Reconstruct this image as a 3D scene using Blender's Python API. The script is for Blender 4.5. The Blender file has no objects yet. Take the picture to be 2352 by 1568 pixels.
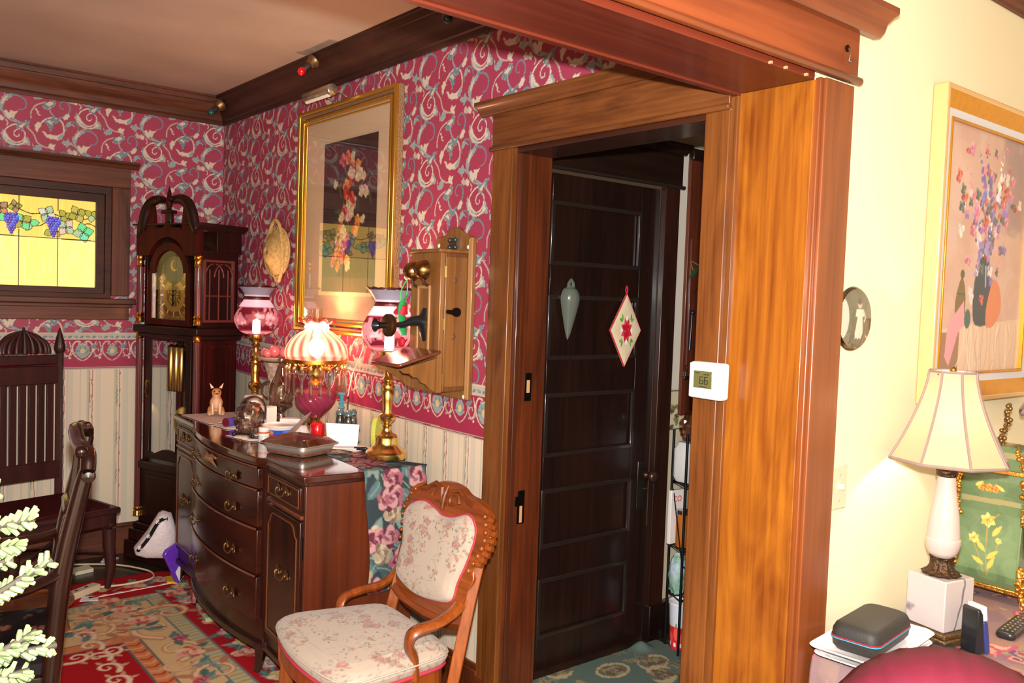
import bpy, bmesh, math, random
import numpy as np
from mathutils import Vector, Matrix
random.seed(7); rng=np.random.RandomState(7)
PI=math.pi
S=bpy.context.scene; COL=S.collection
# ---------- camera ----------
def _rot(yaw,pitch,roll):
    cyw,sy,cp,sp=math.cos(yaw),math.sin(yaw),math.cos(pitch),math.sin(pitch)
    f=np.array([sy*cp,cyw*cp,sp]);r=np.array([cyw,-sy,0]);u=np.cross(r,f)
    c,s=math.cos(roll),math.sin(roll)
    return c*r+s*u,-s*r+c*u,f
R_,U_,W_=_rot(*np.radians([39.2128,-2.80697,2.03404]))
cam=bpy.data.cameras.new('camera');cam.sensor_width=36;cam.sensor_fit='HORIZONTAL';cam.lens=1983.7/2352*36
cam.clip_start=.01
camo=bpy.data.objects.new('camera',cam);COL.objects.link(camo)
camo.matrix_world=Matrix([[R_[0],U_[0],-W_[0],0],[R_[1],U_[1],-W_[1],0],[R_[2],U_[2],-W_[2],1.5],[0,0,0,1]])
S.camera=camo
# ---------- world, exposure, camera flash ----------
w=bpy.data.worlds.new('world');S.world=w;w.use_nodes=True
w.node_tree.nodes['Background'].inputs[0].default_value=(1,.62,.36,1)
w.node_tree.nodes['Background'].inputs[1].default_value=.06
S.view_settings.view_transform='Standard';S.view_settings.look='None';S.view_settings.gamma=1
S.view_settings.exposure=0.0;S.view_settings.use_curve_mapping=False
S.cycles.max_bounces=10;S.cycles.transparent_max_bounces=16;S.cycles.caustics_reflective=False;S.cycles.caustics_refractive=False
S.cycles.sample_clamp_indirect=4
def plight(name,loc,power,col,r):
    l=bpy.data.lights.new(name,'POINT');l.energy=power;l.color=col;l.shadow_soft_size=r
    o=bpy.data.objects.new(name,l);o.location=loc;COL.objects.link(o);return o
plight('camera_flash',(.005,0,1.612),560,(1,.985,.96),.022)
# ---------- colour / material helpers ----------
def lin1(c):
    c=c/255.
    return c/12.92 if c<=.04045 else ((c+.055)/1.055)**2.4
def lin(c): return tuple(lin1(x) for x in c)
MATS={}
def _new(name):
    m=bpy.data.materials.new(name);m.use_nodes=True;return m,m.node_tree.nodes,m.node_tree.links,m.node_tree.nodes['Principled BSDF']
def mat(name,rgb,rough=.5,metal=0,noise=0,nscale=8,spec=.5,emit=0,alpha=1,trans=0,ior=1.45,coat=0,sheen=0,bump=0,col2=None,emitc=None):
    if name in MATS: return MATS[name]
    m,n,l,b=_new(name);MATS[name]=m
    c=lin(rgb);b.inputs['Base Color'].default_value=(*c,1)
    b.inputs['Roughness'].default_value=rough;b.inputs['Metallic'].default_value=metal
    b.inputs['Specular IOR Level'].default_value=spec;b.inputs['IOR'].default_value=ior
    b.inputs['Transmission Weight'].default_value=trans;b.inputs['Coat Weight'].default_value=coat
    b.inputs['Coat Roughness'].default_value=.08;b.inputs['Alpha'].default_value=alpha
    b.inputs['Sheen Weight'].default_value=sheen
    if emit:
        b.inputs['Emission Color'].default_value=(*lin(emitc or rgb),1);b.inputs['Emission Strength'].default_value=emit
    if noise or bump:
        t=n.new('ShaderNodeTexCoord');z=n.new('ShaderNodeTexNoise');z.inputs['Scale'].default_value=nscale;z.inputs['Detail'].default_value=6
        l.new(t.outputs['Object'],z.inputs['Vector'])
        if noise:
            r=n.new('ShaderNodeValToRGB');r.color_ramp.elements[0].position=.3;r.color_ramp.elements[1].position=.7
            d=lin(col2) if col2 else tuple(x*(1-noise) for x in c)
            r.color_ramp.elements[0].color=(*d,1);r.color_ramp.elements[1].color=(*c,1)
            l.new(z.outputs['Fac'],r.inputs['Fac']);l.new(r.outputs[0],b.inputs['Base Color'])
        if bump:
            bp=n.new('ShaderNodeBump');bp.inputs['Strength'].default_value=bump;bp.inputs['Distance'].default_value=.01
            l.new(z.outputs['Fac'],bp.inputs['Height']);l.new(bp.outputs[0],b.inputs['Normal'])
    return m
def wood(name,c1,c2,axis='Z',rough=.35,scale=18,stretch=.06,coat=.25,figure=1.5,spec=.5):
    """polished wood, grain running along the axis"""
    if name in MATS: return MATS[name]
    m,n,l,b=_new(name);MATS[name]=m
    t=n.new('ShaderNodeTexCoord')
    def mp(sc,st):
        q=n.new('ShaderNodeMapping');v=[sc,sc,sc];v['XYZ'.index(axis)]=sc*st;q.inputs['Scale'].default_value=v
        l.new(t.outputs['Object'],q.inputs['Vector']);return q
    a=n.new('ShaderNodeTexNoise');a.inputs['Scale'].default_value=1;a.inputs['Detail'].default_value=8;a.inputs['Roughness'].default_value=.65
    l.new(mp(scale*4,stretch*.35).outputs[0],a.inputs['Vector'])
    c=n.new('ShaderNodeTexNoise');c.inputs['Scale'].default_value=1;c.inputs['Detail'].default_value=4;c.inputs['Distortion'].default_value=figure
    l.new(mp(scale*.45,stretch*3).outputs[0],c.inputs['Vector'])
    mx=n.new('ShaderNodeMath');mx.operation='ADD';l.new(a.outputs['Fac'],mx.inputs[0]);l.new(c.outputs['Fac'],mx.inputs[1])
    r=n.new('ShaderNodeValToRGB');r.color_ramp.elements[0].position=.36;r.color_ramp.elements[1].position=.64
    hf=n.new('ShaderNodeMath');hf.operation='MULTIPLY';hf.inputs[1].default_value=.5;l.new(mx.outputs[0],hf.inputs[0])
    r.color_ramp.elements[0].color=(*lin(c2),1);r.color_ramp.elements[1].color=(*lin(c1),1)
    l.new(hf.outputs[0],r.inputs['Fac']);l.new(r.outputs[0],b.inputs['Base Color'])
    b.inputs['Roughness'].default_value=rough;b.inputs['Coat Weight'].default_value=coat;b.inputs['Coat Roughness'].default_value=.12
    b.inputs['Specular IOR Level'].default_value=spec
    bp=n.new('ShaderNodeBump');bp.inputs['Strength'].default_value=.08;bp.inputs['Distance'].default_value=.003
    l.new(a.outputs['Fac'],bp.inputs['Height']);l.new(bp.outputs[0],b.inputs['Normal'])
    return m
def painted(name,rough=.7,spec=.3,emit=0,coat=0,fine=0,sheen=0):
    """material that reads the colours woven, printed or painted on the surface"""
    if name in MATS: return MATS[name]
    m,n,l,b=_new(name);MATS[name]=m
    a=n.new('ShaderNodeVertexColor');a.layer_name='Col';out=a.outputs['Color']
    b.inputs['Roughness'].default_value=rough;b.inputs['Specular IOR Level'].default_value=spec;b.inputs['Coat Weight'].default_value=coat
    b.inputs['Sheen Weight'].default_value=sheen
    if fine:
        t=n.new('ShaderNodeTexCoord');z=n.new('ShaderNodeTexNoise');z.inputs['Scale'].default_value=fine;z.inputs['Detail'].default_value=3
        l.new(t.outputs['Object'],z.inputs['Vector'])
        bp=n.new('ShaderNodeBump');bp.inputs['Strength'].default_value=.35;bp.inputs['Distance'].default_value=.002
        l.new(z.outputs['Fac'],bp.inputs['Height']);l.new(bp.outputs[0],b.inputs['Normal'])
    l.new(out,b.inputs['Base Color'])
    if emit:
        l.new(out,b.inputs['Emission Color']);b.inputs['Emission Strength'].default_value=emit
    return m
def shade_glass(name,rgb,transp=.4,transl=.5,rough=.25,trgb=None):
    """lamp shade: part clear, part translucent, part glossy"""
    if name in MATS: return MATS[name]
    m,n,l,b=_new(name);MATS[name]=m
    o=n['Material Output'];c=(*lin(rgb),1);ct=(*lin(trgb or rgb),1)
    b.inputs['Base Color'].default_value=c;b.inputs['Roughness'].default_value=rough
    tl=n.new('ShaderNodeBsdfTranslucent');tl.inputs[0].default_value=c
    tr=n.new('ShaderNodeBsdfTransparent');tr.inputs[0].default_value=ct
    m1=n.new('ShaderNodeMixShader');m1.inputs[0].default_value=transl;l.new(b.outputs[0],m1.inputs[1]);l.new(tl.outputs[0],m1.inputs[2])
    m2=n.new('ShaderNodeMixShader');m2.inputs[0].default_value=transp;l.new(m1.outputs[0],m2.inputs[1]);l.new(tr.outputs[0],m2.inputs[2])
    l.new(m2.outputs[0],o.inputs['Surface']);return m
def clear_glass(name,rgb=(255,255,255),refl=.12,rough=.03,fres=True):
    """thin clear glass or film: straight-through plus a sheen"""
    if name in MATS: return MATS[name]
    m,n,l,b=_new(name);MATS[name]=m;o=n['Material Output']
    g=n.new('ShaderNodeBsdfGlossy');g.inputs['Roughness'].default_value=rough
    tr=n.new('ShaderNodeBsdfTransparent');tr.inputs[0].default_value=(*lin(rgb),1)
    mx=n.new('ShaderNodeMixShader')
    if fres:
        f=n.new('ShaderNodeLayerWeight');f.inputs[0].default_value=.25
        a=n.new('ShaderNodeMath');a.operation='MULTIPLY_ADD';a.inputs[1].default_value=.6;a.inputs[2].default_value=refl;a.use_clamp=True
        l.new(f.outputs['Fresnel'],a.inputs[0]);l.new(a.outputs[0],mx.inputs[0])
    else: mx.inputs[0].default_value=refl
    l.new(tr.outputs[0],mx.inputs[1]);l.new(g.outputs[0],mx.inputs[2]);l.new(mx.outputs[0],o.inputs['Surface']);return m
# ---------- mesh building ----------
class M:
    def __init__(s): s.v=[];s.f=[]
    def add(s,v,f):
        k=len(s.v);s.v+= [tuple(map(float,p)) for p in v];s.f+=[tuple(i+k for i in q) for q in f];return s
    def box(s,x0,x1,y0,y1,z0,z1,T=None):
        v=[(x,y,z) for z in (z0,z1) for y in (y0,y1) for x in (x0,x1)]
        if T: v=[T(p) for p in v]
        return s.add(v,[(0,2,3,1),(4,5,7,6),(0,1,5,4),(2,6,7,3),(0,4,6,2),(1,3,7,5)])
    def lathe(s,prof,c=(0,0,0),seg=24,caps=True,mod=None,T=None):
        v=[];n=len(prof)
        for i,(r,z) in enumerate(prof):
            for j in range(seg):
                a=2*PI*j/seg;rr=mod(r,z,a) if mod else r
                p=(c[0]+rr*math.cos(a),c[1]+rr*math.sin(a),c[2]+z);v.append(T(p) if T else p)
        f=[(i*seg+j,i*seg+(j+1)%seg,(i+1)*seg+(j+1)%seg,(i+1)*seg+j) for i in range(n-1) for j in range(seg)]
        if caps:
            if prof[0][0]>1e-5: f.append(tuple(range(seg))[::-1])
            if prof[-1][0]>1e-5: f.append(tuple((n-1)*seg+j for j in range(seg)))
        return s.add(v,f)
    def tube(s,pts,r,seg=8,closed=False,flat=None):
        """r: number or list; flat=(a,b) scales the two cross axes"""
        P=[Vector(p) for p in pts];n=len(P);rs=r if isinstance(r,(list,tuple)) else [r]*n;v=[]
        up=Vector((0,0,1));prev=None
        for i,p in enumerate(P):
            t=(P[(i+1)%n]-P[i-1]) if closed else (P[min(i+1,n-1)]-P[max(i-1,0)])
            t.normalize()
            if prev is None:
                a=t.cross(up)
                if a.length<.1: a=t.cross(Vector((1,0,0)))
            else: a=prev-t*prev.dot(t)
            if a.length<1e-6: a=t.cross(Vector((1,0,0)))
            a.normalize();prev=a.copy();b=t.cross(a);fa,fb=flat or (1,1)
            for j in range(seg):
                q=2*PI*j/seg;v.append(p+a*math.cos(q)*rs[i]*fa+b*math.sin(q)*rs[i]*fb)
        m=n if closed else n-1
        f=[(i*seg+j,i*seg+(j+1)%seg,((i+1)%n)*seg+(j+1)%seg,((i+1)%n)*seg+j) for i in range(m) for j in range(seg)]
        if not closed: f+=[tuple(range(seg))[::-1],tuple((n-1)*seg+j for j in range(seg))]
        return s.add(v,f)
    def prism(s,pts,o,u,v,n,t):
        """outline pts (a,b) in plane o+a*u+b*v, thickness t along n"""
        o,u,v,n=map(Vector,(o,u,v,n));k=len(pts)
        A=[o+u*a+v*b for a,b in pts];B=[p+n*t for p in A]
        return s.add(A+B,[tuple(range(k))[::-1],tuple(range(k,2*k))]+[(i,(i+1)%k,k+(i+1)%k,k+i) for i in range(k)])
    def ring(s,outer,inner,o,u,v,n,t):
        o,u,v,n=map(Vector,(o,u,v,n));k=len(outer)
        L=[o+u*a+v*b for a,b in outer]+[o+u*a+v*b for a,b in inner];V=L+[p+n*t for p in L];f=[]
        for i in range(k):
            j=(i+1)%k
            f+=[(i,k+i,k+j,j),(2*k+i,2*k+j,3*k+j,3*k+i),(i,j,2*k+j,2*k+i),(k+i,3*k+i,3*k+j,k+j)]
        return s.add(V,f)
    def sphere(s,c,r,seg=14,rings=9,sc=(1,1,1)):
        v=[(c[0],c[1],c[2]-r*sc[2])]
        for i in range(1,rings):
            a=-PI/2+PI*i/rings
            for j in range(seg):
                b=2*PI*j/seg;v.append((c[0]+r*sc[0]*math.cos(a)*math.cos(b),c[1]+r*sc[1]*math.cos(a)*math.sin(b),c[2]+r*sc[2]*math.sin(a)))
        v.append((c[0],c[1],c[2]+r*sc[2]));e=len(v)-1;f=[]
        for j in range(seg): f+=[(0,1+(j+1)%seg,1+j),(e,1+(rings-2)*seg+j,1+(rings-2)*seg+(j+1)%seg)]
        f+=[(1+i*seg+j,1+i*seg+(j+1)%seg,1+(i+1)*seg+(j+1)%seg,1+(i+1)*seg+j) for i in range(rings-2) for j in range(seg)]
        return s.add(v,f)
    def sheet(s,fn,nu,nv,wrapu=False):
        v=[fn(i/nu,j/nv) for j in range(nv+1) for i in range(nu+(0 if wrapu else 1))];k=nu+(0 if wrapu else 1)
        return s.add(v,[(j*k+i,j*k+(i+1)%k,(j+1)*k+(i+1)%k,(j+1)*k+i) for j in range(nv) for i in range(nu)])
def obj(name,m,material,parent=None,bev=0,smooth=True,sub=0,ang=47,solid=0,loc=None,rz=0):
    me=bpy.data.meshes.new(name);me.from_pydata(m.v,[],m.f);me.update()
    b=bmesh.new();b.from_mesh(me);bmesh.ops.recalc_face_normals(b,faces=b.faces);b.to_mesh(me);b.free()
    me.materials.append(material)
    if smooth:
        me.shade_smooth();me.set_sharp_from_angle(angle=math.radians(ang))
    o=bpy.data.objects.new(name,me);COL.objects.link(o)
    if parent: o.parent=parent
    if loc: o.location=loc
    if rz: o.rotation_euler=(0,0,rz)
    if solid:
        k=o.modifiers.new('s','SOLIDIFY');k.thickness=solid;k.offset=0
    if bev:
        k=o.modifiers.new('b','BEVEL');k.width=bev;k.segments=2;k.limit_method='ANGLE';k.angle_limit=math.radians(40)
    if sub:
        k=o.modifiers.new('u','SUBSURF');k.levels=sub;k.render_levels=sub
    return o
def thing(name,label,cat,loc=(0,0,0),rz=0,group=None,rot=None):
    o=bpy.data.objects.new(name,None);COL.objects.link(o);o.empty_display_size=.05
    o.location=loc;o.rotation_euler=rot or (0,0,rz);o['label']=label;o['category']=cat
    if group:o['group']=group
    return o
def tag(o,label,cat,group=None):
    o['label']=label;o['category']=cat
    if group:o['group']=group
    return o
def struct(o,label=None): o['kind']='structure';return o
def box(x0,x1,y0,y1,z0,z1): return M().box(x0,x1,y0,y1,z0,z1)
def dup(root,loc,rz,label,group=None):
    r=root.copy();COL.objects.link(r);r.location=loc;r.rotation_euler=(0,0,rz);r['label']=label
    if group:r['group']=group
    for ch in list(root.children):
        c=ch.copy();COL.objects.link(c);c.parent=r
        for g in ch.children:
            d=g.copy();COL.objects.link(d);d.parent=c
    return r
def cr(pts,n=8,closed=False):
    """Catmull-Rom through points"""
    P=[np.array(p,float) for p in pts];k=len(P);out=[]
    for i in range(k if closed else k-1):
        g=(lambda j:P[j%k]) if closed else (lambda j:P[min(max(j,0),k-1)])
        a,b,c,d=g(i-1),g(i),g(i+1),g(i+2)
        for j in range(n):
            t=j/n;out.append(.5*((2*b)+(-a+c)*t+(2*a-5*b+4*c-d)*t*t+(-a+3*b-3*c+d)*t**3))
    if not closed: out.append(P[-1])
    return [tuple(p) for p in out]
# ---------- colour rasters for woven, printed and painted surfaces ----------
class Cv:
    def __init__(s,w,h,res,bg,per=True):
        s.W,s.H=max(1,int(round(w*res))),max(1,int(round(h*res)));s.w,s.h,s.per=w,h,per
        s.sx,s.sy=s.W/w,s.H/h
        s.a=np.empty((s.H,s.W,3),np.float32);s.a[:]=lin(bg)
    def _box(s,x0,x1,y0,y1):
        i0,i1=int(math.floor(x0*s.sx)),int(math.ceil(x1*s.sx))+1;j0,j1=int(math.floor(y0*s.sy)),int(math.ceil(y1*s.sy))+1
        if not s.per: i0,j0=max(i0,0),max(j0,0);i1,j1=min(i1,s.W),min(j1,s.H)
        if i1<=i0 or j1<=j0: return None
        I,J=np.meshgrid(np.arange(i0,i1),np.arange(j0,j1));return I,J,(I+.5)/s.sx,(J+.5)/s.sy
    def _put(s,I,J,m,col,a=1):
        ii,jj=I[m]%s.W,J[m]%s.H
        if np.ndim(a): a=a[m][:,None]
        s.a[jj,ii]=s.a[jj,ii]*(1-a)+np.array(lin(col),np.float32)*a
    def poly(s,pts,col,a=1):
        p=np.array(pts);q=s._box(p[:,0].min(),p[:,0].max(),p[:,1].min(),p[:,1].max())
        if q is None:return s
        I,J,X,Y=q;m=np.zeros(X.shape,bool);n=len(p)
        for i in range(n):
            x0,y0=p[i];x1,y1=p[(i+1)%n]
            if y0==y1: continue
            c=((y0>Y)!=(y1>Y));m^=c&(X<(x1-x0)*(Y-y0)/(y1-y0)+x0)
        s._put(I,J,m,col,a);return s
    def stroke(s,pts,w0,col,w1=None,sm=True,a=1,prof=None):
        p=np.array(cr(pts,6) if sm and len(pts)>2 else pts,float);w1=w0 if w1 is None else w1;k=len(p)-1
        mw=max(w0,w1) if prof is None else w0
        q=s._box(p[:,0].min()-mw,p[:,0].max()+mw,p[:,1].min()-mw,p[:,1].max()+mw)
        if q is None:return s
        I,J,X,Y=q;m=np.zeros(X.shape,bool)
        for i in range(k):
            ax,ay=p[i];bx,by=p[i+1];dx,dy=bx-ax,by-ay;L=dx*dx+dy*dy+1e-12
            t=np.clip(((X-ax)*dx+(Y-ay)*dy)/L,0,1);d=np.hypot(X-ax-t*dx,Y-ay-t*dy)
            g=(i+t)/k;ww=(w0+(w1-w0)*g) if prof is None else w0*prof(g)
            m|=d<ww/2
        s._put(I,J,m,col,a);return s
    def disc(s,x,y,r,col,ry=None,rot=0,a=1,soft=False):
        ry=ry or r;R=max(r,ry);q=s._box(x-R,x+R,y-R,y+R)
        if q is None:return s
        I,J,X,Y=q;c,sn=math.cos(rot),math.sin(rot);u=((X-x)*c+(Y-y)*sn)/r;v=(-(X-x)*sn+(Y-y)*c)/ry
        d=u*u+v*v;m=d<1
        s._put(I,J,m,col,a*(1-d).clip(0,1) if soft else a);return s
    def leaf(s,x,y,L,wd,ang,col,bend=0,vein=None):
        t=np.linspace(0,1,9);c,sn=math.cos(ang),math.sin(ang)
        hw=wd/2*np.sin(PI*t**.8);cx=L*t;cy=bend*L*np.sin(PI*t)
        up=[(x+c*a-sn*(b+h),y+sn*a+c*(b+h)) for a,b,h in zip(cx,cy,hw)];dn=[(x+c*a-sn*(b-h),y+sn*a+c*(b-h)) for a,b,h in zip(cx,cy,hw)]
        s.poly(up+dn[::-1],col)
        if vein: s.stroke([(x+c*a-sn*b,y+sn*a+c*b) for a,b in zip(cx,cy)][1:-1:2],wd*.09,vein)
        return s
    def rose(s,x,y,r,cols,n=6,rd=None):
        rd=rd or rng
        for k in range(n):
            a=2*PI*k/n+rd.rand();s.disc(x+r*.55*math.cos(a),y+r*.55*math.sin(a),r*.55,cols[k%len(cols)],r*.45,a)
        for k in range(n):
            a=2*PI*k/n+rd.rand();s.disc(x+r*.28*math.cos(a),y+r*.28*math.sin(a),r*.33,cols[(k+1)%len(cols)],r*.25,a)
        for q,cc in ((.62,cols[-1]),(.38,cols[0])):
            for k in range(3):
                a0=rd.rand()*6;s.stroke([(x+r*q*math.cos(a0+t),y+r*q*math.sin(a0+t)) for t in (0,.5,1,1.5)],r*.07,cc)
        s.disc(x,y,r*.16,cols[-1]);return s
    def samp(s,u,v):
        i=np.floor(np.asarray(u)*s.sx).astype(int);j=np.floor(np.asarray(v)*s.sy).astype(int)
        if s.per: i%=s.W;j%=s.H
        else: i=i.clip(0,s.W-1);j=j.clip(0,s.H-1)
        return s.a[j,i]
    def blur(s,k=1):
        for _ in range(k): s.a=(s.a*2+np.roll(s.a,1,0)+np.roll(s.a,-1,0)+np.roll(s.a,1,1)+np.roll(s.a,-1,1))/6
        return s
def setcol(me,c):
    a=me.color_attributes.new('Col','FLOAT_COLOR','POINT');q=np.ones((len(me.vertices),4),np.float32);q[:,:3]=c;a.data.foreach_set('color',q.ravel())
def grid(name,us,vs,pos,colf,material,parent=None,keep=None,flip=False):
    """painted surface on a grid; pos(U,V)->xyz, colf(U,V)->rgb linear, keep(Uc,Vc)->face mask"""
    U,V=np.meshgrid(us,vs);nu,nv=len(us),len(vs)
    P=np.stack(np.broadcast_arrays(*pos(U,V)),-1).reshape(-1,3).astype(np.float32)
    C=np.broadcast_to(colf(U,V),U.shape+(3,)).reshape(-1,3)
    k=np.arange(nu*nv).reshape(nv,nu);F=np.stack([k[:-1,:-1],k[:-1,1:],k[1:,1:],k[1:,:-1]],-1).reshape(-1,4)
    if flip: F=F[:,::-1]
    if keep is not None:
        uc=(U[:-1,:-1]+U[1:,1:])/2;vc=(V[:-1,:-1]+V[1:,1:])/2;F=F[keep(uc,vc).ravel()]
    me=bpy.data.meshes.new(name);me.vertices.add(len(P));me.vertices.foreach_set('co',P.ravel())
    n=len(F);me.loops.add(n*4);me.loops.foreach_set('vertex_index',F.ravel().astype(np.int32))
    me.polygons.add(n);me.polygons.foreach_set('loop_start',np.arange(0,n*4,4,dtype=np.int32));me.polygons.foreach_set('loop_total',np.full(n,4,np.int32))
    me.update(calc_edges=True);me.validate();setcol(me,C);me.materials.append(material);me.shade_smooth()
    o=bpy.data.objects.new(name,me);COL.objects.link(o)
    if parent:o.parent=parent
    return o
def paintobj(o,cv,fn,sub=0):
    """give a built mesh woven colours; fn(xyz array)->(u,v)"""
    me=o.data
    if sub:
        b=bmesh.new();b.from_mesh(me)
        bmesh.ops.subdivide_edges(b,edges=b.edges,cuts=sub,use_grid_fill=True,smooth=0);b.to_mesh(me);b.free();me.shade_smooth()
    n=len(me.vertices);co=np.empty(n*3,np.float32);me.vertices.foreach_get('co',co);co=co.reshape(-1,3)
    u,v=fn(co);setcol(me,cv.samp(u,v));return o
def ar(*segs):
    """concatenated ranges (a,b,step)"""
    out=[]
    for a,b,st in segs:
        n=max(1,int(round((b-a)/st)));out+=list(np.linspace(a,b,n+1)[:-1])
    out.append(segs[-1][1]);return np.array(out)
# ================= the room =================
XR=1.9; YB=5.077; YP=1.2; YQ=1.41; ZC=2.607; XL=-2.6
# --- wallpaper tile: scrolling acanthus on crimson ---
CRE=(212,194,174);CR2=(190,170,156);BLU=(144,160,160);BL2=(112,134,142);RED=(162,60,84)
wp=Cv(.68,.53,900,RED)
def motif(ox,oy):
    def q(px,py):
        dx,dy=px-1255,py-965;return (ox+dx*.00061,oy-(dy-.139*dx)*.00064)
    Q=lambda *a:[q(a[i],a[i+1]) for i in range(0,len(a),2)]
    st=lambda c,w,*a,**k:wp.stroke(Q(*a),w,c,**k)
    def pl(c,*a):   # serrated acanthus leaf with a paler edge
        p=np.array(cr(Q(*a),4,True));m_=p.mean(0);d=p-m_;r=np.hypot(d[:,0],d[:,1])[:,None]+1e-9;k=np.array([1 if i%3==0 else -.35 for i in range(len(p))])[:,None]
        wp.poly(p+d/r*.0027*k+d/r*.0005,CRE if c!=CRE else CR2);wp.poly(p+d/r*.0021*k-d/r*.0005,c)
    sp=[q(1255+r*math.cos(t),965+r*math.sin(t)) for t,r in ((k*.35,6+k*2.6) for k in range(0,26))]
    # stems
    st(CR2,.0065,1320,905,1372,965,1400,1030,1460,1070,1525,1078)
    st(BLU,.0075,1285,880,1215,840,1150,790,1085,750)
    st(CRE,.007,1398,930,1440,860,1510,832,1580,860,1604,930,1590,990,1550,1010)
    st(BLU,.0075,1690,1040,1712,1095,1755,1135,1800,1150)
    st(CR2,.006,1350,835,1352,785,1385,735,1440,712)
    # spiral flower
    pl(BLU,1145,925,1165,980,1205,1020,1240,1045,1190,1040,1150,1005,1132,960)
    pl(CRE,1160,935,1185,985,1220,1020,1175,1000,1152,965)
    pl(BLU,1300,985,1330,1000,1345,1052,1300,1046,1255,1058,1290,1030)
    pl(CRE,1312,1005,1326,1030,1300,1038,1285,1036)
    st(CRE,.0065,1280,885,1215,890,1165,925,1150,975,1180,1022,1235,1048,1290,1040)
    wp.stroke(sp,.004,CRE,.0065)
    pl(BL2,1250,905,1248,872,1290,878,1310,858,1352,862,1328,885,1335,905,1300,902,1288,935,1270,925)
    pl(CRE,1262,900,1290,885,1318,872,1300,892,1282,915)
    # leaf sprigs
    pl(BLU,1030,750,1050,732,1062,742,1080,720,1090,745,1112,755,1088,770,1075,790,1058,770)
    pl(CRE,1195,800,1200,775,1222,788,1258,780,1235,805,1222,838,1205,822)
    pl(CRE,1118,838,1128,812,1140,822,1155,838,1140,858)
    pl(CRE,1385,890,1402,868,1420,880,1428,900,1408,918,1400,948,1384,925)
    pl(CRE,1488,1052,1505,1040,1515,1052,1542,1050,1528,1072,1532,1098,1505,1085,1490,1078)
    pl(BLU,1366,1040,1378,1072,1402,1052,1438,1062,1425,1095,1395,1102,1370,1088)
    # inside the loop
    pl(BL2,1452,868,1480,838,1512,850,1524,888,1510,925,1492,945,1488,905,1472,885)
    pl(CRE,1470,860,1500,858,1510,890,1495,880)
    pl(CRE,1436,938,1462,952,1470,968,1500,965,1540,978,1600,955,1592,985,1560,1004,1510,1006,1468,988,1452,965)
    pl(BLU,1560,985,1600,955,1592,1000,1562,1012)
    # hooks
    st(BL2,.008,1622,935,1618,900,1642,868,1682,868,1710,900,1714,938,w1=.004)
    pl(BLU,1622,900,1640,870,1665,882,1690,905,1658,893,1640,910)
    pl(BLU,1680,1045,1670,1000,1690,970,1712,940,1740,938,1770,905,1782,932,1760,962,1735,975,1712,1000,1700,1040)
    pl(CRE,1688,1005,1705,965,1735,950,1712,985,1700,1010)
    st(BL2,.0095,1765,935,1815,945,1858,975,1872,1015,1855,1050,1815,1055,w1=.0045)
    pl(CRE,1712,1065,1730,1062,1745,1078,1782,1068,1768,1100,1745,1128,1722,1100)
    pl(CR2,1632,1100,1650,1085,1662,1100,1685,1112,1665,1130,1642,1122)
    # heart curls
    pl(BL2,1440,742,1460,705,1485,712,1512,688,1538,705,1530,735,1502,752,1470,765)
    pl(CRE,1462,722,1500,705,1520,718,1490,738)
    st(BLU,.007,1532,835,1500,790,1488,745)
    pl(BL2,1515,812,1540,842,1575,826,1560,870,1530,872,1508,845)
    st(BL2,.0085,1560,838,1620,815,1650,765,1635,718,1600,700,1572,718,1572,752,1596,762,w1=.004)
    pl(CRE,1598,828,1625,800,1648,812,1632,842,1605,848)
    st(CRE,.0045,1395,770,1400,800,1420,815);wp.disc(*q(1388,765),.005,CRE);wp.disc(*q(1405,788),.004,CRE)
    st(CRE,.0045,1165,850,1180,872,1172,890)
for ox,oy in ((0,0),(.34,.1325),(0,.265),(.34,.3975)): motif(ox,oy)
# --- dado border tile ---
BW=.30;bd=Cv(BW,.2,1100,(158,44,74),True)
bd.poly([(0,0),(BW,0),(BW,.012),(0,.012)],CR2);bd.stroke([(0,.0065),(BW,.0065)],.003,(120,50,60),sm=False)
bd.poly([(0,.16),(BW,.16),(BW,.2),(0,.2)],(188,178,160));bd.stroke([(0,.162),(BW,.162)],.003,CRE,sm=False);bd.stroke([(0,.197),(BW,.197)],.003,CRE,sm=False)
for k in range(10): bd.leaf(k*.03,.172+.008*(k%2),.026,.012,.3*(-1)**k,BL2);bd.disc(k*.03+.01,.187-.01*(k%2),.004,CR2)
for bx,big in ((.075,1),(.225,0)):
    R=.046 if big else .034
    for sg in (-1,1):
        bd.stroke([(bx+sg*a,b) for a,b in ((.012,.148),(.035,.15),(.05,.125),(.046,.09),(.026,.062),(.004,.048))],.008,CRE if big else CR2,.005)
        bd.stroke([(bx+sg*.066,.15),(bx+sg*.058,.12),(bx+sg*.058,.09),(bx+sg*.072,.07)],.005,CRE)
    bd.disc(bx,.102,R*.75,BLU,R*.9)
    for k in range(9): bd.leaf(bx,.085,R*1.0,.014,PI*(.05+.9*k/8),BL2 if k%2 else BLU)
    bd.disc(bx,.1,.012,(214,186,128),.015)
    for k in range(5): bd.disc(bx-.02+.01*k,.138-.002*(k%2),.0035,CRE)
for bx in (0,.15):
    wp_=[(bx+r*math.cos(t),.1+r*1.1*math.sin(t)) for t,r in ((k*.45,.004+k*.0019) for k in range(14))]
    bd.stroke(wp_,.004,CR2,.006)
    for k in range(3): bd.leaf(bx-.012,.118,.03,.013,1.2+k*.9,BL2)
    bd.disc(bx+.012,.062,.006,CRE);bd.disc(bx-.014,.07,.005,BLU)
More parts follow.
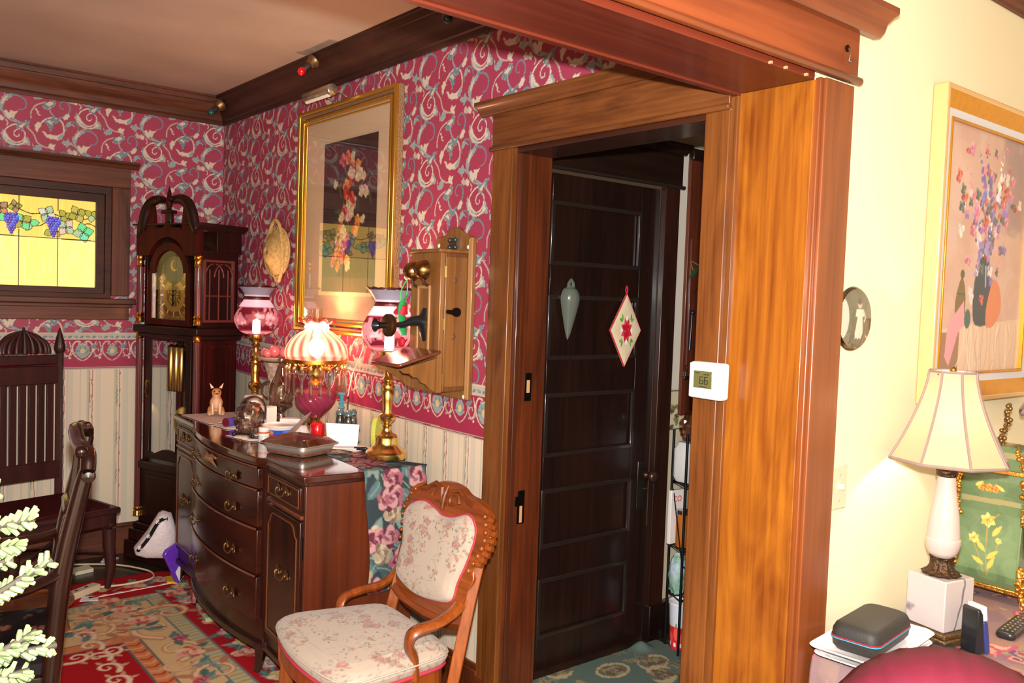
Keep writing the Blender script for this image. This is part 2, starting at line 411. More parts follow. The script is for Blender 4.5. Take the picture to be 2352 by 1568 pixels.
# --- stripe paper tile (vine + rose line + fine grey line) ---
SP=.14;sp_=Cv(SP,.09,1400,(222,204,178),True)
for a,b,c in ((0,.030,(208,196,176)),(.0,.0025,(178,176,160)),(.030,.064,(222,204,178)),(.064,.0665,(176,180,164)),(.098,.112,(196,184,160))): sp_.poly([(a,0),(b if b>a else a+b,0),(b if b>a else a+b,.09),(a,.09)],c)
for k in range(6): sp_.leaf(.112+.003*(-1)**k,k*.015,.013,.006,PI/2+.7*(-1)**k,(120,142,130))
sp_.stroke([(.1255+.0016*math.sin(k*PI/3),k*.015) for k in range(8)],.004,(166,66,86),sm=True)
sp_.stroke([(.109,0),(.109,.09)],.0015,(150,150,140),sm=False)
PAP=painted('wallpaper',rough=.55,spec=.35)
def papercol(s,z,zb,s0):
    """s along the wall, z height, zb bottom of border"""
    c=wp.samp(s-s0,z);b=bd.samp(s,np.clip(z-zb,0,.199));t=sp_.samp(s,z)
    c=np.where(((z<zb+.2)[...,None]),b,c);return np.where((z<zb)[...,None],t,c)
zbR=lambda y:.982+.056*np.clip((y-2.4)/2.67,0,1)**1.6
D0,D1,DT=1.51,2.332,2.02   # doorway in right wall
HT=1.975                   # hall side
ys=ar((1.405,2.40,.0045),(2.40,YB,.0030));zs=ar((0,.16,.16),(.16,.96,.012),(.96,2.5,.0030),(2.5,ZC,.1))
keep=lambda u,v:~(((u<D1+.02)&(u>D0-.02)&(v<DT+.02)))
wr=grid('wall_right',ys,zs,lambda y,z:(XR+0*y,y,z),lambda y,z:papercol(-(y-2.55),z-.09*0,zbR(y),.0-0.0),PAP,keep=keep,flip=True);wr['kind']='structure'
# align motif: spiral at y=2.55, z=2.10 / 2.365 (tile origin)
xs=ar((XL,-.7,.2),(-.7,.5,.006),(.5,XR,.0034));zs2=ar((0,.16,.16),(.16,.96,.014),(.96,2.5,.0034),(2.5,ZC,.1))
WX0,WX1,WZ0,WZ1=.60,1.285,1.40,2.03
kb=lambda u,v:~((u>WX0+.01)&(u<WX1-.01)&(v>WZ0+.01)&(v<WZ1-.01))
wb=grid('wall_back',xs,zs2,lambda x,z:(x,YB+0*x,z),lambda x,z:papercol(x-1.074,z,1.038+0*x,.1),PAP,keep=kb);wb['kind']='structure'
# --- timber ---
OAK_Z=wood('oak_upright',(128,74,28),(80,40,14),'Z',.4,22,coat=.12)
OAK_Y=wood('oak_across_y',(122,70,32),(80,40,16),'Y',.4,22,coat=.12,figure=3)
CHZ=wood('cherry_upright',(160,95,24),(108,50,12),'Z',.34,15,figure=3.2,coat=.15)
CHX=wood('cherry_across',(140,68,32),(96,40,18),'X',.34,9,figure=3,coat=.15)
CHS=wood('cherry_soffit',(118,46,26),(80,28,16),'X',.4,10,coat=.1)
CASZ=wood('casing_front',(138,72,30),(104,50,20),'Z',.36,10,coat=.15)
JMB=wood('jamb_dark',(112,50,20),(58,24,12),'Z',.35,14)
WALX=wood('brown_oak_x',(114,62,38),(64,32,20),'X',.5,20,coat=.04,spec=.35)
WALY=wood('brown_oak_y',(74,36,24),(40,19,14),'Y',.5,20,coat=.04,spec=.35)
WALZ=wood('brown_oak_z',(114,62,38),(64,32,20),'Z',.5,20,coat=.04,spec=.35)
DKD=wood('near_black_door',(40,19,13),(20,10,8),'Z',.35,14,coat=.2)
DKX=wood('near_black_door_x',(38,20,14),(20,11,9),'X',.3,14,coat=.4)
CEIL=mat('plaster_ceiling',(202,176,156),.85,noise=.12,nscale=2.2,col2=(184,158,140),bump=.1)
CREAM=mat('cream_plaster',(230,217,182),.6,noise=.05,nscale=3,bump=.06)
# ceilings, floors
o=obj('ceiling',box(XL,XR+.15,YP+.02,YB+.15,ZC,ZC+.05).box(-2.6,4.2,-2.4,YP+.02,ZC,ZC+.05),CEIL);o['kind']='structure'
FLW=wood('floor_boards',(62,42,32),(34,24,20),'Y',.35,9)
o=obj('floor',box(-2.6,4.4,-2.4,YB+.15,-.06,0),FLW);o['kind']='structure'
o=obj('wall_left',box(XL-.1,XL,YQ,YB,0,ZC),mat('crimson_paper_plain',(120,62,74),.6));o['kind']='structure'
o=obj('wall_near_left',box(XL-.1,XL,-2.4,YQ,0,ZC),CREAM);o['kind']='structure'
o=obj('wall_rear',box(-2.6,4.2,-2.5,-2.4,0,ZC),CREAM);o['kind']='structure'
o=obj('wall_far_right',box(4.2,4.3,-2.4,YP,0,ZC),CREAM);o['kind']='structure'
# partition with the wide cased opening (near room side cream)
SO=2.058
o=obj('wall_partition',box(XR+.012,4.2,YP,YQ,0,ZC).box(XL,XR+.012,YP,YQ,SO+.012,ZC),CREAM);o['kind']='structure'
def trimobj(name,m,mt,bev=.002): 
    o=obj(name,m,mt,bev=bev);o['kind']='structure';return o
# trim_1: cased opening, near-room side: parts
t=bpy.data.objects.new('trim_1',None);COL.objects.link(t);t['kind']='structure'
obj('jamb_board',box(XR-.006,XR+.012,YP-.004,YQ+.002,0,SO),CHZ,t,.0015)
obj('soffit_board',box(XL,XR-.006,YP-.004,YQ+.002,SO,SO+.02),CHS,t,.0015)
m=box(XR+.016,2.043,YP-.024,YP,0,SO+.006);m.box(XR+.002,XR+.016,YP-.016,YP,0,SO+.006)
obj('side_casing',m,CASZ,t,.003)
hm=box(XL,2.052,YP-.026,YP,SO+.03,2.205)
hm.tube([(XL,YP-.026,SO+.02),(2.062,YP-.026,SO+.02)],.011,8)
obj('head_casing',hm,CHX,t,.002)
cpf=[(0,0),(-.018,.0),(-.03,.012),(-.036,.03),(-.052,.042),(-.066,.048),(-.066,.064),(0,.064)]
cm=M().prism(cpf,(XL,YP-.026,2.195),(0,1,0),(0,0,1),(1,0,0),2.062-XL+.055);obj('cornice',cm,CHX,t,.001,ang=50)
obj('dining_side_casing',box(XR-.016,XR+.001,YQ,YQ+.022,0,SO-.006),OAK_Z,t,.002)
obj('dining_side_head',box(XL,XR+.001,YQ,YQ+.022,SO-.006,2.2),CHS,t,.002)
# crown mouldings
def crownprof(): return [(0,0),(.012,0),(.014,.018),(.022,.024),(.024,.05),(.034,.062),(.05,.078),(.062,.1),(.066,.112),(.072,.114),(.076,.14),(.082,.142),(.082,.158),(0,.158)]
zb0=ZC-.153
m=M().prism([(-a,b) for a,b in crownprof()],(XR,YQ,zb0),(1,0,0),(0,0,1),(0,1,0),YB-YQ)
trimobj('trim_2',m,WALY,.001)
m=M().prism([(-a,b) for a,b in crownprof()],(XL,YB,zb0),(0,1,0),(0,0,1),(1,0,0),XR-XL)
trimobj('trim_3',m,WALX,.001)
m=M().prism([(-a,b) for a,b in crownprof()],(XR,YP,ZC-.13),(0,1,0),(0,0,1),(1,0,0),2.3)
trimobj('trim_4',m,WALX,.001)
# baseboards
trimobj('baseboard_right',box(XR-.02,XR,2.45,YB,0,.14).box(XR-.028,XR,2.45,YB,.0,.03).box(XR-.012,XR,2.45,YB,.14,.16),JMB,.003)
trimobj('baseboard_back',box(XL,XR,YB-.02,YB,0,.15).box(XL,XR,YB-.012,YB,.15,.17).box(XL,XR,YB-.03,YB,0,.03),WALX,.003)
# --- doorway to the back hall: door_1 = casing and jamb ---
d=bpy.data.objects.new('door_1',None);COL.objects.link(d);d['kind']='structure'
XH=2.06
obj('side_casing',box(XR-.024,XR,D1,2.443,0,DT),OAK_Z,d,.003)
obj('side_casing',box(XR-.024,XR,YQ+.02,D0,0,DT-.002),OAK_Z,d,.003)
m=box(XR-.026,XR,YQ+.02,2.447,DT+.01,2.145);m.tube([(XR-.024,YQ+.02,DT+.006),(XR-.024,2.458,DT+.006)],.009,8)
obj('head_casing',m,OAK_Y,d,.002)
cpf2=[(0,0),(-.012,0),(-.022,.012),(-.03,.024),(-.046,.032),(-.046,.044),(0,.044)]
obj('cornice',M().prism(cpf2,(XR-.026,YQ+.02,2.143),(1,0,0),(0,0,1),(0,1,0),2.5-YQ-.02),OAK_Y,d,.001)
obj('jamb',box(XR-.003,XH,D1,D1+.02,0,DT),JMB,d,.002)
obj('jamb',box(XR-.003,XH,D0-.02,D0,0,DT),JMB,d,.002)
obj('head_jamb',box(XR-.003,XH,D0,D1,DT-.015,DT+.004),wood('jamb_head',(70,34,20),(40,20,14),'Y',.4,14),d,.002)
obj('stop_bead',box(XR+.012,XR+.03,D1-.008,D1,0,DT-.015),mat('bead_edge',(70,34,18),.3,coat=.3),d,.002)
obj('plinth_block',box(XR-.034,XR,D1-.002,2.452,0,.125),JMB,d,.004)
BRS=mat('old_brass',(150,116,60),.35,metal=1);IRN=mat('dark_iron',(40,34,30),.4,metal=.9);RAW=mat('raw_wood_mortise',(190,140,96),.8)
k=obj('strike_plate',box(1.966,1.998,D1-.0025,D1,1.14,1.24),IRN,d,.001);obj('mortise',box(1.975,1.989,D1-.0035,D1-.002,1.17,1.215),RAW,k)
k=obj('strike_plate',box(1.952,1.985,D1-.0025,D1,.70,.82),IRN,d,.001);obj('mortise',box(1.962,1.974,D1-.0035,D1-.002,.705,.765),RAW,k)
obj('strike_lip',box(1.940,1.955,D1-.004,D1,.765,.80),IRN,d,.001)
# wall thickness behind dining wallpaper, hall side
HW=mat('hall_wall_paint',(214,204,188),.7)
m=box(XR+.004,XH,D1+.02,YB,0,ZC);m.box(XR+.004,XH,YQ,D0-.02,0,ZC);m.box(XR+.004,XH,D0-.02,D1+.02,DT+.004,ZC)
o=obj('wall_core',m,HW);o['kind']='structure'
# ================= stained glass window (window_1) =================
win=bpy.data.objects.new('window_1',None);COL.objects.link(win);win['kind']='structure'
m=box(WX0-.16,1.378,YB-.026,YB,2.03,2.14);obj('head_casing',m,WALX,win,.003)
obj('cornice',M().prism([(0,0),(-.014,0),(-.03,.018),(-.044,.024),(-.044,.036),(0,.036)],(WX0-.2,YB-.026,2.135),(0,1,0),(0,0,1),(1,0,0),1.415-WX0+.2),WALX,win,.001)
obj('side_casing',box(WX1,1.378,YB-.024,YB,1.44,2.03),WALZ,win,.003)
obj('side_casing',box(.46,WX0,YB-.024,YB,1.44,2.03),WALZ,win,.003)
obj('window_sill',box(.42,1.405,YB-.06,YB,1.395,1.425).box(.44,1.39,YB-.045,YB,1.375,1.395),WALX,win,.004)
obj('apron',box(.46,1.378,YB-.022,YB,1.308,1.378),WALX,win,.003)
ri=lambda x0,x1,z0,z1:[(x0,z0),(x1,z0),(x1,z1),(x0,z1)]
DKW=wood('sash_wood',(78,38,24),(44,22,15),'X',.5,16,coat=.04,spec=.3)
obj('sash_frame',M().ring(ri(WX0,WX1,1.425,2.03),ri(WX0+.03,WX1-.03,1.45,1.99),(0,YB-.008,0),(1,0,0),(0,0,1),(0,1,0),.05).ring(ri(WX0+.03,WX1-.03,1.45,1.99),ri(.662,1.212,1.482,1.945),(0,YB+.01,0),(1,0,0),(0,0,1),(0,1,0),.03),DKW,win,.002)
sg=Cv(.55,.463,1500,(232,194,92),False)   # u 0..0.55, v 0..0.463
for i in range(3):   # lower amber panes, paler
    x0=.0+i*.183; sg.poly([(x0,0),(x0+.183,0),(x0+.183,.255),(x0,.255)],((246,226,128),(244,220,118),(246,228,132))[i])
for k in range(160):
    x=rng.rand()*.55;y=rng.rand()*.25;sg.stroke([(x,y),(x+.004,y+.05+.05*rng.rand())],.004,((250,236,160),(236,206,100))[k%2],sm=False,a=.4)
for k in range(90):
    x=rng.rand()*.55;y=.26+rng.rand()*.18;sg.stroke([(x,y),(x+.003,y+.05)],.004,((240,210,110),(226,182,74))[k%2],sm=False,a=.4)
LD=(40,34,20);lw=.0048
def gleaf(x,y,r,cols,rot=0,n=5):
    for k in range(n):
        a=rot+2*PI*k/n;sg.leaf(x,y,r,r*.85,a,cols[k%len(cols)])
    for k in range(n):
        a=rot+2*PI*k/n;t=np.linspace(0,1,7);hw=r*.42*np.sin(PI*t**.8);c,s_=math.cos(a),math.sin(a)
        for sgn in (-1,1): sg.stroke([(x+c*r*q-s_*h*sgn,y+s_*r*q+c*h*sgn) for q,h in zip(t,hw)],.0030,LD,sm=False)
vine=cr([(0,.395),(.08,.385),(.16,.4),(.24,.375),(.33,.385),(.42,.36),(.55,.375)],8)
sg.stroke(vine,lw,LD,sm=False);sg.stroke([(a,b-.045+.02*math.sin(a*40)) for a,b in vine],lw,LD,sm=False)
G1,G2,G3,G4=(96,196,130),(150,150,60),(150,120,90),(150,178,140)
for x,y,r,cs,rt,n in ((.03,.375,.05,(G1,G1,G2),.3,4),(.10,.39,.045,(G3,(180,130,80)),.8,4),(.015,.33,.045,(G2,),1.4,3),(.09,.36,.05,(G1,),5.6,2),(.235,.325,.045,(G4,G1),4.3,3),(.20,.33,.05,(G1,G2),2.2,4),(.165,.405,.035,(G2,G3),.2,4),(.315,.38,.048,(G4,(190,190,170)),1.1,4),(.40,.375,.04,(G2,),.2,3),(.46,.39,.05,(G2,(170,160,80)),.5,4),(.405,.315,.05,((190,170,160),G4),.9,4),(.49,.295,.055,(G1,G4,(110,200,160)),1.8,4),(.34,.29,.045,(G2,(180,170,80)),3.6,3),(.53,.39,.04,(G2,G4),2.6,3)):
    gleaf(x,y,r,cs,rt,n)
for gx,gyy in ((.150,.33),(.345,.325)):
    for r_,nn in enumerate((4,5,5,4,3,3,2,1)):
        for k in range(nn):
            x=gx+(k-(nn-1)/2)*.0135;y=gyy+.035-r_*.0135;sg.disc(x,y,.0085,((52,44,150),(80,40,120),(70,90,190))[(k+r_)%3]);sg.disc(x-.002,y+.002,.003,(120,130,220))
for x in (.183,.366): sg.stroke([(x,0),(x,.29)],lw,LD,sm=False);sg.stroke([(x,.40),(x,.463)],lw,LD,sm=False)
sg.stroke([(0,.255),(.55,.252)],lw,LD,sm=False)
SG=painted('stained_glass',rough=.2,spec=.5,emit=.78,coat=.3)
g_=grid('stained_glass_pane',ar((.662,1.212,.0021)),ar((1.482,1.945,.0021)),lambda x,z:(x,YB+.03+0*x,z),lambda x,z:sg.samp(x-.662,z-1.482),SG,win)
gb=obj('pane_backing',box(.64,1.23,YB+.034,YB+.04,1.46,1.97),mat('amber_back',(90,70,30),.6),win)
# ================= back hall =================
# panelled door in the hall, with its own casing
d2=bpy.data.objects.new('door_2',None);COL.objects.link(d2);d2['kind']='structure'
YD=2.55;X0,X1=2.15,2.888
rows=[(.14,.378),(.51,.742),(.878,1.128),(1.268,1.520),(1.645,1.890)];PX0,PX1=2.262,2.774
m=box(X0,X1,YD+.012,YD+.035,0.008,2.0)
m.box(X0,PX0,YD,YD+.03,.008,2.0).box(PX1,X1,YD,YD+.03,.008,2.0)
zz=[.008]+[q for r in rows for q in r]+[2.0]
for i in range(0,len(zz),2): m.box(PX0,PX1,YD,YD+.03,zz[i],zz[i+1])
leaf_=obj('door_leaf',m,DKD,d2,.0015)
MLD=mat('panel_mould',(40,30,27),.25,coat=.45,spec=.6)
for z0,z1 in rows:
    m=M().ring(ri(PX0-.004,PX1+.004,z0-.004,z1+.004),ri(PX0+.014,PX1-.014,z0+.014,z1-.014),(0,YD-.004,0),(1,0,0),(0,0,1),(0,1,0),.014)
    obj('panel_moulding',m,MLD,leaf_,.003)
k=obj('lock_plate',box(2.815,2.858,YD-.004,YD,.60,.81),mat('lock_brass',(88,84,76),.3,metal=.9),leaf_,.004)
obj('key_lever',M().tube([(2.852,YD-.004,.685),(2.862,YD-.02,.69),(2.866,YD-.02,.67)],.004,6),BRS,k)
T=lambda p:(2.872+p[0],YD-.004-p[2],.745+p[1])
obj('door_knob',M().lathe([(0,.058),(.016,.057),(.026,.05),(.029,.04),(.026,.03),(.014,.022),(.010,.012),(.016,.004),(.018,0)],seg=20,T=T),mat('knob_bronze',(84,56,46),.3,metal=.7),k)
m=box(X1+.004,2.985,YD-.03,YD,.14,2.01).box(2.04,X0-.004,YD-.03,YD,.14,2.01)
obj('side_casing',m,wood('hall_casing',(58,26,18),(28,14,11),'Z',.35,14,coat=.3),d2,.003)
obj('head_casing',box(2.0,2.995,YD-.034,YD,2.022,2.16),DKX,d2,.003)
obj('cornice',M().prism([(0,0),(-.012,0),(-.03,.02),(-.05,.03),(-.05,.042),(0,.042)],(1.99,YD-.034,2.155),(0,1,0),(0,0,1),(1,0,0),1.01),DKX,d2,.001)
obj('head_bead',M().tube([(2.0,YD-.034,2.016),(3.005,YD-.034,2.016)],.009,8),MLD,d2)
obj('plinth_block',box(X1+.002,2.992,YD-.042,YD,0,.16).box(2.0,X0,YD-.042,YD,0,.16),DKX,d2,.004)
o=obj('baseboard_hall',box(2.992,3.075,YD-.075,YD,0,.16).box(2.992,4.3,YD-.02,YD,0,.13),DKX,None,.004);o['kind']='structure'
# hall wall: plain cream above, grape border, striped cream below
hc=Cv(.4,2.7,300,(216,206,190),False);hc.poly([(0,0),(.4,0),(.4,.92),(0,.92)],(204,190,162))
hc.poly([(0,.92),(.4,.92),(.4,1.115),(0,1.115)],(206,196,164))
for z in (.922,.934,1.085,1.113): hc.stroke([(0,z),(.4,z)],.004,(60,66,44),sm=False)
for k in range(40): hc.leaf(rng.rand()*.4,.95+rng.rand()*.12,.04,.02,rng.rand()*6,((120,122,70),(150,130,80),(90,80,60))[k%3])
for k in range(8): hc.stroke([(.03+k*.05,0),(.03+k*.05,.918)],.003,(150,140,120),sm=False)
HP=painted('hall_paper',rough=.7)
zh=lambda x,z:z<ZC
o=grid('wall_hall',ar((XH,X0,.2),(X0,2.93,.78),(2.93,3.385,.006)),ar((0,.9,.3),(.9,1.13,.006),(1.13,ZC,.3)),lambda x,z:(x,YD+.001+0*x,z),lambda x,z:hc.samp(x-2.985,z),HP,keep=lambda u,v:~((u>X0)&(u<2.93)&(v<1.98)));o['kind']='structure'
o=obj('wall_hall_far',box(3.37,4.4,YD,YD+.05,0,ZC).box(4.3,4.4,YQ,YD,0,ZC),HW);o['kind']='structure'
# ================= sideboard =================
MAH=wood('mahogany',(58,23,14),(28,11,8),'Z',.28,12,coat=.22)
MAHY=wood('mahogany_y',(66,25,15),(35,13,9),'Y',.26,12,coat=.22)
MAHS=wood('mahogany_side',(98,43,20),(64,26,13),'Z',.32,16,stretch=.03,coat=.2,figure=.6)
BRASS=mat('polished_brass',(238,204,120),.22,metal=1)
HND=mat('antique_handle',(136,104,64),.45,metal=.9)
SBX,SBY,SBR=1.338,2.746,-math.radians(3.5)
sb=thing('sideboard','dark mahogany bow-front sideboard crowded with lamps and clutter, brass bail handles','sideboard',(SBX,SBY,0),SBR)
SL,SD=1.672,.43
def bowx(y,e=0):
    if y<.382 or y>1.30: return 0
    t=(y-.382)/.918;return -.055*math.sin(PI*t)**.8-.012-e
def bowstrip(y0,y1,z0,z1,x1,off=0,n=18,base=None):
    m=M();ys=np.linspace(y0,y1,n+1);f=base or bowx
    pts=[(f(y)-off,y) for y in ys]+[(x1,y1),(x1,y0)]
    return m.prism(pts,(0,0,z0),(1,0,0),(0,1,0),(0,0,1),z1-z0)
for ya,yb in ((.004,.378),(1.304,SL-.004)): obj('carcase',box(.004,SD,ya,yb,.13,.83),MAH,sb,.003)
obj('side_panel',box(.0,SD,-.004,.012,.10,.835),MAHS,sb,.002)
obj('centre_case',bowstrip(.382,1.30,.11,.833,SD,-.008),MAH,sb)
top=[(-.012,-.014)]+[(-.012,.37)]+[(bowx(y)-.014,y) for y in np.linspace(.384,1.298,22)]+[(-.012,1.31),(-.012,SL+.012),(SD,SL+.012),(SD,-.014)]
obj('top_board',M().prism(top,(0,0,.836),(1,0,0),(0,1,0),(0,0,1),.024),wood('mahogany_top',(78,34,20),(46,18,12),'Y',.07,10,coat=1),sb,.004)
top2=[(a+.008,b) for a,b in top]
obj('top_moulding',M().prism([(a,min(max(b,-.006),SL+.004)) for a,b in top2],(0,0,.822),(1,0,0),(0,1,0),(0,0,1),.015),MAHY,sb,.003)
def handle(par,x,y,z,w=.084):
    h=obj('bail_handle',M().tube(cr([(x-.01,y-w/2,z),(x-.014,y-w*.40,z-.014),(x-.016,y-w*.18,z-.021),(x-.016,y+w*.18,z-.021),(x-.014,y+w*.40,z-.014),(x-.01,y+w/2,z)],4),.0032,6),HND,par)
    for s in (-1,1):
        m=M();yy=y+s*w/2
        m.prism([(a*.017*(1+.25*math.cos(5*q)),b*.017*(1+.25*math.cos(5*q))) for q in np.linspace(0,2*PI,20)[:-1] for a,b in [(math.cos(q),math.sin(q))]],(x,yy,z),(0,1,0),(0,0,1),(-1,0,0),.003).sphere((x-.006,yy,z),.006,8,6)
        obj('handle_rosette',m,HND,h,ang=60)
zr=[(.74,.815),(.592,.728),(.408,.58),(.232,.396)]
hz=[.765,.640,.470,.292]
for (z0,z1),hh in zip([(.738,.816),(.588,.728),(.404,.576),(.222,.392)],hz):
    dr=obj('drawer',bowstrip(.40,1.282,z0,z1,.02,.010),MAHY,sb,.003)
    m=M();ys=np.linspace(.41,1.272,19)
    for zz_ in (z1+.004,): m.tube([(bowx(y)-.011,y,zz_) for y in ys],.0042,6)
    obj('bead',m,mat('bead_mahogany',(110,58,34),.25,coat=.5),dr)
    for yy in (.60,1.09): handle(dr,bowx(yy)-.012,yy,hh)
APP=mat('carved_applique',(142,98,70),.5)
m=M()
for k in range(-4,5): m.tube([(bowx(.84)-.012,.84+k*.008,.800),(bowx(.84)-.02,.84+k*.013,.79-abs(k)*.002),(bowx(.84)-.012,.84+k*.022,.772-abs(k)*.002)],[.003,.007,.002],6)
m.tube(cr([(bowx(.84)-.014,.76,.80),(bowx(.84)-.016,.80,.805),(bowx(.84)-.018,.84,.796),(bowx(.84)-.016,.88,.805),(bowx(.84)-.014,.92,.80)],4),.005,6)
obj('carved_applique',m,APP,sb)
def outline_arch(y0,y1,z0,z1,c=.03):
    return [(y0,z0),(y1,z0),(y1,z1-c*1.6),(y1-c*.5,z1-c*1.3),(y1-c,z1-c*.4),(y1-c*1.7,z1),(y0+c*1.7,z1),(y0+c,z1-c*.4),(y0+c*.5,z1-c*1.3),(y0,z1-c*1.6)]
BM=mat('bead_mahogany',(110,58,34),.25)
for ya,yb in ((.02,.365),(1.317,1.652)):
    dr=obj('drawer',box(-.006,.01,ya+.012,yb-.012,.726,.812),MAHY,sb,.003)
    o_=[(ya+.02,.734),(yb-.02,.734),(yb-.02,.804),(ya+.02,.804)];i_=[(ya+.026,.740),(yb-.026,.740),(yb-.026,.798),(ya+.026,.798)]
    obj('bead',M().ring(o_,i_,(-.006,0,0),(0,1,0),(0,0,1),(-1,0,0),.004),BM,dr,.001)
    handle(dr,-.008,(ya+yb)/2,.775)
    obj('rail',box(-.007,.01,ya,yb,.700,.714),BM,sb,.003)
    do=obj('cabinet_door',box(-.006,.01,ya+.008,yb-.008,.19,.690),MAH,sb,.003)
    A=outline_arch(ya+.03,yb-.03,.215,.672);B=[((a-(ya+yb)/2)*.965+(ya+yb)/2,(b-.4435)*.976+.4435) for a,b in A]
    obj('bead',M().ring(A,B,(-.006,0,0),(0,1,0),(0,0,1),(-1,0,0),.0045),BM,do,.001)
    handle(do,-.008,(ya+yb)/2-.01,.47)
obj('base_moulding',M().prism([(a+.004,b) for a,b in top],(0,0,.115),(1,0,0),(0,1,0),(0,0,1),.022),MAH,sb,.004)
for y,sx in ((.03,0),(SL-.03,0),(.42,0),(1.26,0),(.03,SD-.06),(SL-.03,SD-.06)):
    x=sx+(bowx(y) if sx==0 else 0)
    obj('foot',M().tube([(x+.03,y,.13),(x+.028,y,.08),(x+.02 if sx==0 else x+.03,y,.03),(x+.012 if sx==0 else x+.035,y,.012)],[.03,.024,.018,.016],4),MAH,sb,.002)
obj('hinge',M().tube([(-.004,.012,.56),(-.004,.012,.64)],.004,6),IRN,sb)
# ================= floral rug =================
RUGR=(170,26,34);rx0,rx1,ry0,ry1=-.75,1.53,1.9,4.63
rc=Cv(2.28,2.73,330,RUGR,False)   # u=x-rx0, v=y-ry0
W2,H2=2.28,2.73
def rrect(a,b,c,col): rc.poly([(a,b),(W2-a,b),(W2-a,H2-b),(a,H2-b)],col)
rd=np.random.RandomState(3)
# outer crimson band, blue-lined ladder band, tan field, inner crimson ground
BLS=(96,120,124)
def framept(d,s):   # walk the frame at inset d
    return d
TAN=(205,170,122)
ins=[(.33,TAN)]
rrect(.20,.33,0,BLS);rrect(.208,.338,0,(190,172,130));rrect(.275,.405,0,BLS);rrect(.285,.415,0,TAN)
for k in range(60):   # ladder marks
    t=k/60.
    for (xx,yy,hor) in ((.21,.34+t*(H2-.7),True),(W2-.275,.34+t*(H2-.7),True),(.22+t*(W2-.46),.34,False),(.22+t*(W2-.46),H2-.405,False)):
        if hor: rc.poly([(xx,yy),(xx+.065,yy+.006),(xx+.065,yy+.022),(xx,yy+.016)],((176,150,96),(150,160,146))[k%2])
        else: rc.poly([(xx,yy),(xx+.016,yy),(xx+.022,yy+.065),(xx+.006,yy+.065)],((176,150,96),(150,160,146))[k%2])
rc.poly([(.44,.6),(W2-.44,.6),(W2-.44,H2-.80),(.44,H2-.80)],(70,96,100));rc.poly([(.448,.608),(W2-.448,.608),(W2-.448,H2-.808),(.448,H2-.808)],(198,120,76))
for k in range(40):
    for xx in (.45,W2-.505): rc.stroke([(xx+.004,.8+k*.042),(xx+.03,.79+k*.042),(xx+.05,.81+k*.042)],.012,((170,60,40),(220,150,100))[k%2])
rc.poly([(.51,.66),(W2-.51,.66),(W2-.51,H2-.87),(.51,H2-.87)],(72,96,100));rc.poly([(.518,.668),(W2-.518,.668),(W2-.518,H2-.878),(.518,H2-.878)],(160,22,30))
GRN=((104,128,120),(84,108,104),(132,146,132));PNK=((216,150,130),(190,84,72),(224,180,150));PK2=((206,160,150),(222,196,168),(176,110,116))
def scroll(x,y,s,a,cols,fl=1):
    pts=[(0,0),(.3,.1),(.55,.0),(.6,-.25),(.42,-.38),(.25,-.28),(.3,-.14),(.42,-.16)]
    c,sn=math.cos(a),math.sin(a);Q=[(x+s*(c*p-sn*q*fl),y+s*(sn*p+c*q*fl)) for p,q in pts]
    rc.stroke(Q,s*.16,cols[0],s*.04);rc.stroke([(p+.01*s,q+.01*s) for p,q in Q],s*.07,cols[1],s*.02)
    for k in range(3): 
        px,py=Q[k+1];rc.leaf(px,py,s*.3,s*.12,a+fl*(1.2-k*.8),cols[2])
# tan field scrolls
def ringpts(inset,n):
    out=[];w,h=W2-2*inset,H2-2*inset;P=2*(w+h)
    for k in range(n):
        d=P*k/n
        if d<w: out.append((inset+d,inset,0))
        elif d<w+h: out.append((W2-inset,inset+d-w,PI/2))
        elif d<2*w+h: out.append((W2-inset-(d-w-h),H2-inset,PI))
        else: out.append((inset,H2-inset-(d-2*w-h),3*PI/2))
    return out
for i,(x,y,a) in enumerate(ringpts(.37,26)+[(.5+k*.13,H2-.60+.05*(k%2),.4) for k in range(12)]):
    scroll(x,y,.30,a+.5*rd.randn(),((188,136,96),(222,186,144),(176,116,92)),1 if i%2 else -1)
    if i%2==0: scroll(x+.05,y-.04,.2,a+2,((196,140,110),(214,176,140),(190,150,110)))
for i,(x,y,a) in enumerate(ringpts(.36,46)+[(.45+k*.1,H2-.60+.08*(k%3-1),.4) for k in range(15)]):
    x+=rd.randn()*.05;y+=rd.randn()*.05
    for k in range(4): rc.leaf(x+rd.randn()*.02,y+rd.randn()*.02,.085,.035,rd.rand()*6.3,GRN[rd.randint(3)],vein=(70,92,88))
    if i%3==0: rc.rose(x,y,.055,PNK,6,rd)
    elif i%3==1: rc.rose(x+.03,y,.032,((186,70,84),(206,120,120),(150,60,90)),5,rd)
# outer crimson border flowers
for i,(x,y,a) in enumerate(ringpts(.10,64)):
    x+=rd.randn()*.02;y+=rd.randn()*.02-(.05 if y>H2-.3 else 0)
    for k in range(5): rc.leaf(x+rd.randn()*.015,y+rd.randn()*.015,.085,.036,rd.rand()*6.3,GRN[rd.randint(3)],vein=(150,164,148))
    rc.rose(x,y,(.055,.04,.045)[i%3],(PNK,((222,206,168),(214,186,120),(190,150,110)),PK2)[i%3],6,rd)
    if i%2: rc.stroke([(x,y),(x+.06*math.cos(a),y+.06*math.sin(a)),(x+.12*math.cos(a+.3),y+.12*math.sin(a+.3))],.008,(150,160,140))
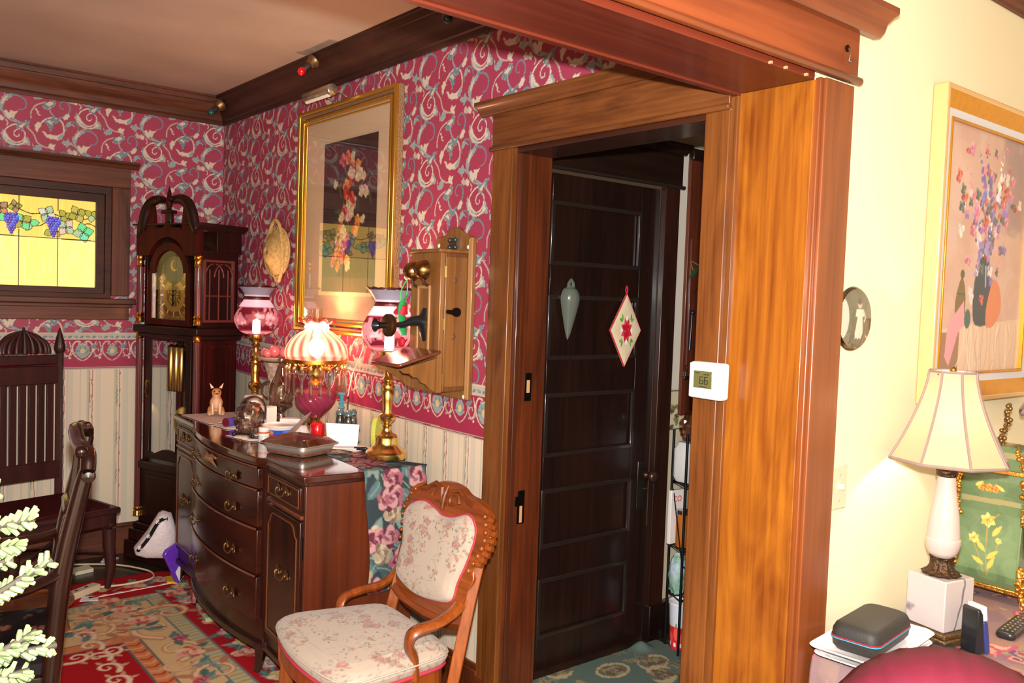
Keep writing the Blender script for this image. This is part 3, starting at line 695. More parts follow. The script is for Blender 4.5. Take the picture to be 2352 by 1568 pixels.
# inner crimson ground: cream scroll festoon along the edge, leaf sprays
for sgn in (0,1):
    X_=lambda x:x if not sgn else W2-x
    for k in range(10): scroll(X_(.60),.80+k*.13,.15,(PI/2 if not sgn else PI/2),((214,176,142),(226,200,172),(196,150,120)),1 if not sgn else -1)
for k in range(9): scroll(.62+k*.13,H2-.97,.15,0.2,((214,176,142),(226,200,172),(196,150,120)),-1)
for k in range(5): 
    for q in range(7): rc.leaf(.72+k*.2,H2-.93+.02*rd.randn(),.13,.04,PI+1.0*rd.randn(),GRN[q%3])
for q in range(16): rc.leaf(1.14+rd.randn()*.12,1.3+rd.randn()*.14,.12,.05,rd.rand()*6,GRN[q%3])
rc.rose(1.14,1.3,.12,PNK,8,rd);rc.blur(1)
RUGM=painted('wool_rug',rough=.95,spec=.1,fine=260)
rfr=.17
def rk(u,v):   # rounded corners
    du=np.maximum(np.maximum(rx0+rfr-u,u-(rx1-rfr)),0);dv=np.maximum(np.maximum(ry0+rfr-v,v-(ry1-rfr)),0)
    return du*du+dv*dv<rfr*rfr
o=grid('floral_rug',ar((rx0,.25,.05),(.25,rx1,.0045)),ar((ry0,2.7,.05),(2.7,ry1,.006)),lambda x,y:(x,y,.0045+0*x),lambda x,y:rc.samp(x-rx0,y-ry0),RUGM,keep=rk)
k=o.modifiers.new('s','SOLIDIFY');k.thickness=.0035;k.offset=-1
tag(o,'crimson floral rug with tan scroll field on the dining room floor','rug')
# hall rug
hcv=Cv(1.3,1.2,260,(96,112,104),False);rd=np.random.RandomState(5)
for k in range(80):
    x,y=rd.rand()*1.3,rd.rand()*1.2
    if k%3==0:
        hcv.disc(x,y,.085,(188,170,128),.06,rd.rand());hcv.disc(x,y,.07,(112,110,92),.046);hcv.rose(x,y,.045,((150,138,110),(110,92,76)),6,rd)
    else:
        for q in range(4): hcv.leaf(x,y,.08,.035,rd.rand()*6,((150,138,106),(120,104,84),(112,126,112))[q%3],vein=(90,80,66))
o=grid('green_rug',ar((2.10,2.93,.008)),ar((1.55,2.5,.009)),lambda x,y:(x,y,.009+.028*np.exp(-((x-2.80)**2/.0012+(y-2.47)**2/.0012))),lambda x,y:hcv.samp(x-2.1,y-1.5),RUGM)
k=o.modifiers.new('s','SOLIDIFY');k.thickness=.008;k.offset=-1
tag(o,'sage green rug with beige medallions on the back hall floor','rug')
# ================= long case clock =================
CKW=wood('clock_cherry',(80,22,16),(40,12,10),'Z',.5,14,coat=.0,spec=.1)
CKD=wood('clock_dark',(50,17,13),(26,10,9),'Z',.4,14,coat=.06,spec=.3)
FLU=mat('fluted_column',(96,44,44),.3,coat=.4)
CLG=clear_glass('clock_glass',(255,255,255),.045,.02,False)
ck=thing('grandfather_clock','tall dark cherry long case clock with swan neck top in the corner','clock',(1.617,4.774,0),-math.radians(70.3))
hw,hd=.235,.14
# base and plinth
obj('plinth',box(-.29,.29,-.185,.15,0,.10).box(-.272,.272,-.170,.148,.10,.165).box(-.255,.255,-.155,.145,.165,.20),CKD,ck,.006)
obj('base_panel',box(-.235,.235,-.135,.135,.20,.50).box(-.17,.17,-.142,-.13,.24,.47),CKD,ck,.005)
obj('waist_sill',box(-.25,.25,-.15,.14,.50,.545),CKD,ck,.008)
m=box(.2,.225,-.12,.13,.545,1.25);m.box(-.225,.225,.115,.13,.545,1.25)
m.box(-.225,-.2,-.12,-.095,.545,1.25).box(-.225,-.2,.09,.13,.545,1.25)
obj('waist_case',m,CKW,ck,.002)
obj('side_moulding',M().ring([(-.095,.60),(.10,.60),(.10,1.20),(-.095,1.20)],[(-.075,.62),(.08,.62),(.08,1.18),(-.075,1.18)],(.226,0,0),(0,1,0),(0,0,1),(1,0,0),.008),CKW,ck,.002)
# waist door with shaped glass opening
def dring(w,z0,z1,bw,sc=0):
    n=9;xs_=np.linspace(-w,w,n)
    O=[(-w-bw,z0-bw)]+[(x*(w+bw)/w,z0-bw) for x in xs_[1:-1]]+[(w+bw,z0-bw)]+[(w+bw,z1+bw)]+[(x*(w+bw)/w,z1+bw) for x in xs_[::-1][1:-1]]+[(-w-bw,z1+bw)]
    I=[(-w,z0)]+[(x,z0+sc*math.cos(x/w*PI/1.2)) for x in xs_[1:-1]]+[(w,z0)]+[(w,z1)]+[(x,z1) for x in xs_[::-1][1:-1]]+[(-w,z1)]
    return O,I
O,I=dring(.150,.60,1.215,.036,.025)
wd_=obj('waist_door',M().ring(O,I,(0,-.137,0),(1,0,0),(0,0,1),(0,1,0),.018),CKD,ck,.002)
obj('door_glass',box(-.152,.152,-.130,-.128,.59,1.22),CLG,wd_)
obj('key_escutcheon',M().tube([(-.168,-.14,.90),(-.172,-.145,.925),(-.166,-.146,.95),(-.17,-.145,.975),(-.168,-.14,.99)],[.003,.006,.004,.006,.002],6),BRASS,wd_)
obj('side_glass',box(-.216,-.214,-.10,.09,.56,1.24),CLG,ck)
# hood
obj('hood_base',box(-.262,.262,-.165,.145,1.25,1.29).box(-.25,.25,-.155,.142,1.225,1.25),CKD,ck,.006)
m=box(.205,.225,-.12,.13,1.29,1.70);m.box(-.225,-.205,-.12,.13,1.29,1.70).box(-.225,.225,.115,.13,1.29,1.70);m.box(-.245,.245,-.03,.135,1.69,1.80)
obj('hood_case',m,CKD,ck,.002)
def gothic():
    m=M();X=.228
    for k in (-.06,0.0,.06): m.tube([(X,k,1.33),(X,k,1.60)],.004,6)
    for c in (-.03,.03): m.tube([(X,c+.06*math.cos(a),1.56+.07*math.sin(a)) for a in np.linspace(0,PI/2.2,7)],.004,6).tube([(X,c-.06*math.cos(a),1.56+.07*math.sin(a)) for a in np.linspace(0,PI/2.2,7)],.004,6)
    m.tube([(X,-.09,1.46),(X,.09,1.46)],.004,6);m.ring([(-.1,1.32),(.1,1.32),(.1,1.65),(-.1,1.65)],[(-.088,1.332),(.088,1.332),(.088,1.638),(-.088,1.638)],(.225,0,0),(0,1,0),(0,0,1),(1,0,0),.008)
    return m
obj('side_fret',gothic(),mat('fret_wood',(112,50,42),.3,coat=.4),ck)
# dial
dc=Cv(.30,.38,1100,(150,112,44),False)
rd=np.random.RandomState(11)
for k in range(900): dc.disc(rd.rand()*.3,rd.rand()*.38,.002+.003*rd.rand(),((196,150,66),(104,74,30),(224,180,92))[k%3])
dc.disc(.15,.13,.118,(176,136,60));dc.disc(.15,.13,.114,(120,88,36));dc.disc(.15,.13,.088,(186,144,66));dc.disc(.15,.13,.06,(140,104,44))
for k in range(12):
    a=k*PI/6;dc.stroke([(.15+.092*math.cos(a),.13+.092*math.sin(a)),(.15+.11*math.cos(a),.13+.11*math.sin(a))],.009,(236,200,120),sm=False)
for k in range(150):
    a=rd.rand()*6.3;r=rd.rand()*.055;dc.disc(.15+r*math.cos(a),.13+r*math.sin(a),.004,((220,176,92),(96,70,30))[k%2])
dc.disc(.15,.275,.085,(60,58,70));dc.disc(.15,.29,.03,(190,150,84));dc.disc(.16,.295,.026,(70,64,70))
dc.blur(1)
DIALM=painted('engraved_brass_dial',rough=.35,spec=.9);DIALM.node_tree.nodes['Principled BSDF'].inputs['Metallic'].default_value=.55
def dk(u,v): return ((v<1.56)&(abs(u)<.135))|(((u)**2+(v-1.56)**2)<.105**2)
dl=grid('dial',ar((-.14,.14,.0025)),ar((1.325,1.68,.0025)),lambda x,z:(x,-.105+0*x,z),lambda x,z:dc.samp(x+.15,z-1.325),DIALM,ck,keep=dk)
obj('clock_hands',M().tube([(0,-.112,1.455),(.004,-.112,1.50),(0,-.112,1.535)],[.003,.006,.002],5).tube([(0,-.113,1.455),(.002,-.113,1.41),(-.004,-.113,1.395)],[.003,.006,.002],5).sphere((0,-.112,1.455),.006,8,6),IRN,dl)
# hood door: arched frame around the dial
def archpts(w,zb,zs,r,n=14): return [(-w,zb),(w,zb),(w,zs)]+[(r*math.cos(a),zs+.0+r*math.sin(a)) for a in np.linspace(0.0,PI,n)]+[(-w,zs)]
hdn=obj('hood_door',M().ring(archpts(.172,1.295,1.58,.158),archpts(.138,1.325,1.575,.118),(0,-.142,0),(1,0,0),(0,0,1),(0,1,0),.02),CKW,ck,.002)
obj('door_glass',M().prism(archpts(.14,1.32,1.575,.12),(0,-.133,0),(1,0,0),(0,0,1),(0,1,0),.002),CLG,hdn)
SIL=mat('glass_edge_grey',(150,140,150),.2,metal=.4)
obj('inner_bead',box(-.138,-.132,-.140,-.118,1.33,1.57),SIL,hdn)
# pediment with swan necks
ol=[(-.252,1.795),(-.250,1.815),(-.225,1.85),(-.20,1.91),(-.165,1.96),(-.115,1.985),(-.06,1.985),(-.028,1.965),(-.03,1.945),(-.055,1.948),(-.09,1.93),(-.112,1.885),(-.108,1.84),(-.085,1.812),(-.055,1.815),(-.035,1.85),(-.024,1.89)]
orr=[(-a,b) for a,b in ol[::-1]]
arch_=[(.252,1.665),(.175,1.665)]+[(.162*math.cos(a),1.60+.162*math.sin(a)) for a in np.linspace(.40,PI-.40,14)]+[(-.175,1.665),(-.252,1.665)]
def qstrip(m,A,B,y0,y1):
    n=len(A);V=[(a,y0,b) for a,b in A]+[(a,y0,b) for a,b in B]+[(a,y1,b) for a,b in A]+[(a,y1,b) for a,b in B];f=[]
    for i in range(n-1): f+=[(i,i+1,n+i+1,n+i),(2*n+i,3*n+i,3*n+i+1,2*n+i+1),(i,2*n+i,2*n+i+1,i+1),(n+i,n+i+1,3*n+i+1,3*n+i)]
    f+=[(0,n,3*n,2*n),(n-1,3*n-1,4*n-1,2*n-1)];m.add(V,f)
xs_=np.linspace(-.252,.252,49)
def toplow(x):   # upper limit of the solid frieze (below the openings)
    ax=abs(x);return 1.812-.0*ax if ax<.11 else 1.80
lowA=[(x,(1.60+math.sqrt(max(.162**2-x*x,0)) if abs(x)<.150 else 1.665)) for x in xs_]
upA=[(x,(1.812+.035*math.cos(x/.04*PI/2)**2 if abs(x)<.04 else (1.812 if abs(x)<.11 else 1.80))) for x in xs_]
m=M();qstrip(m,lowA,upA,-.155,-.125);obj('frieze',m,CKW,ck,ang=60)
n0=[(-.240,1.79),(-.225,1.80),(-.21,1.83),(-.192,1.88),(-.165,1.93),(-.125,1.957),(-.085,1.965),(-.045,1.962)]
wds=[.018,.026,.031,.034,.031,.026,.022,.018]
for sg in (-1,1):
    P=cr([(sg*-a,-.15,b) for a,b in n0],5);r=np.interp(np.linspace(0,1,len(P)),np.linspace(0,1,len(wds)),wds)
    sn=obj('swan_neck',M().tube([(p[0],-.148,p[2]) for p in P],list(r),10,flat=(.75,1)),CKD,ck)
    obj('scroll_boss',M().lathe([(0,-.03),(.014,-.03),(.017,-.022),(.015,-.01),(.015,.012)],seg=16,T=lambda p,s=sg:(s*.046+p[0],-.15+p[2]+.0,1.962+p[1])),CKD,sn)
    # solid web under each neck outside the opening
    A=[(sg*a,b) for a,b in ((-.25,1.80),(-.235,1.81),(-.22,1.85),(-.205,1.89),(-.185,1.92))];B=[(sg*a,b) for a,b in ((-.11,1.80),(-.112,1.83),(-.116,1.87),(-.12,1.90),(-.125,1.93))]
    m=M();qstrip(m,A,B,-.15,-.13);obj('pediment_web',m,CKW,ck,ang=60)
m=M().box(-.024,.024,-.15,-.13,1.82,1.895).box(-.038,.038,-.165,-.12,1.893,1.905);obj('finial_block',m,CKD,ck,.003)
obj('finial',M().lathe([(.018,1.905),(.01,1.915),(.012,1.925),(.018,1.945),(.019,1.962),(.012,1.978),(.008,1.985),(.012,1.992),(.008,2.005),(.004,2.02),(0,2.035)],c=(0,-.142,0),seg=14),CKW,ck)
m=M().prism([(0,0),(.01,0),(.02,.012),(.034,.022),(.038,.034),(0,.034)],(.245,-.165,1.80),(1,0,0),(0,0,1),(0,1,0),.31);m.box(-.283,.283,-.16,.14,1.828,1.836)
obj('hood_cornice',m,CKD,ck,.001)
# columns
GC=mat('gilt_capital',(226,164,66),.22,metal=1)
for sx in (-1,1):
    for (z0,z1) in ((1.335,1.635),(.265,1.245)):
        fl=lambda r,z,a:r*(1+.06*math.cos(a*9))
        c=obj('column',M().lathe([(.017,z0),(.017,z1)],(sx*.236,-.140,0),36,mod=fl),FLU,ck,ang=80)
        for zc in ((z0,-1),(z1,1)):
            z_=zc[0]
            obj('capital',M().lathe([(.019,-.03),(.022,-.024),(.018,-.014),(.018,.004),(.023,.012),(.020,.022),(.024,.03)] if zc[1]>0 else [(.024,-.03),(.020,-.022),(.022,-.008),(.017,0),(.022,.01),(.018,.02)],(sx*.236,-.140,z_),16),GC,c)
# weights, pendulum
for k,x in enumerate((-.125,-.08,-.035)):
    wg=obj('clock_weight',M().lathe([(0,.93),(.018,.93),(.021,.935),(.021,1.17),(.018,1.175),(.005,1.185),(0,1.19)],(x,-.02,0),16),BRASS,ck)
    obj('weight_chain',M().tube([(x,-.02,1.185),(x,-.02,1.30)],.002,5),BRASS,wg)
pd=obj('pendulum',M().tube([(-.07,.03,1.28),(-.07,.03,.80)],.006,6),mat('pendulum_wood',(60,34,22),.4),ck)
obj('bob',M().lathe([(0,-.008),(.082,-.006),(.092,0),(.082,.006),(0,.008)],seg=36,T=lambda p:(-.07+p[0],.03+p[2],.745+p[1])),BRASS,pd)
bird=thing('bird_figurine','small pale bird figurine on top of the tall clock','figurine',(1.705,4.70,1.837),.6)
obj('body',M().sphere((0,0,.022),.03,12,8,(1.5,.7,.7)),mat('bird_grey',(176,166,160),.35),bird)
obj('head',M().sphere((-.04,0,.04),.014,10,7).lathe([(.004,0),(0,.014)],seg=8,T=lambda p:(-.052-p[2],p[0],.04+p[1])),mat('bird_tan',(190,140,100),.4),bird)
obj('tail',M().tube([(.03,0,.025),(.06,0,.035),(.085,0,.045)],[.014,.010,.004],8,flat=(1.4,.4)),mat('bird_grey',(176,166,160),.35),bird)
# ================= throne-like slat chair by the window =================
RCH=wood('dark_red_chair',(66,30,28),(44,19,19),'Z',.45,14,coat=.05,spec=.3)
c1=thing('side_chair','dark tall slat back chair with domed fan crest under the window','chair',(.82,4.83,.005),math.radians(15))
SEATV=mat('maroon_seat',(74,18,22),.9,noise=.5,nscale=60,spec=.1)
m=box(-.185,.185,-.018,.018,.50,.585);obj('lower_rail',m,RCH,c1,.003)
obj('crest_rail',box(-.165,.165,-.018,.018,.985,1.075).box(-.165,.165,-.014,.014,1.083,1.13),RCH,c1,.004)
for k in range(7):
    x=-.135+k*.045;obj('back_slat',box(x-.0165,x+.0165,-.008,.008,.58,.99),RCH,c1,.002)
m=M();n=9
for k in range(n):
    a=PI*(k+.5)/n;x1=.115*math.cos(a);
    m.tube(cr([(0,-.01,1.258),(x1*.45,-.016,1.245-.02*abs(math.cos(a))),(x1*.85,-.022,1.20),(x1*1.0,-.024,1.165),(x1*1.0,-.024,1.142)],4),[.004]*2+list(np.linspace(.006,.0155,15)),8)
m.prism([(.118*math.cos(a),1.142+.11*math.sin(a)**.9) for a in np.linspace(0,PI,20)],(0,-.014,0),(1,0,0),(0,0,1),(0,1,0),.024)
m.lathe([(.004,1.245),(.007,1.255),(.006,1.266),(.003,1.272)],(0,-.01,0),8)
obj('fan_crest',m,RCH,c1)
for s in (-1,1):
    obj('back_post',M().tube([(s*.182,0,0),(s*.182,0,.4),(s*.182,0,1.14)],.022,4),RCH,c1,.003)
    fl=lambda r,z,a:r*(1+.09*math.cos(a*8))
    obj('finial',M().lathe([(.012,1.13),(.018,1.14),(.026,1.155),(.025,1.175),(.018,1.21),(.008,1.25),(.003,1.265),(0,1.27)],(s*.182,0,0),24,mod=fl),RCH,c1,ang=70)
    obj('front_leg',M().tube([(s*.225,-.415,.30),(s*.225,-.415,.22),(s*.232,-.42,.12),(s*.225,-.418,.05),(s*.218,-.416,.002)],[.032,.030,.026,.019,.015],8),RCH,c1)
    obj('leg_turning',M().lathe([(.014,-.035),(.024,-.02),(.024,-.012),(.014,.0),(.028,.014),(.028,.024),(.02,.035)],(s*.225,-.415,.30),14),RCH,c1)
m=box(-.25,.25,-.44,-.40,.315,.375).box(-.25,-.21,-.44,.02,.315,.375).box(.21,.25,-.44,.02,.315,.375)
obj('seat_frame',m,RCH,c1,.004)
obj('seat_edge',box(-.265,.265,-.455,.015,.375,.405),RCH,c1,.01)
obj('seat_pad',M().box(-.225,.225,-.42,-.01,.40,.415),SEATV,c1,.006)
obj('stretcher',M().tube([(-.225,-.41,.18),(.0,-.22,.2),(.18,-.0,.18)],.008,6).tube([(.225,-.41,.18),(.0,-.22,.2),(-.18,-.0,.18)],.008,6),RCH,c1)
# ================= parlour chair =================
CHR=wood('carved_walnut',(156,78,26),(96,42,14),'Z',.3,20,coat=.35)
CHRY=wood('carved_walnut_y',(150,74,26),(96,42,14),'Y',.3,20,coat=.35)
fb=Cv(.5,.5,900,(176,160,144),True);rd=np.random.RandomState(21)
for k in range(90):
    x,y=rd.rand()*.5,rd.rand()*.5
    if k%4==0: fb.rose(x,y,.018,((176,136,126),(166,120,112),(150,112,104)),6,rd)
    elif k%4==1: fb.rose(x,y,.010,((176,140,120),(156,112,100)),5,rd)
    fb.stroke([(x,y),(x+.03*rd.randn(),y+.03),(x+.02,y+.06),(x-.02,y+.075)],.0016,(150,138,126))
    for q in range(4): fb.leaf(x+.02*rd.randn(),y+.02*rd.randn(),.014,.006,rd.rand()*6,((134,126,100),(118,112,92),(166,130,116))[q%3])
FABM=painted('tapestry_cream',rough=.85,spec=.2,fine=500,sheen=.2)
PIP=mat('rose_gimp',(170,52,68),.8)
pcr=thing('parlour_chair','low carved walnut parlour chair with cream floral upholstery and rose gimp trim','chair',(1.35,2.3,.005))
cx_,cy_=1.35,2.3
A,B,C_,D_=np.array((1.175,2.60)),np.array((1.135,2.055)),np.array((1.50,2.085)),np.array((1.53,2.50))
def seatP(u,v,z,e=0):
    # u along front (far->near), v front->back
    bow=.03*math.sin(PI*u)*(1-v)
    p=(A*(1-u)+B*u)*(1-v)+(D_*(1-u)+C_*u)*v
    p=p+np.array((-bow,0));c=np.array((1.335,2.31));q=p-c;L=np.hypot(*q);p=c+q*(1+e/L)
    return (p[0]-cx_,p[1]-cy_,z)
def perim(n=40):
    out=[];
    def rc_(t): return t
    for k in range(n):   # rounded-square walk
        a=2*PI*k/n;c,s=math.cos(a),math.sin(a);r=(abs(c)**8+abs(s)**8)**(-1/8)
        out.append((.5+.5*r*c,.5+.5*r*s))
    return out
PM=perim(56)
m=M();ringsz=[(.385,.0),(.40,.012),(.415,.018),(.432,.012),(.445,-.005),(.455,-.03)]
V=[];seg=len(PM)
for z,e in ringsz: V+=[seatP(u,v,z,e) for u,v in PM]
SHS=list(np.linspace(.94,.04,24))
for k,sh in enumerate(SHS):
    V+=[seatP(.5+(u-.5)*sh*.92,.5+(v-.5)*sh*.92,.456+.026*(1-sh*sh)) for u,v in PM]
V.append(seatP(.5,.5,.482));nr=len(ringsz)+24
F=[(i*seg+j,i*seg+(j+1)%seg,(i+1)*seg+(j+1)%seg,(i+1)*seg+j) for i in range(nr-1) for j in range(seg)]+[((nr-1)*seg+j,(nr-1)*seg+(j+1)%seg,nr*seg) for j in range(seg)]
m.add(V,F);o=obj('seat_cushion',m,FABM,pcr,ang=80)
paintobj(o,fb,lambda c:(c[:,0]+c[:,2]*.6,c[:,1]+c[:,2]*.7),sub=3)
obj('cushion_welt',M().tube([seatP(u,v,.424,.017) for u,v in PM],.003,6,closed=True),mat('welt_cream',(180,168,154),.8),pcr)
obj('gimp_trim',M().tube([seatP(u,v,.388,.007) for u,v in PM],.006,6,closed=True,flat=(1,1.2)),PIP,pcr)
m=M();O=[seatP(u,v,.335,0.0)[:2] for u,v in PM];I=[seatP(u,v,.335,-.03)[:2] for u,v in PM]
m.ring(O,I,(0,0,.325),(1,0,0),(0,1,0),(0,0,1),.062);obj('seat_rail',m,CHR,pcr,.003)
def fleg(P):
    x,y=P[0]-cx_,P[1]-cy_
    return M().tube([(x,y,.38),(x,y,.31),(x,y,.29),(x,y,.24),(x-.006,y,.12),(x-.004,y,.0)],[.040,.038,.030,.034,.027,.019],4)
for P in (A+(.03,-.035),B+(.035,.04)): obj('front_leg',fleg(P),CHR,pcr,.003)
bx=lambda z:1.425+.25*z
for s,yb,yt in ((1,2.49,2.49),(-1,2.085,2.09)):
    obj('rear_post',M().tube([(bx(.0)+.06-cx_,yb-cy_,0),(bx(.2)+.015-cx_,yb-cy_,.2),(bx(.4)+.01-cx_,yb-cy_,.4),(bx(.56)+.012-cx_,yt-cy_,.56),(bx(.70)+.012-cx_,yt+.005*s-cy_,.70)],[.022,.024,.026,.024,.02],4),CHR,pcr,.003)
pad=[(2.497,.761),(2.468,.789),(2.408,.805),(2.338,.794),(2.295,.782),(2.236,.787),(2.162,.81),(2.118,.786),(2.106,.742),(2.121,.666),(2.140,.608),(2.152,.550),(2.25,.527),(2.351,.524),(2.455,.552),(2.470,.60),(2.468,.665),(2.488,.717)]
padc=[(a,b) for a,b in cr(pad,6,True)];pc=np.array((2.30,.665))
UZ=(.2425,0,.970)   # up the raked back
def bk(y,z,off=0): return (bx(z)-cx_+off,y-cy_,z)
m=M();V=[];K=len(padc)
lev=[(1.0,0),(1.0,-.018)]+[(s_,float(np.interp(1-s_,[0,.05,.2,.5,.8,1],[-.018,-.034,-.044,-.05,-.052,-.052]))) for s_ in np.linspace(.97,.03,26)]
for sc_,off in lev:
    for a,b in padc:
        q=pc+(np.array((a,b))-pc)*sc_;V.append(bk(q[0],q[1],off))
V.append(bk(pc[0],pc[1],-.052))
F=[(i*K+j,i*K+(j+1)%K,(i+1)*K+(j+1)%K,(i+1)*K+j) for i in range(len(lev)-1) for j in range(K)]+[((len(lev)-1)*K+j,(len(lev)-1)*K+(j+1)%K,len(lev)*K) for j in range(K)]
m.add(V,F);o=obj('back_pad',m,FABM,pcr,ang=80);paintobj(o,fb,lambda c:(c[:,1]+.2,c[:,2]+c[:,0]),sub=2)
obj('gimp_trim',M().tube([bk(a,b,-.012) for a,b in padc],.0065,6,closed=True,flat=(1.2,1)),PIP,pcr)
outp=[(2.47,.52),(2.50,.60),(2.50,.66),(2.515,.71),(2.53,.77),(2.512,.82),(2.46,.845),(2.40,.858),(2.36,.878),(2.30,.884),(2.24,.878),(2.20,.862),(2.14,.856),(2.09,.84),(2.055,.805),(2.040,.765),(2.055,.70),(2.085,.66),(2.075,.63),(2.10,.56),(2.12,.505),(2.25,.49),(2.37,.49)]
oc=cr(outp,8,True)
# resample both outlines by angle
def byang(pts,n=96):
    P=np.array(pts);a=np.unwrap(np.arctan2(P[:,1]-pc[1],P[:,0]-pc[0]));r=np.hypot(P[:,0]-pc[0],P[:,1]-pc[1])
    if a[-1]<a[0]: a=-a;sg=-1
    else: sg=1
    t=np.linspace(0,2*PI,n,endpoint=False)
    aa=np.concatenate([a-2*PI,a,a+2*PI]);rr=np.concatenate([r,r,r]);o_=np.argsort(aa)
    R=np.interp(t,aa[o_],rr[o_]);return [(pc[0]+R[i]*math.cos(sg*t[i]),pc[1]+R[i]*math.sin(sg*t[i])) for i in range(n)]
OA,IA=byang(oc),byang([(pc[0]+(a-pc[0])*.97,pc[1]+(b-pc[1])*.97) for a,b in padc])
V=[bk(a,b,-.010) for a,b in OA]+[bk(a,b,-.016) for a,b in IA]+[bk(a,b,.018) for a,b in OA]+[bk(a,b,.018) for a,b in IA];k=96;F=[]
for i in range(k):
    j=(i+1)%k;F+=[(i,k+i,k+j,j),(2*k+i,2*k+j,3*k+j,3*k+i),(i,j,2*k+j,2*k+i),(k+i,3*k+i,3*k+j,k+j)]
bf=obj('back_frame',M().add(V,F),CHRY,pcr,.003)
m=M()   # beads and carved scrolls
for y,z in ((2.522,.765),(2.515,.79),(2.50,.815),(2.48,.832),(2.52,.74),(2.512,.715),(2.507,.69),(2.503,.665)): m.sphere(bk(y,z,-.014),.0075,8,6)
obj('carved_beads',m,CHR,bf);m=M()
for k,(y,z) in enumerate(((2.07,.822),(2.058,.80),(2.050,.778),(2.047,.755),(2.052,.73),(2.062,.705),(2.075,.68),(2.09,.655))): m.sphere(bk(y+.012,z,-.014),.0095,8,6)
obj('carved_beads',m,CHR,bf)
m=M()
for k,(y,z) in enumerate(((2.048,.815),(2.036,.797),(2.028,.778),(2.026,.757),(2.03,.736),(2.038,.715),(2.05,.695),(2.062,.68))): m.tube([bk(y+.02,z,-.006),bk(y-.002,z-.002,0)],[.011,.009],8)
obj('carved_flutes',m,CHR,bf);m=M()
for sy in (-1,1):
    q=[(2.30+sy*(.045+r*math.cos(t)),.832+r*math.sin(t)) for t,r in ((k*.45,.034-.0024*k) for k in range(13))]
    m.tube([bk(a,b,-.016) for a,b in q],list(np.linspace(.008,.004,13)),6)
    m.tube([bk(2.30+sy*a,b,-.014) for a,b in ((.01,.80),(.03,.862),(.07,.872),(.12,.846),(.15,.838))],[.004,.009,.009,.008,.005],6)
m.tube([bk(2.30,.80,-.02),bk(2.30,.84,-.022),bk(2.30,.875,-.014)],[.004,.009,.005],12)
obj('carved_crest',m,wood('carved_crest_wood',(136,66,24),(84,36,14),'Y',.5,20,coat=.05),bf);m=M()
for k in range(7): m.sphere(bk(2.505-.012*k,.826+.006*k,-.012),.006,6,5)
obj('carved_beads',m,CHR,bf)
obj('lower_rail',M().tube([bk(2.50,.50),bk(2.40,.478),bk(2.28,.470),bk(2.17,.478),bk(2.09,.50)],.022,4,flat=(.6,1)),CHRY,pcr,.002)
def arm(y,s):
    pts=[(1.525,y,.565),(1.49,y+s*.012,.55),(1.43,y+s*.022,.535),(1.37,y+s*.02,.53),(1.345,y+s*.014,.515),(1.345,y+s*.005,.48),(1.365,y,.44),(1.37,y-s*.0,.375)]
    return M().tube([(a-cx_,b-cy_,c) for a,b,c in cr(pts,5)],.019,8,flat=(1.15,.8))
obj('arm',arm(2.075,-1),CHR,pcr)
obj('arm',M().tube([(a-cx_,b-cy_,c) for a,b,c in cr([(1.585,2.50,.575),(1.56,2.515,.53),(1.52,2.53,.50),(1.46,2.54,.492),(1.40,2.54,.485),(1.372,2.535,.465),(1.368,2.53,.43),(1.37,2.525,.375)],5)],.019,8,flat=(1.15,.8)),CHR,pcr)
# ================= foreground dining armchair =================
FCH=wood('dark_walnut',(46,20,13),(24,11,8),'Z',.22,12,coat=.45)
fc=thing('dining_armchair','dark polished carved dining armchair seen from the side at left','chair',(.53,2.5,.005),math.radians(167.5))
def post(y): return M().tube(cr([(.10,y,0),(.06,y,.2),(.035,y,.42),(.012,y,.7),(-.03,y,.92),(-.055,y,1.02)],4),[.022]*4+list(np.linspace(.028,.032,8))+list(np.linspace(.032,.022,9)),16,flat=(1,.8))
obj('rear_post',post(0),FCH,fc);obj('rear_post',post(-.44),FCH,fc)
m=M().tube(cr([(-.05,.03,1.0),(-.05,0,1.045),(-.03,-.08,1.055),(-.02,-.22,1.075),(-.03,-.36,1.055),(-.05,-.44,1.045),(-.05,-.47,1.0)],5),.02,8)
for y in (.015,-.455): m.lathe([(0,-.028),(.014,-.026),(.018,-.012),(.016,0),(.018,.012),(.014,.026),(0,.028)],seg=14,T=lambda p,y=y:(-.052+p[0],y+p[2],.985+p[1])).sphere((-.035,y,1.05),.018,10,7)
obj('crest_rail',m,FCH,fc)
m=M()
for k in range(3): m.tube(cr([(-.03,-.14-.08*k,1.04),(-.015,-.12-.10*k,.9),(.01,-.16-.06*k,.78),(.03,-.14-.08*k,.62),(.04,-.15-.07*k,.50)],5),.011,6)
for z in (.86,.72): m.tube([(.0,-.12,z),(.005,-.22,z+.02),(.0,-.32,z)],.010,6)
obj('pierced_splat',m,FCH,fc)
def armc(y,s): return M().tube(cr([(-.0,y,.74),(.04,y+s*.015,.715),(.12,y+s*.04,.695),(.25,y+s*.055,.69),(.38,y+s*.05,.70),(.45,y+s*.03,.69)],5),.02,8,flat=(1.3,.7)).tube(cr([(.44,y+s*.03,.69),(.38,y+s*.01,.62),(.36,y,.52),(.36,y,.45)],4),.016,8)
obj('arm',armc(.0,1),FCH,fc);obj('arm',armc(-.44,-1),FCH,fc)
m=box(.02,.50,-.02,.02,.38,.455);m.box(.02,.50,-.47,-.43,.38,.455);m.box(.46,.50,-.47,.02,.38,.455).box(.02,.06,-.47,.02,.38,.455);obj('seat_rail',m,FCH,fc,.004)
sf=Cv(.5,.5,500,(34,30,32),True);rd=np.random.RandomState(9)
for k in range(60): sf.leaf(rd.rand()*.5,rd.rand()*.5,.03,.012,rd.rand()*6,((90,70,60),(60,70,66),(110,84,60))[k%3])
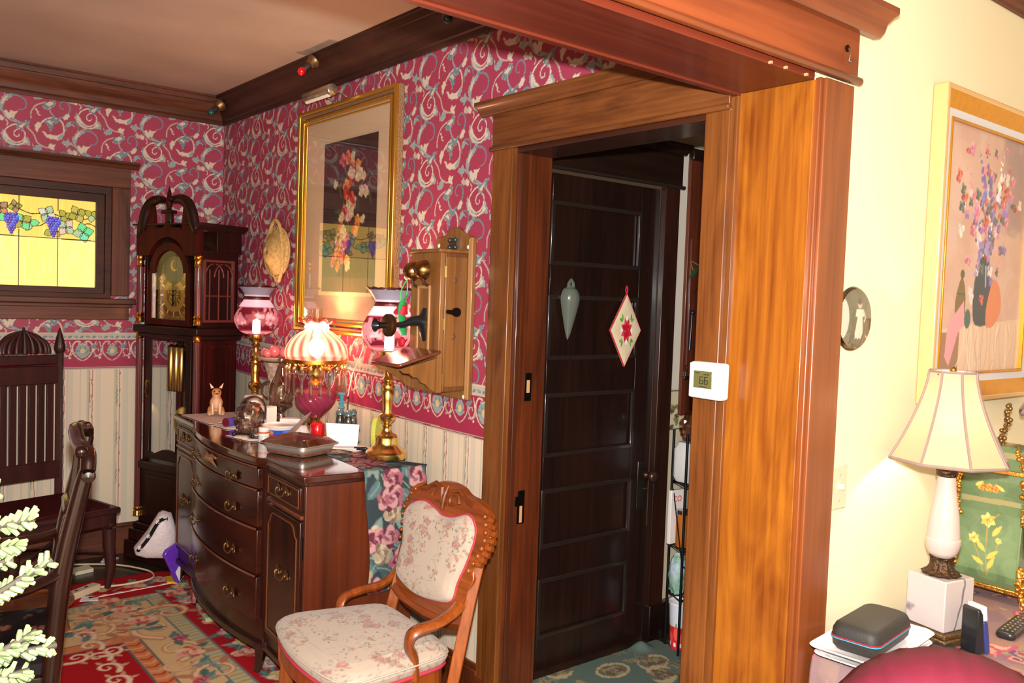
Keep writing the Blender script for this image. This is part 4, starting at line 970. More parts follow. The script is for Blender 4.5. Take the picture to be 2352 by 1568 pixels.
for k in range(14): sf.rose(rd.rand()*.5,rd.rand()*.5,.02,((120,60,60),(140,100,80)),5,rd)
o=obj('seat_pad',M().box(.03,.48,-.45,.0,.455,.485),painted('dark_tapestry',rough=.9,spec=.1),fc);paintobj(o,sf,lambda c:(c[:,0],c[:,1]),sub=60)
for x,y in ((.47,0),(.47,-.45)): obj('front_leg',M().tube(cr([(x,y,.40),(x+.01,y,.3),(x-.01,y,.12),(x+.005,y,.01)],4),[.03]*3+[.026]*4+[.018]*6,8),FCH,fc)
obj('stretcher',box(.08,.46,-.012,.012,.15,.19).box(.08,.46,-.452,-.428,.15,.19),FCH,fc,.003)
# ================= frosted christmas tree boughs =================
ndl=mat('green_needles',(122,132,96),.8,noise=.3,nscale=30,col2=(96,112,70));brk=mat('bough_stem',(52,46,32),.8)
rd=np.random.RandomState(4)
tr=thing('artificial_christmas_tree','pale green christmas tree boughs reaching in at the left edge','christmas tree',(-.12,1.16,0))
def bough(P,rn=.0052):
    st=M().tube(P,.004,6);m=M();Pn=[np.array(p) for p in P]
    for i in range(len(Pn)-1):
        a,b=Pn[i],Pn[i+1];L=np.linalg.norm(b-a);n=int(L/.0075)
        for k in range(n):
            c=a+(b-a)*k/n;d=(b-a)/L
            for q in range(4):
                r=rd.randn(3);r-=d*r.dot(d);r/=np.linalg.norm(r);e=c+(r*.85+d*.55)*(.013+.006*rd.rand())
                m.tube([tuple(c),tuple((c+e)/2),tuple(e)],[.0022,.0034,.0026],6)
    return st,m
BO=[[(.0,0,1.16),(.12,-.0,1.20),(.29,.02,1.205),(.335,.02,1.21)],[(.0,0,1.11),(.16,.01,1.105),(.28,.02,1.115),(.355,.02,1.155)],[(.05,0,1.13),(.2,.0,1.15),(.31,.01,1.165)],
 [(.0,0,.98),(.15,0,1.0),(.28,.01,1.05),(.36,.02,1.045)],[(.05,.0,1.0),(.2,.01,.98),(.30,.02,.985)],[(.1,0,1.0),(.24,.01,1.03),(.335,.0,1.075)],[(.0,0,1.05),(.18,.0,1.02),(.33,.02,1.02)],[(0,0,1.25),(.15,0,1.245),(.295,.01,1.25)],[(0,0,1.19),(.15,.0,1.17),(.32,.01,1.185)]]
for P in BO:
    st,m=bough(P);k=obj('bough',st,brk,tr);obj('needles',m,ndl,k)['kind']='stuff'
for k in range(22):   # the rest of the tree, beyond the left edge of the picture
    a=PI*(.62+.76*rd.rand());z=.45+.95*k/22;L=.30*(1.75-z)
    st,m=bough([(0,0,z),(L*.5*math.cos(a),L*.5*math.sin(a),z+.03),(L*math.cos(a),L*math.sin(a),z+.02)])
    kk_=obj('bough',st,brk,tr);obj('needles',m,ndl,kk_)['kind']='stuff'
obj('trunk',M().tube([(0,0,.0),(0,0,1.0),(0,0,1.48)],[.018,.014,.006],8),brk,tr)
obj('stand',M().tube([(-.15,0,.012),(.15,0,.012)],.012,6).tube([(0,-.15,.012),(0,.15,.012)],.012,6),IRN,tr)
# ================= framed flower picture on the wallpaper =================
GLD=mat('gilt_frame',(220,168,66),.28,metal=.9);GLD2=mat('ornate_gilt',(176,134,96),.55,metal=.3,noise=.4,nscale=160,bump=.8)
py0,py1,pz0,pz1=3.075,3.985,1.31,2.365
pic=thing('framed_flower_print','tall gilt framed flower still life print hanging behind the lamps','picture',(XR,3.53,1.31))
rr=lambda a:[(py0+a-3.53,a),(py1-a-3.53,a),(py1-a-3.53,1.055-a),(py0+a-3.53,1.055-a)]
fo=obj('frame',M().ring(rr(0),rr(.032),(-.030,0,0),(0,1,0),(0,0,1),(1,0,0),.028),GLD2,pic,.004)
obj('gilt_rail',M().ring(rr(.002),rr(.020),(-.046,0,0),(0,1,0),(0,0,1),(1,0,0),.02),GLD,fo,.005)
obj('inner_bead',M().ring(rr(.040),rr(.055),(-.040,0,0),(0,1,0),(0,0,1),(1,0,0),.03).ring(rr(.062),rr(.070),(-.030,0,0),(0,1,0),(0,0,1),(1,0,0),.02),GLD,fo,.003)
mt=obj('mat_board',box(-.022,-.018,py0+.05-3.53,py1-.05-3.53,.05,1.005),mat('linen_mat',(232,202,164),.8),pic)
pv=Cv(.50,.70,700,(58,40,40),False);rd=np.random.RandomState(8)
for k in range(60): pv.disc(rd.rand()*.5,rd.rand()*.7,.07,((66,46,46),(48,34,36),(74,54,50))[k%3],a=.35)
for k in range(30): pv.leaf(.25+rd.randn()*.07,.2+rd.rand()*.3,.08,.02,rd.rand()*6,((60,66,44),(80,84,56),(44,50,36))[k%3])
FC=[((200,60,40),(230,120,80),(150,30,30)),((226,160,70),(240,190,100),(190,110,40)),((230,190,180),(240,210,200),(200,150,140)),((200,70,80),(220,110,110),(150,40,50)),((232,222,190),(214,200,160),(190,170,130)),((216,110,60),(240,150,90),(170,70,40))]
for k in range(46):
    t=k/46;x=.23+rd.randn()*.055;y=.60-.50*t+rd.randn()*.02;x+=.05*math.sin(t*5)
    pv.rose(x,y,.024+.008*rd.rand(),FC[rd.randint(6)],6,rd)
for x,y in ((.38,.52),(.41,.44),(.12,.5),(.28,.62),(.38,.33)): pv.rose(x,y,.02,FC[4],6,rd)
pv.poly([(0,0),(.5,0),(.5,.06),(0,.07)],(96,70,60));pv.blur(1)
grid('print',ar((-.287,.205,.004)),ar((.195,.88,.004)),lambda y,z:(-.0235+0*y,y,z),lambda y,z:pv.samp((.205-y)*.5/.492,(z-.195)*.7/.685),painted('print_ink',rough=.6),pic)
obj('glazing',box(-.0275,-.026,py0+.04-3.53,py1-.04-3.53,.04,1.015),clear_glass('picture_glass',(255,255,255),.14,.0,False),pic)
pl_=thing('picture_light','small brass and white picture light above the gilt frame','lamp',(XR,3.64,2.40))
T=lambda p:(-.105+p[0],p[2],p[1]-.005)
obj('shade',M().lathe([(.024,-.13),(.026,-.128),(.026,.128),(.024,.13)],seg=20,T=T),mat('picture_light_metal',(176,160,130),.25,metal=.8),pl_,ang=60)
obj('tube_bulb',M().lathe([(.010,-.11),(.010,.11)],seg=10,T=lambda p:(-.112+p[0],p[2],p[1]-.026)),mat('tube_white',(230,226,220),.2),pl_)
obj('arm',M().tube([(-.09,-.1,.005),(-.06,-.14,-.02),(-.035,-.14,-.03)],.004,6).tube([(-.09,.0,.0),(-.03,0,-.03)],.004,6),mat('picture_light_metal',(176,160,130),.25,metal=.8),pl_)
# ================= wall telephone =================
OKP=wood('golden_oak',(150,98,48),(106,66,28),'Z',.38,26,coat=.2);OKL=wood('phone_shelf_wood',(120,62,40),(84,42,28),'Y',.25,20,coat=.5)
tx,ty=1.9,2.668
ph=thing('wall_telephone','antique golden oak crank telephone on the wallpapered wall','telephone',(tx,ty,1.12))
bo=[(-.118,0),(.122,0),(.122,.605),(.075,.61),(.05,.622),(.02,.64),(0,.644),(-.02,.64),(-.05,.622),(-.07,.612),(-.118,.60)]
obj('backboard',M().prism(bo,(-.020,0,0),(0,1,0),(0,0,1),(1,0,0),.02),OKP,ph,.004)
obj('edge_bead',box(-.024,-.019,-.118,-.108,.005,.598).box(-.024,-.019,-.104,-.099,.01,.595),mat('light_oak',(176,130,84),.4),ph)
y0,y1=-.093,.095;zb,zt=.035,.540
obj('case',box(-.118,-.02,y0,y1,zb,zt),OKP,ph,.004)
obj('case_top',box(-.150,-.02,y0-.004,y1+.01,zt,zt+.012),OKP,ph,.003)
fd=obj('front_door',box(-.142,-.120,y0-.002,y1+.004,zb-.004,zt),OKP,ph,.004)
obj('door_panel',M().ring([(-.036,.155),(.048,.155),(.048,.42),(-.036,.42)],[(-.026,.168),(.038,.168),(.038,.407),(-.026,.407)],(-.148,0,0),(0,1,0),(0,0,1),(1,0,0),.008),mat('light_oak',(176,130,84),.4),fd,.003)
m=M()
for z in (zb+.006,zt-.012):
    for k in range(13): m.box(-.115+k*.0072,-.111+k*.0072,y0-.0015,y0+.001,z-.004,z+.012)
obj('dovetails',m,mat('joint_dark',(92,52,22),.6),ph)
for z in (.06,.26,.45): obj('hinge',box(-.123,-.116,y0-.004,y0+.002,z,z+.04),BRASS,ph)
AB=mat('bell_brass',(170,128,74),.28,metal=1)
for y,z in ((.052,.47),(-.020,.475)):
    b=obj('bell',M().lathe([(0,-.034),(.016,-.032),(.028,-.022),(.034,-.006),(.036,.006),(.033,.008)],seg=24,T=lambda p,y=y,z=z:(-.166+p[2],y+p[0],z+p[1])),AB,ph)
    obj('bell_post',M().tube([(-.168,y,z-.033),(-.160,y,z-.052),(-.143,y,z-.058)],.006,6).sphere((-.203,y,z),.006,8,6),mat('post_dark',(84,54,34),.4,metal=.6),b)
BLK=mat('black_iron',(26,28,32),.3,coat=.3)
mp=obj('transmitter_arm',M().tube([(-.143,.0,.335),(-.152,.0,.30),(-.152,.0,.26),(-.143,0,.215)],[.010,.018,.018,.010],8,flat=(1.3,.5)).tube([(-.150,0,.285),(-.17,.0,.29),(-.20,.0,.287),(-.23,.0,.276),(-.262,.002,.272),(-.285,.004,.271)],[.026,.020,.016,.011,.009,.009],10),BLK,ph)
obj('transmitter_cup',M().lathe([(0,-.014),(.036,-.013),(.041,-.008),(.041,.006),(.034,.012),(.012,.016)],seg=24,T=lambda p:(-.292-p[2],.004+p[0],.271+p[1])),mat('cup_bronze',(96,66,44),.35,metal=.8),mp)
obj('mouthpiece',M().lathe([(.010,.0),(.011,.012),(.013,.024),(.019,.036),(.024,.042),(.021,.040),(.010,.020)],seg=20,caps=False,T=lambda p:(-.305-p[2],.004+p[0],.271+p[1])),BLK,mp)
ck_=obj('crank',M().tube([(-.07,y0,.325),(-.07,y0-.012,.325)],.017,12).tube([(-.07,y0-.012,.325),(-.10,y0-.02,.325)],[.005,.004],6).tube([(-.098,y0-.02,.325),(-.122,y0-.022,.327)],[.009,.007],8),IRN,ph)
m=M()
for z in (.44,.235): m.sphere((-.075,y0,z),.007,8,6,(1.3,.5,1.6))
obj('knot_plug',m,mat('knot',(104,64,34),.6),ph)
sh=[(-.300,.10),(-.300,-.075),(-.292,-.085),(-.142,-.115),(-.142,.12),(-.292,.11)]
m=M();T3=lambda a,b,c:(a,b,c)
V=[(x,y,(.125+(x+.300)*.32)) for x,y in sh];V2=[(x,y,z+.012) for x,y,z in V];k=len(V)
m.add(V+V2,[tuple(range(k))[::-1],tuple(range(k,2*k))]+[(i,(i+1)%k,k+(i+1)%k,k+i) for i in range(k)])
obj('writing_shelf',m,OKL,ph,.004)
bp=[(-.142,.155),(-.29,.12),(-.275,.105),(-.25,.103),(-.235,.09),(-.215,.088),(-.20,.07),(-.18,.062),(-.165,.045),(-.142,.035)]
for y in (-.08,.08): obj('shelf_bracket',M().prism(bp,(0,y,0),(1,0,0),(0,0,1),(0,1,0),.010),OKP,ph,.001)
m=M()
for y,z in ((-.09,.565),(.10,.575),(-.09,.012)): m.sphere((-.02,y,z),.008,8,6,(.5,1,1))
obj('mounting_screw',m,mat('screw_white',(230,226,220),.3),ph)
obj('lightning_arrester',M().box(-.034,-.02,-.035,.012,.557,.60).sphere((-.036,-.03,.565),.009,8,6).sphere((-.036,.006,.565),.009,8,6).sphere((-.036,-.03,.592),.009,8,6).sphere((-.036,.006,.592),.009,8,6).tube([(-.03,-.012,.557),(-.03,-.012,.545)],.004,6),mat('tarnished',(92,86,76),.4,metal=.7),ph)
obj('receiver_hook',M().tube([(-.09,y1,.49),(-.10,y1+.03,.49)],.006,6).lathe([(.02,-.03),(.022,-.02),(.012,.0),(.012,.03),(.02,.034)],seg=14,T=lambda p:(-.10+p[0],y1+.035+p[1],.485+p[2])),mat('hook_brass',(150,106,52),.35,metal=.9),ph)
# christmas ornament hanging from the hook
orn=thing('hanging_ornament','red and green fabric ornament hanging on the left of the wooden telephone','ornament',(1.745,2.776,1.57))
GRP=mat('green_bright',(40,170,90),.4);RDP=mat('red_fabric',(196,26,44),.6)
obj('white_knob',M().sphere((0,0,0),.012,10,7),mat('knob_white',(236,236,230),.4),orn)
obj('cord',M().tube(cr([(0,0,-.01),(-.01,.02,-.05),(-.01,.026,-.08),(.0,.01,-.085),(0,-.005,-.05),(0,0,-.01)],5),.0022,6),mat('green_cord',(60,206,90),.4),orn)
obj('green_leaves',M().tube(cr([(0,.0,-.07),(-.01,.015,-.11),(-.01,.01,-.17),(-.005,0,-.22)],4),[.006]*3+[.02]*4+[.024]*4+[.016]*2,8,flat=(1.2,.5)),GRP,orn)
obj('red_petals',M().tube([(-.012,.01,-.105),(-.015,.035,-.135),(-.012,.05,-.15)],[.012,.02,.006],8,flat=(1,.5)).tube([(-.012,-.01,-.11),(-.012,.0,-.14)],[.012,.02],8,flat=(1,.5)).sphere((-.015,.002,-.245),.02,10,7,(.6,1,1)),RDP,orn)
# straw hat / basket
sv=mat('woven_straw',(214,176,108),.8,noise=.35,nscale=60,bump=.5)
ha=thing('straw_basket','woven straw hat shaped basket with handle hanging on wallpaper behind the lamps','basket',(1.885,4.245,1.70))
m=M();nb=26
def hatr(a): return .13*(1+.0*math.cos(a))
V=[(-.012-.055*(1-(r/.13)**2)*(1 if r<.09 else .6),r*math.cos(a)*1.12,r*math.sin(a)*.92+0) for r in (.004,.03,.06,.09,.11,.13) for a in [2*PI*j/36 for j in range(36)]]
F=[(i*36+j,i*36+(j+1)%36,(i+1)*36+(j+1)%36,(i+1)*36+j) for i in range(5) for j in range(36)]
m.add(V,F);hb=obj('bowl',m,sv,ha,solid=.004)
m=M()
for k in range(26):
    a=2*PI*k/26;m.tube([(-.03,.08*1.12*math.cos(a),.08*.92*math.sin(a)),(-.02,.11*1.12*math.cos(a),.11*.92*math.sin(a)),(-.008,.145*1.05*math.cos(a),.14*.92*math.sin(a))],.0042,5)
m.tube([(-.01,.145*1.05*math.cos(a),.14*.92*math.sin(a)) for a in np.linspace(0,2*PI,36)[:-1]],.006,6,closed=True)
obj('rim_spokes',m,sv,ha)
obj('handle',M().tube(cr([(-.02,.07,.10),(-.02,.03,.15),(-.02,-.01,.16),(-.02,-.06,.12),(-.03,-.11,.02),(-.02,-.10,-.07),(-.015,-.05,-.15)],5),.010,8),sv,ha)
obj('tie_ends',M().tube([(-.01,.03,-.11),(-.01,.0,-.15)],.008,6).tube([(-.01,-.06,-.12),(-.01,-.03,-.155)],.008,6),sv,ha)
# crown socket lights
def crownbulb(x,y,z,d,col,lab,name='ceiling_bulb'):
    b=thing(name,lab,'light bulb',(x,y,z))
    d=Vector(d).normalized();a=d.cross(Vector((0,0,1))).normalized();c=d.cross(a)
    T=lambda p:tuple(a*p[0]+c*p[1]+d*p[2])
    obj('socket_cup',M().lathe([(.036,0),(.036,.008),(.028,.016),(.022,.032),(.015,.036)],seg=20,T=T),mat('cup_brass',(140,108,70),.4,metal=.8),b)
    obj('socket',M().lathe([(.015,.034),(.016,.06),(.013,.068)],seg=14,T=T),mat('socket_dark',(60,44,40),.5),b)
    obj('bulb',M().lathe([(.012,.066),(.018,.078),(.019,.088),(.013,.10),(0,.105)],seg=14,T=T),col,b)
crownbulb(XR-.068,3.77,2.575,(-.75,.15,-.75),mat('red_bulb',(220,20,30),.2,coat=.5),'red bulb in a brass socket on the crown moulding over the gilt picture')
crownbulb(XR-.078,4.93,2.545,(-.7,-.25,-.65),mat('green_bulb',(30,84,76),.2,coat=.5),'green bulb in a brass socket in the ceiling corner above the clock')
crownbulb(XR-.070,2.62,2.57,(-.55,-.0,-.85),mat('dark_bulb',(34,50,48),.25,coat=.5),'dark bulb on the crown moulding behind the wide opening header')
# thermostat on the door casing
th=thing('thermostat','white square digital thermostat reading 66 on the oak casing','thermostat',(XR-.024,1.442,1.302))
WPL=mat('white_plastic',(236,234,230),.4)
obj('body',box(-.036,0,-.054,.054,-.049,.049),WPL,th,.008)
obj('face',box(-.040,-.034,-.050,.050,-.046,.046),WPL,th,.006)
obj('screen',box(-.0415,-.039,-.026,.034,-.020,.026),mat('lcd',(92,90,52),.3),th,.001)
obj('button_bar',box(-.0415,-.039,-.026,.034,-.035,-.022),mat('bar_grey',(196,200,206),.4),th,.001)
def seg7(m,y,z,w,h,on,x):
    t=w*.2
    sg={'a':(0,h,w,0),'d':(0,0,w,0),'g':(0,h/2,w,0)}
    for c in on:
        if c in 'adg': zz_={'a':h,'d':0,'g':h/2}[c];m.box(x,x+.0008,y-w,y,z+zz_-t/2,z+zz_+t/2)
        else:
            yy=y if c in 'fe' else y-w;z0=z+(h/2 if c in 'fb' else 0);m.box(x,x+.0008,yy-t/2,yy+t/2,z0,z0+h/2)
m=M();seg7(m,.012,-.008,.010,.018,'afgecd',-.0422);seg7(m,-.003,-.008,.010,.018,'afgecd',-.0422)
m.box(-.0422,-.0414,-.018,.0,.016,.018).box(-.0422,-.0414,-.012,.014,-.0165,-.015).box(-.0422,-.0414,.015,.028,.019,.021)
obj('digits',m,mat('lcd_ink',(34,36,24),.5),th,smooth=False)
def text(name,s,size,loc,rot,m,par,ext=.0004):
    c=bpy.data.curves.new(name,'FONT');c.body=s;c.size=size;c.extrude=ext;c.align_x='CENTER';c.align_y='CENTER'
    o=bpy.data.objects.new(name,c);COL.objects.link(o);o.location=loc;o.rotation_euler=rot;o.data.materials.append(m)
    if par:o.parent=par
    dg0=bpy.context.evaluated_depsgraph_get();me=bpy.data.meshes.new_from_object(o.evaluated_get(dg0));n2=bpy.data.objects.new(name,me);COL.objects.link(n2);n2.parent=par;n2.location=loc;n2.rotation_euler=rot
    bpy.data.objects.remove(o);return n2
text('maker_name','Honeywell',.0065,(-.0404,-.004,.036),(PI/2,0,-PI/2),mat('grey_print',(150,150,150),.5),th)
# ================= runner on the sideboard =================
vx,vy=math.cos(SBR),math.sin(SBR)
def sw(lx,ly,z): return (SBX+lx*vx-ly*vy,SBY+lx*vy+ly*vx,z)
rv=Cv(.75,.9,650,(52,62,68),True);rd=np.random.RandomState(14)
for k in range(190): rv.leaf(rd.rand()*.75,rd.rand()*.9,.12,.045,rd.rand()*6.3,((84,110,112),(66,88,86),(118,138,132),(54,66,62))[k%4],vein=(130,146,140),bend=.1)
for k in range(80): rv.rose(rd.rand()*.75,rd.rand()*.9,.042,(((150,90,102),(98,44,60),(188,140,140)),((164,144,120),(120,98,84),(190,174,152)))[k%3==2],7,rd)
rv.blur(1)
RUN=painted('tapestry_runner',rough=.9,spec=.15,fine=400)
# a continuous sheet: along the top (v<.46) then down the side
def runpos(u,v):
    lx=.225+.205*u+.052*u*np.clip((v-.40)/.1,0,1)+.012*np.sin(v*9)*(v>.5)
    s=v*.92;top=s<.47
    ly=np.where(top,.455-s,-.0175-.010*np.clip((s-.47)/.02,0,1)-.010*np.sin(u*7+1)*np.clip((s-.5)/.3,0,1))
    z=np.where(top,.8622,.8622-(s-.47));z=z+.0015*np.sin(u*20+v*15)*top
    z=np.where((u>.85)&(~top),z-.03*np.clip((u-.85)/.15,0,1)**2*np.clip(1-(s-.47)/.08,0,1),z)
    return SBX+lx*vx-ly*vy,SBY+lx*vy+ly*vx,z
o=grid('tapestry_runner',ar((0,1,.02)),ar((0,1,.0045)),runpos,lambda u,v:rv.samp(u*.28,v*.92+.1),RUN)
k=o.modifiers.new('s','SOLIDIFY');k.thickness=.0025;k.offset=1
tag(o,'dark rose patterned tapestry runner hanging over the end of the sideboard','table runner')
# ================= lamps =================
def lampglass(name,transp,transl,rough=.25,att=True):
    if name in MATS: return MATS[name]
    m,n,l,b=_new(name);MATS[name]=m;o=n['Material Output']
    a=n.new('ShaderNodeVertexColor');a.layer_name='Col'
    b.inputs['Roughness'].default_value=rough
    tl=n.new('ShaderNodeBsdfTranslucent');tr=n.new('ShaderNodeBsdfTransparent')
    mw=n.new('ShaderNodeMix');mw.data_type='RGBA';mw.inputs[0].default_value=.2;mw.inputs[7].default_value=(1,.8,.74,1);l.new(a.outputs['Color'],mw.inputs[6]);l.new(mw.outputs[2],tr.inputs[0])
    for q in (b.inputs['Base Color'],tl.inputs[0]): l.new(a.outputs['Color'],q)
    m1=n.new('ShaderNodeMixShader');m1.inputs[0].default_value=transl;l.new(b.outputs[0],m1.inputs[1]);l.new(tl.outputs[0],m1.inputs[2])
    m2=n.new('ShaderNodeMixShader');m2.inputs[0].default_value=transp;l.new(m1.outputs[0],m2.inputs[1]);l.new(tr.outputs[0],m2.inputs[2])
    l.new(m2.outputs[0],o.inputs['Surface']);return m
def brasslamp(name,label,loc,power,seed,group):
    L=thing(name,label,'lamp',loc,group=group)
    obj('base',M().lathe([(.0,0),(.078,0),(.080,.006),(.080,.022),(.076,.028),(.066,.034),(.050,.050),(.045,.060),(.045,.082),(.040,.090),(.030,.094)],seg=36),BRASS,L,ang=30)
    obj('column',M().lathe([(.028,.094),(.022,.10),(.017,.115),(.020,.125),(.014,.132),(.020,.142),(.030,.150),(.034,.160),(.030,.170),(.022,.176),(.019,.19),(.022,.225),(.024,.26),(.020,.268),(.026,.274),(.026,.282),(.016,.29),(.018,.30),(.024,.306),(.016,.318),(.013,.345),(.016,.36),(.022,.366),(.012,.372),(.012,.378)],seg=32),BRASS,L,ang=40)
    obj('gallery',M().lathe([(.012,.376),(.022,.384),(.034,.394),(.036,.40),(.036,.414),(.045,.42)],seg=32),BRASS,L)
    # shade
    prof=cr([(.046,.415),(.085,.435),(.106,.475),(.104,.515),(.085,.555),(.066,.585),(.060,.598),(.062,.606),(.061,.614),(.066,.622),(.082,.645),(.098,.660)],6)
    ns=96;V=[];Cc=[];gc=Cv(.66,.26,900,(98,22,46),True);rs=np.random.RandomState(seed)
    for k in range(3):   # frosted flower sprays cut through the coloured layer
        cx=.11+k*.22
        for q in range(40): gc.disc(cx+rs.randn()*.034,.078+rs.randn()*.020,.014,(214,170,184),.010,rs.rand()*3)
        for q in range(10): gc.leaf(cx+rs.randn()*.04,.075+rs.randn()*.02,.03,.014,rs.rand()*6,(204,160,174))
    def gcol(a,z,i,n):
        t=z-.415
        if t<.020: return lin((206,146,160))
        if t<.138: return gc.samp(a/(2*PI)*.66,t)
        if t<.175: return lin((186,172,194))
        if t<.192: return lin((70,20,26))
        if t<.238: return lin((172,176,198))
        return lin((64,18,28))
    for i,(r,z) in enumerate(prof):
        for j in range(ns):
            a=2*PI*j/ns;rr=r;zz_=z
            if z>.655: rr=r*(1+.03*math.cos(a*9));zz_=z+.004*math.cos(a*9)
            V.append((rr*math.cos(a),rr*math.sin(a),zz_));Cc.append(gcol(a,z,i,len(prof)))
    # denser: add subdivided rows
    m=M();m.add(V,[(i*ns+j,i*ns+(j+1)%ns,(i+1)*ns+(j+1)%ns,(i+1)*ns+j) for i in range(len(prof)-1) for j in range(ns)])
    s=obj('glass_shade',m,lampglass('overlay_glass',.42,.05),L,ang=180);setcol(s.data,np.array(Cc))
    obj('bulb',M().lathe([(0,.42),(.018,.425),(.02,.44),(.018,.485),(.0,.495)],seg=16),mat('bulb_glow',(255,236,214),.4,emit=45),L)
    plight(name+'_light',(loc[0],loc[1],loc[2]+.53),power,(1,.62,.42),.03)
    return L
TOP=.8615
G='matching brass lamps with cranberry glass shades'
brasslamp('brass_table_lamp','brass column lamp with cranberry glass shade nearest the wooden telephone',(1.745,2.890,TOP+.004),7,1,G)
brasslamp('brass_table_lamp','brass column lamp with cranberry glass shade beside the tall clock',(1.752,4.19,TOP),3.0,2,G)
# centre parlour lamp
cl=thing('parlour_lamp','lit swirl glass parlour lamp with hanging crystal prisms on the sideboard','lamp',(1.742,3.50,TOP-.001))
obj('base',M().lathe([(0,0),(.062,0),(.066,.01),(.06,.02),(.042,.035),(.03,.05),(.036,.062),(.022,.075),(.026,.09)],seg=30),BRASS,cl)
cg=Cv(.5,.3,500,(176,66,96),True)
def swirl(n,z,h,tw,r,a): return 1
fontp=cr([(.026,.085),(.045,.105),(.074,.135),(.086,.165),(.078,.195),(.05,.212),(.033,.218),(.03,.23)],4)
ft=obj('oil_font',M().lathe(fontp,seg=84,mod=lambda r,z,a:r*(1+.038*math.cos(14*(a+z*9)))),shade_glass('cranberry_glass',(186,74,104),.35,.25,.12),cl,ang=180)
obj('font_collar',M().lathe([(.031,.228),(.034,.236),(.030,.245),(.022,.252)],seg=24),mat('amber_collar',(232,150,40),.25,metal=.6),cl)
obj('burner',M().lathe([(.02,.25),(.03,.262),(.034,.28),(.03,.30),(.05,.33),(.06,.338)],seg=24),BRASS,cl)
m=M()
m.ring([(.135*math.cos(a),.135*math.sin(a)) for a in np.linspace(0,2*PI,48)[:-1]],[(.126*math.cos(a),.126*math.sin(a)) for a in np.linspace(0,2*PI,48)[:-1]],(0,0,.330),(1,0,0),(0,1,0),(0,0,1),.016)
for k in range(4):
    a=k*PI/2+.4;m.tube(cr([(.03*math.cos(a),.03*math.sin(a),.31),(.08*math.cos(a),.08*math.sin(a),.30),(.13*math.cos(a),.13*math.sin(a),.336)],5),.004,6)
for k in range(44):
    a=2*PI*k/44;m.sphere((.131*math.cos(a),.131*math.sin(a),.331),.0045,6,5)
    if k%2==0: m.sphere((.126*math.cos(a),.126*math.sin(a),.322),.0035,6,5)
obj('brass_ring',m,mat('pierced_brass',(206,146,52),.3,metal=1),cl)
CRY=clear_glass('crystal',(255,246,236),.38,.12,False)
for k in range(20):
    a=2*PI*k/20;x,y=.13*math.cos(a),.13*math.sin(a)
    p=obj('crystal_prism',M().lathe([(0,.304),(.008,.299),(.008,.287),(.002,.283),(.008,.272),(.009,.205),(.004,.188),(0,.184)],(x,y,0),6),CRY,cl,ang=20)
    obj('prism_button',M().sphere((x,y,.308),.008,8,6),mat('gold_crystal',(240,190,110),.1,metal=.7),p)
shp=cr([(.133,.345),(.138,.363),(.135,.39),(.121,.418),(.098,.443),(.072,.462),(.055,.471),(.052,.479),(.056,.484),(.052,.490),(.054,.50),(.070,.512),(.078,.516)],5)
ns=144;V=[];Cc=[]
for i,(r,z) in enumerate(shp):
    for j in range(ns):
        a=2*PI*j/ns;rr=r*(1+.006*math.cos(18*(a+z*1.6)));zz_=z
        if z>.495: q=(z-.495)/.021;rr=r*(1+.10*q*math.cos(8*a));zz_=z+.010*q*math.cos(8*a+.5)
        V.append((rr*math.cos(a),rr*math.sin(a),zz_));t=.5+.5*math.cos(18*(a+z*1.6))
        c=np.array(lin((236,214,204)))*t+np.array(lin((206,96,92)))*(1-t)
        if z>.508 : c=np.array(lin((214,52,72)))
        elif z>.48: c=np.array(lin((244,214,222)))
        Cc.append(c)
m=M();m.add(V,[(i*ns+j,i*ns+(j+1)%ns,(i+1)*ns+(j+1)%ns,(i+1)*ns+j) for i in range(len(shp)-1) for j in range(ns)])
s=obj('swirl_shade',m,lampglass('swirl_glass',.30,.06),cl,ang=180);setcol(s.data,np.array(Cc))
obj('chimney',M().lathe([(.02,.34),(.028,.38),(.022,.43),(.0225,.565)],seg=20,caps=False),clear_glass('chimney_glass',(255,240,230),.12,.05),cl)
obj('bulb',M().sphere((0,0,.395),.036,16,12,(1,1,1.2)),mat('bulb_glow_strong',(255,232,200),.4,emit=45),cl)
plight('parlour_lamp_light',(1.742,3.50,TOP+.448),26,(1,.56,.30),.03)
obj_=obj('lamp_cord',M().tube(cr([(1.89,3.36,1.33),(1.872,3.32,1.26),(1.86,3.38,1.15),(1.855,3.42,1.02)],6),.0025,6),mat('white_cord',(236,220,206),.5));tag(obj_,'thin white electric cord hanging down the wall behind the prism lamp','cord')
# ================= clutter on the sideboard =================
PPR=mat('paper_white',(226,220,216),.8);PP2=mat('paper_pinkish',(216,196,188),.85)
WHP=mat('white_pot',(236,228,222),.35,coat=.2)
def flat(name,label,cat,P,z,m,t=.0012,grp=None):
    o=obj(name,M().prism(P,(0,0,z),(1,0,0),(0,1,0),(0,0,1),t),m,smooth=False);return tag(o,label,cat,grp)
flat('paper_sheet','pinkish paper sheet under the dog figurine','paper',[(1.447,4.375),(1.46,4.02),(1.66,4.08),(1.79,4.36)],TOP,PP2,.0025)
flat('paper_sheet','white paper sheet under the purple thread spool on the sideboard','paper',[(1.462,3.98),(1.475,3.84),(1.66,3.86),(1.70,3.98)],TOP,PPR,.002)
flat('paper_sheet','white paper sheet at the sideboard edge beneath the black earbuds','paper',[(1.41,3.68),(1.44,3.50),(1.60,3.46),(1.60,3.66)],TOP,PPR,.0015)
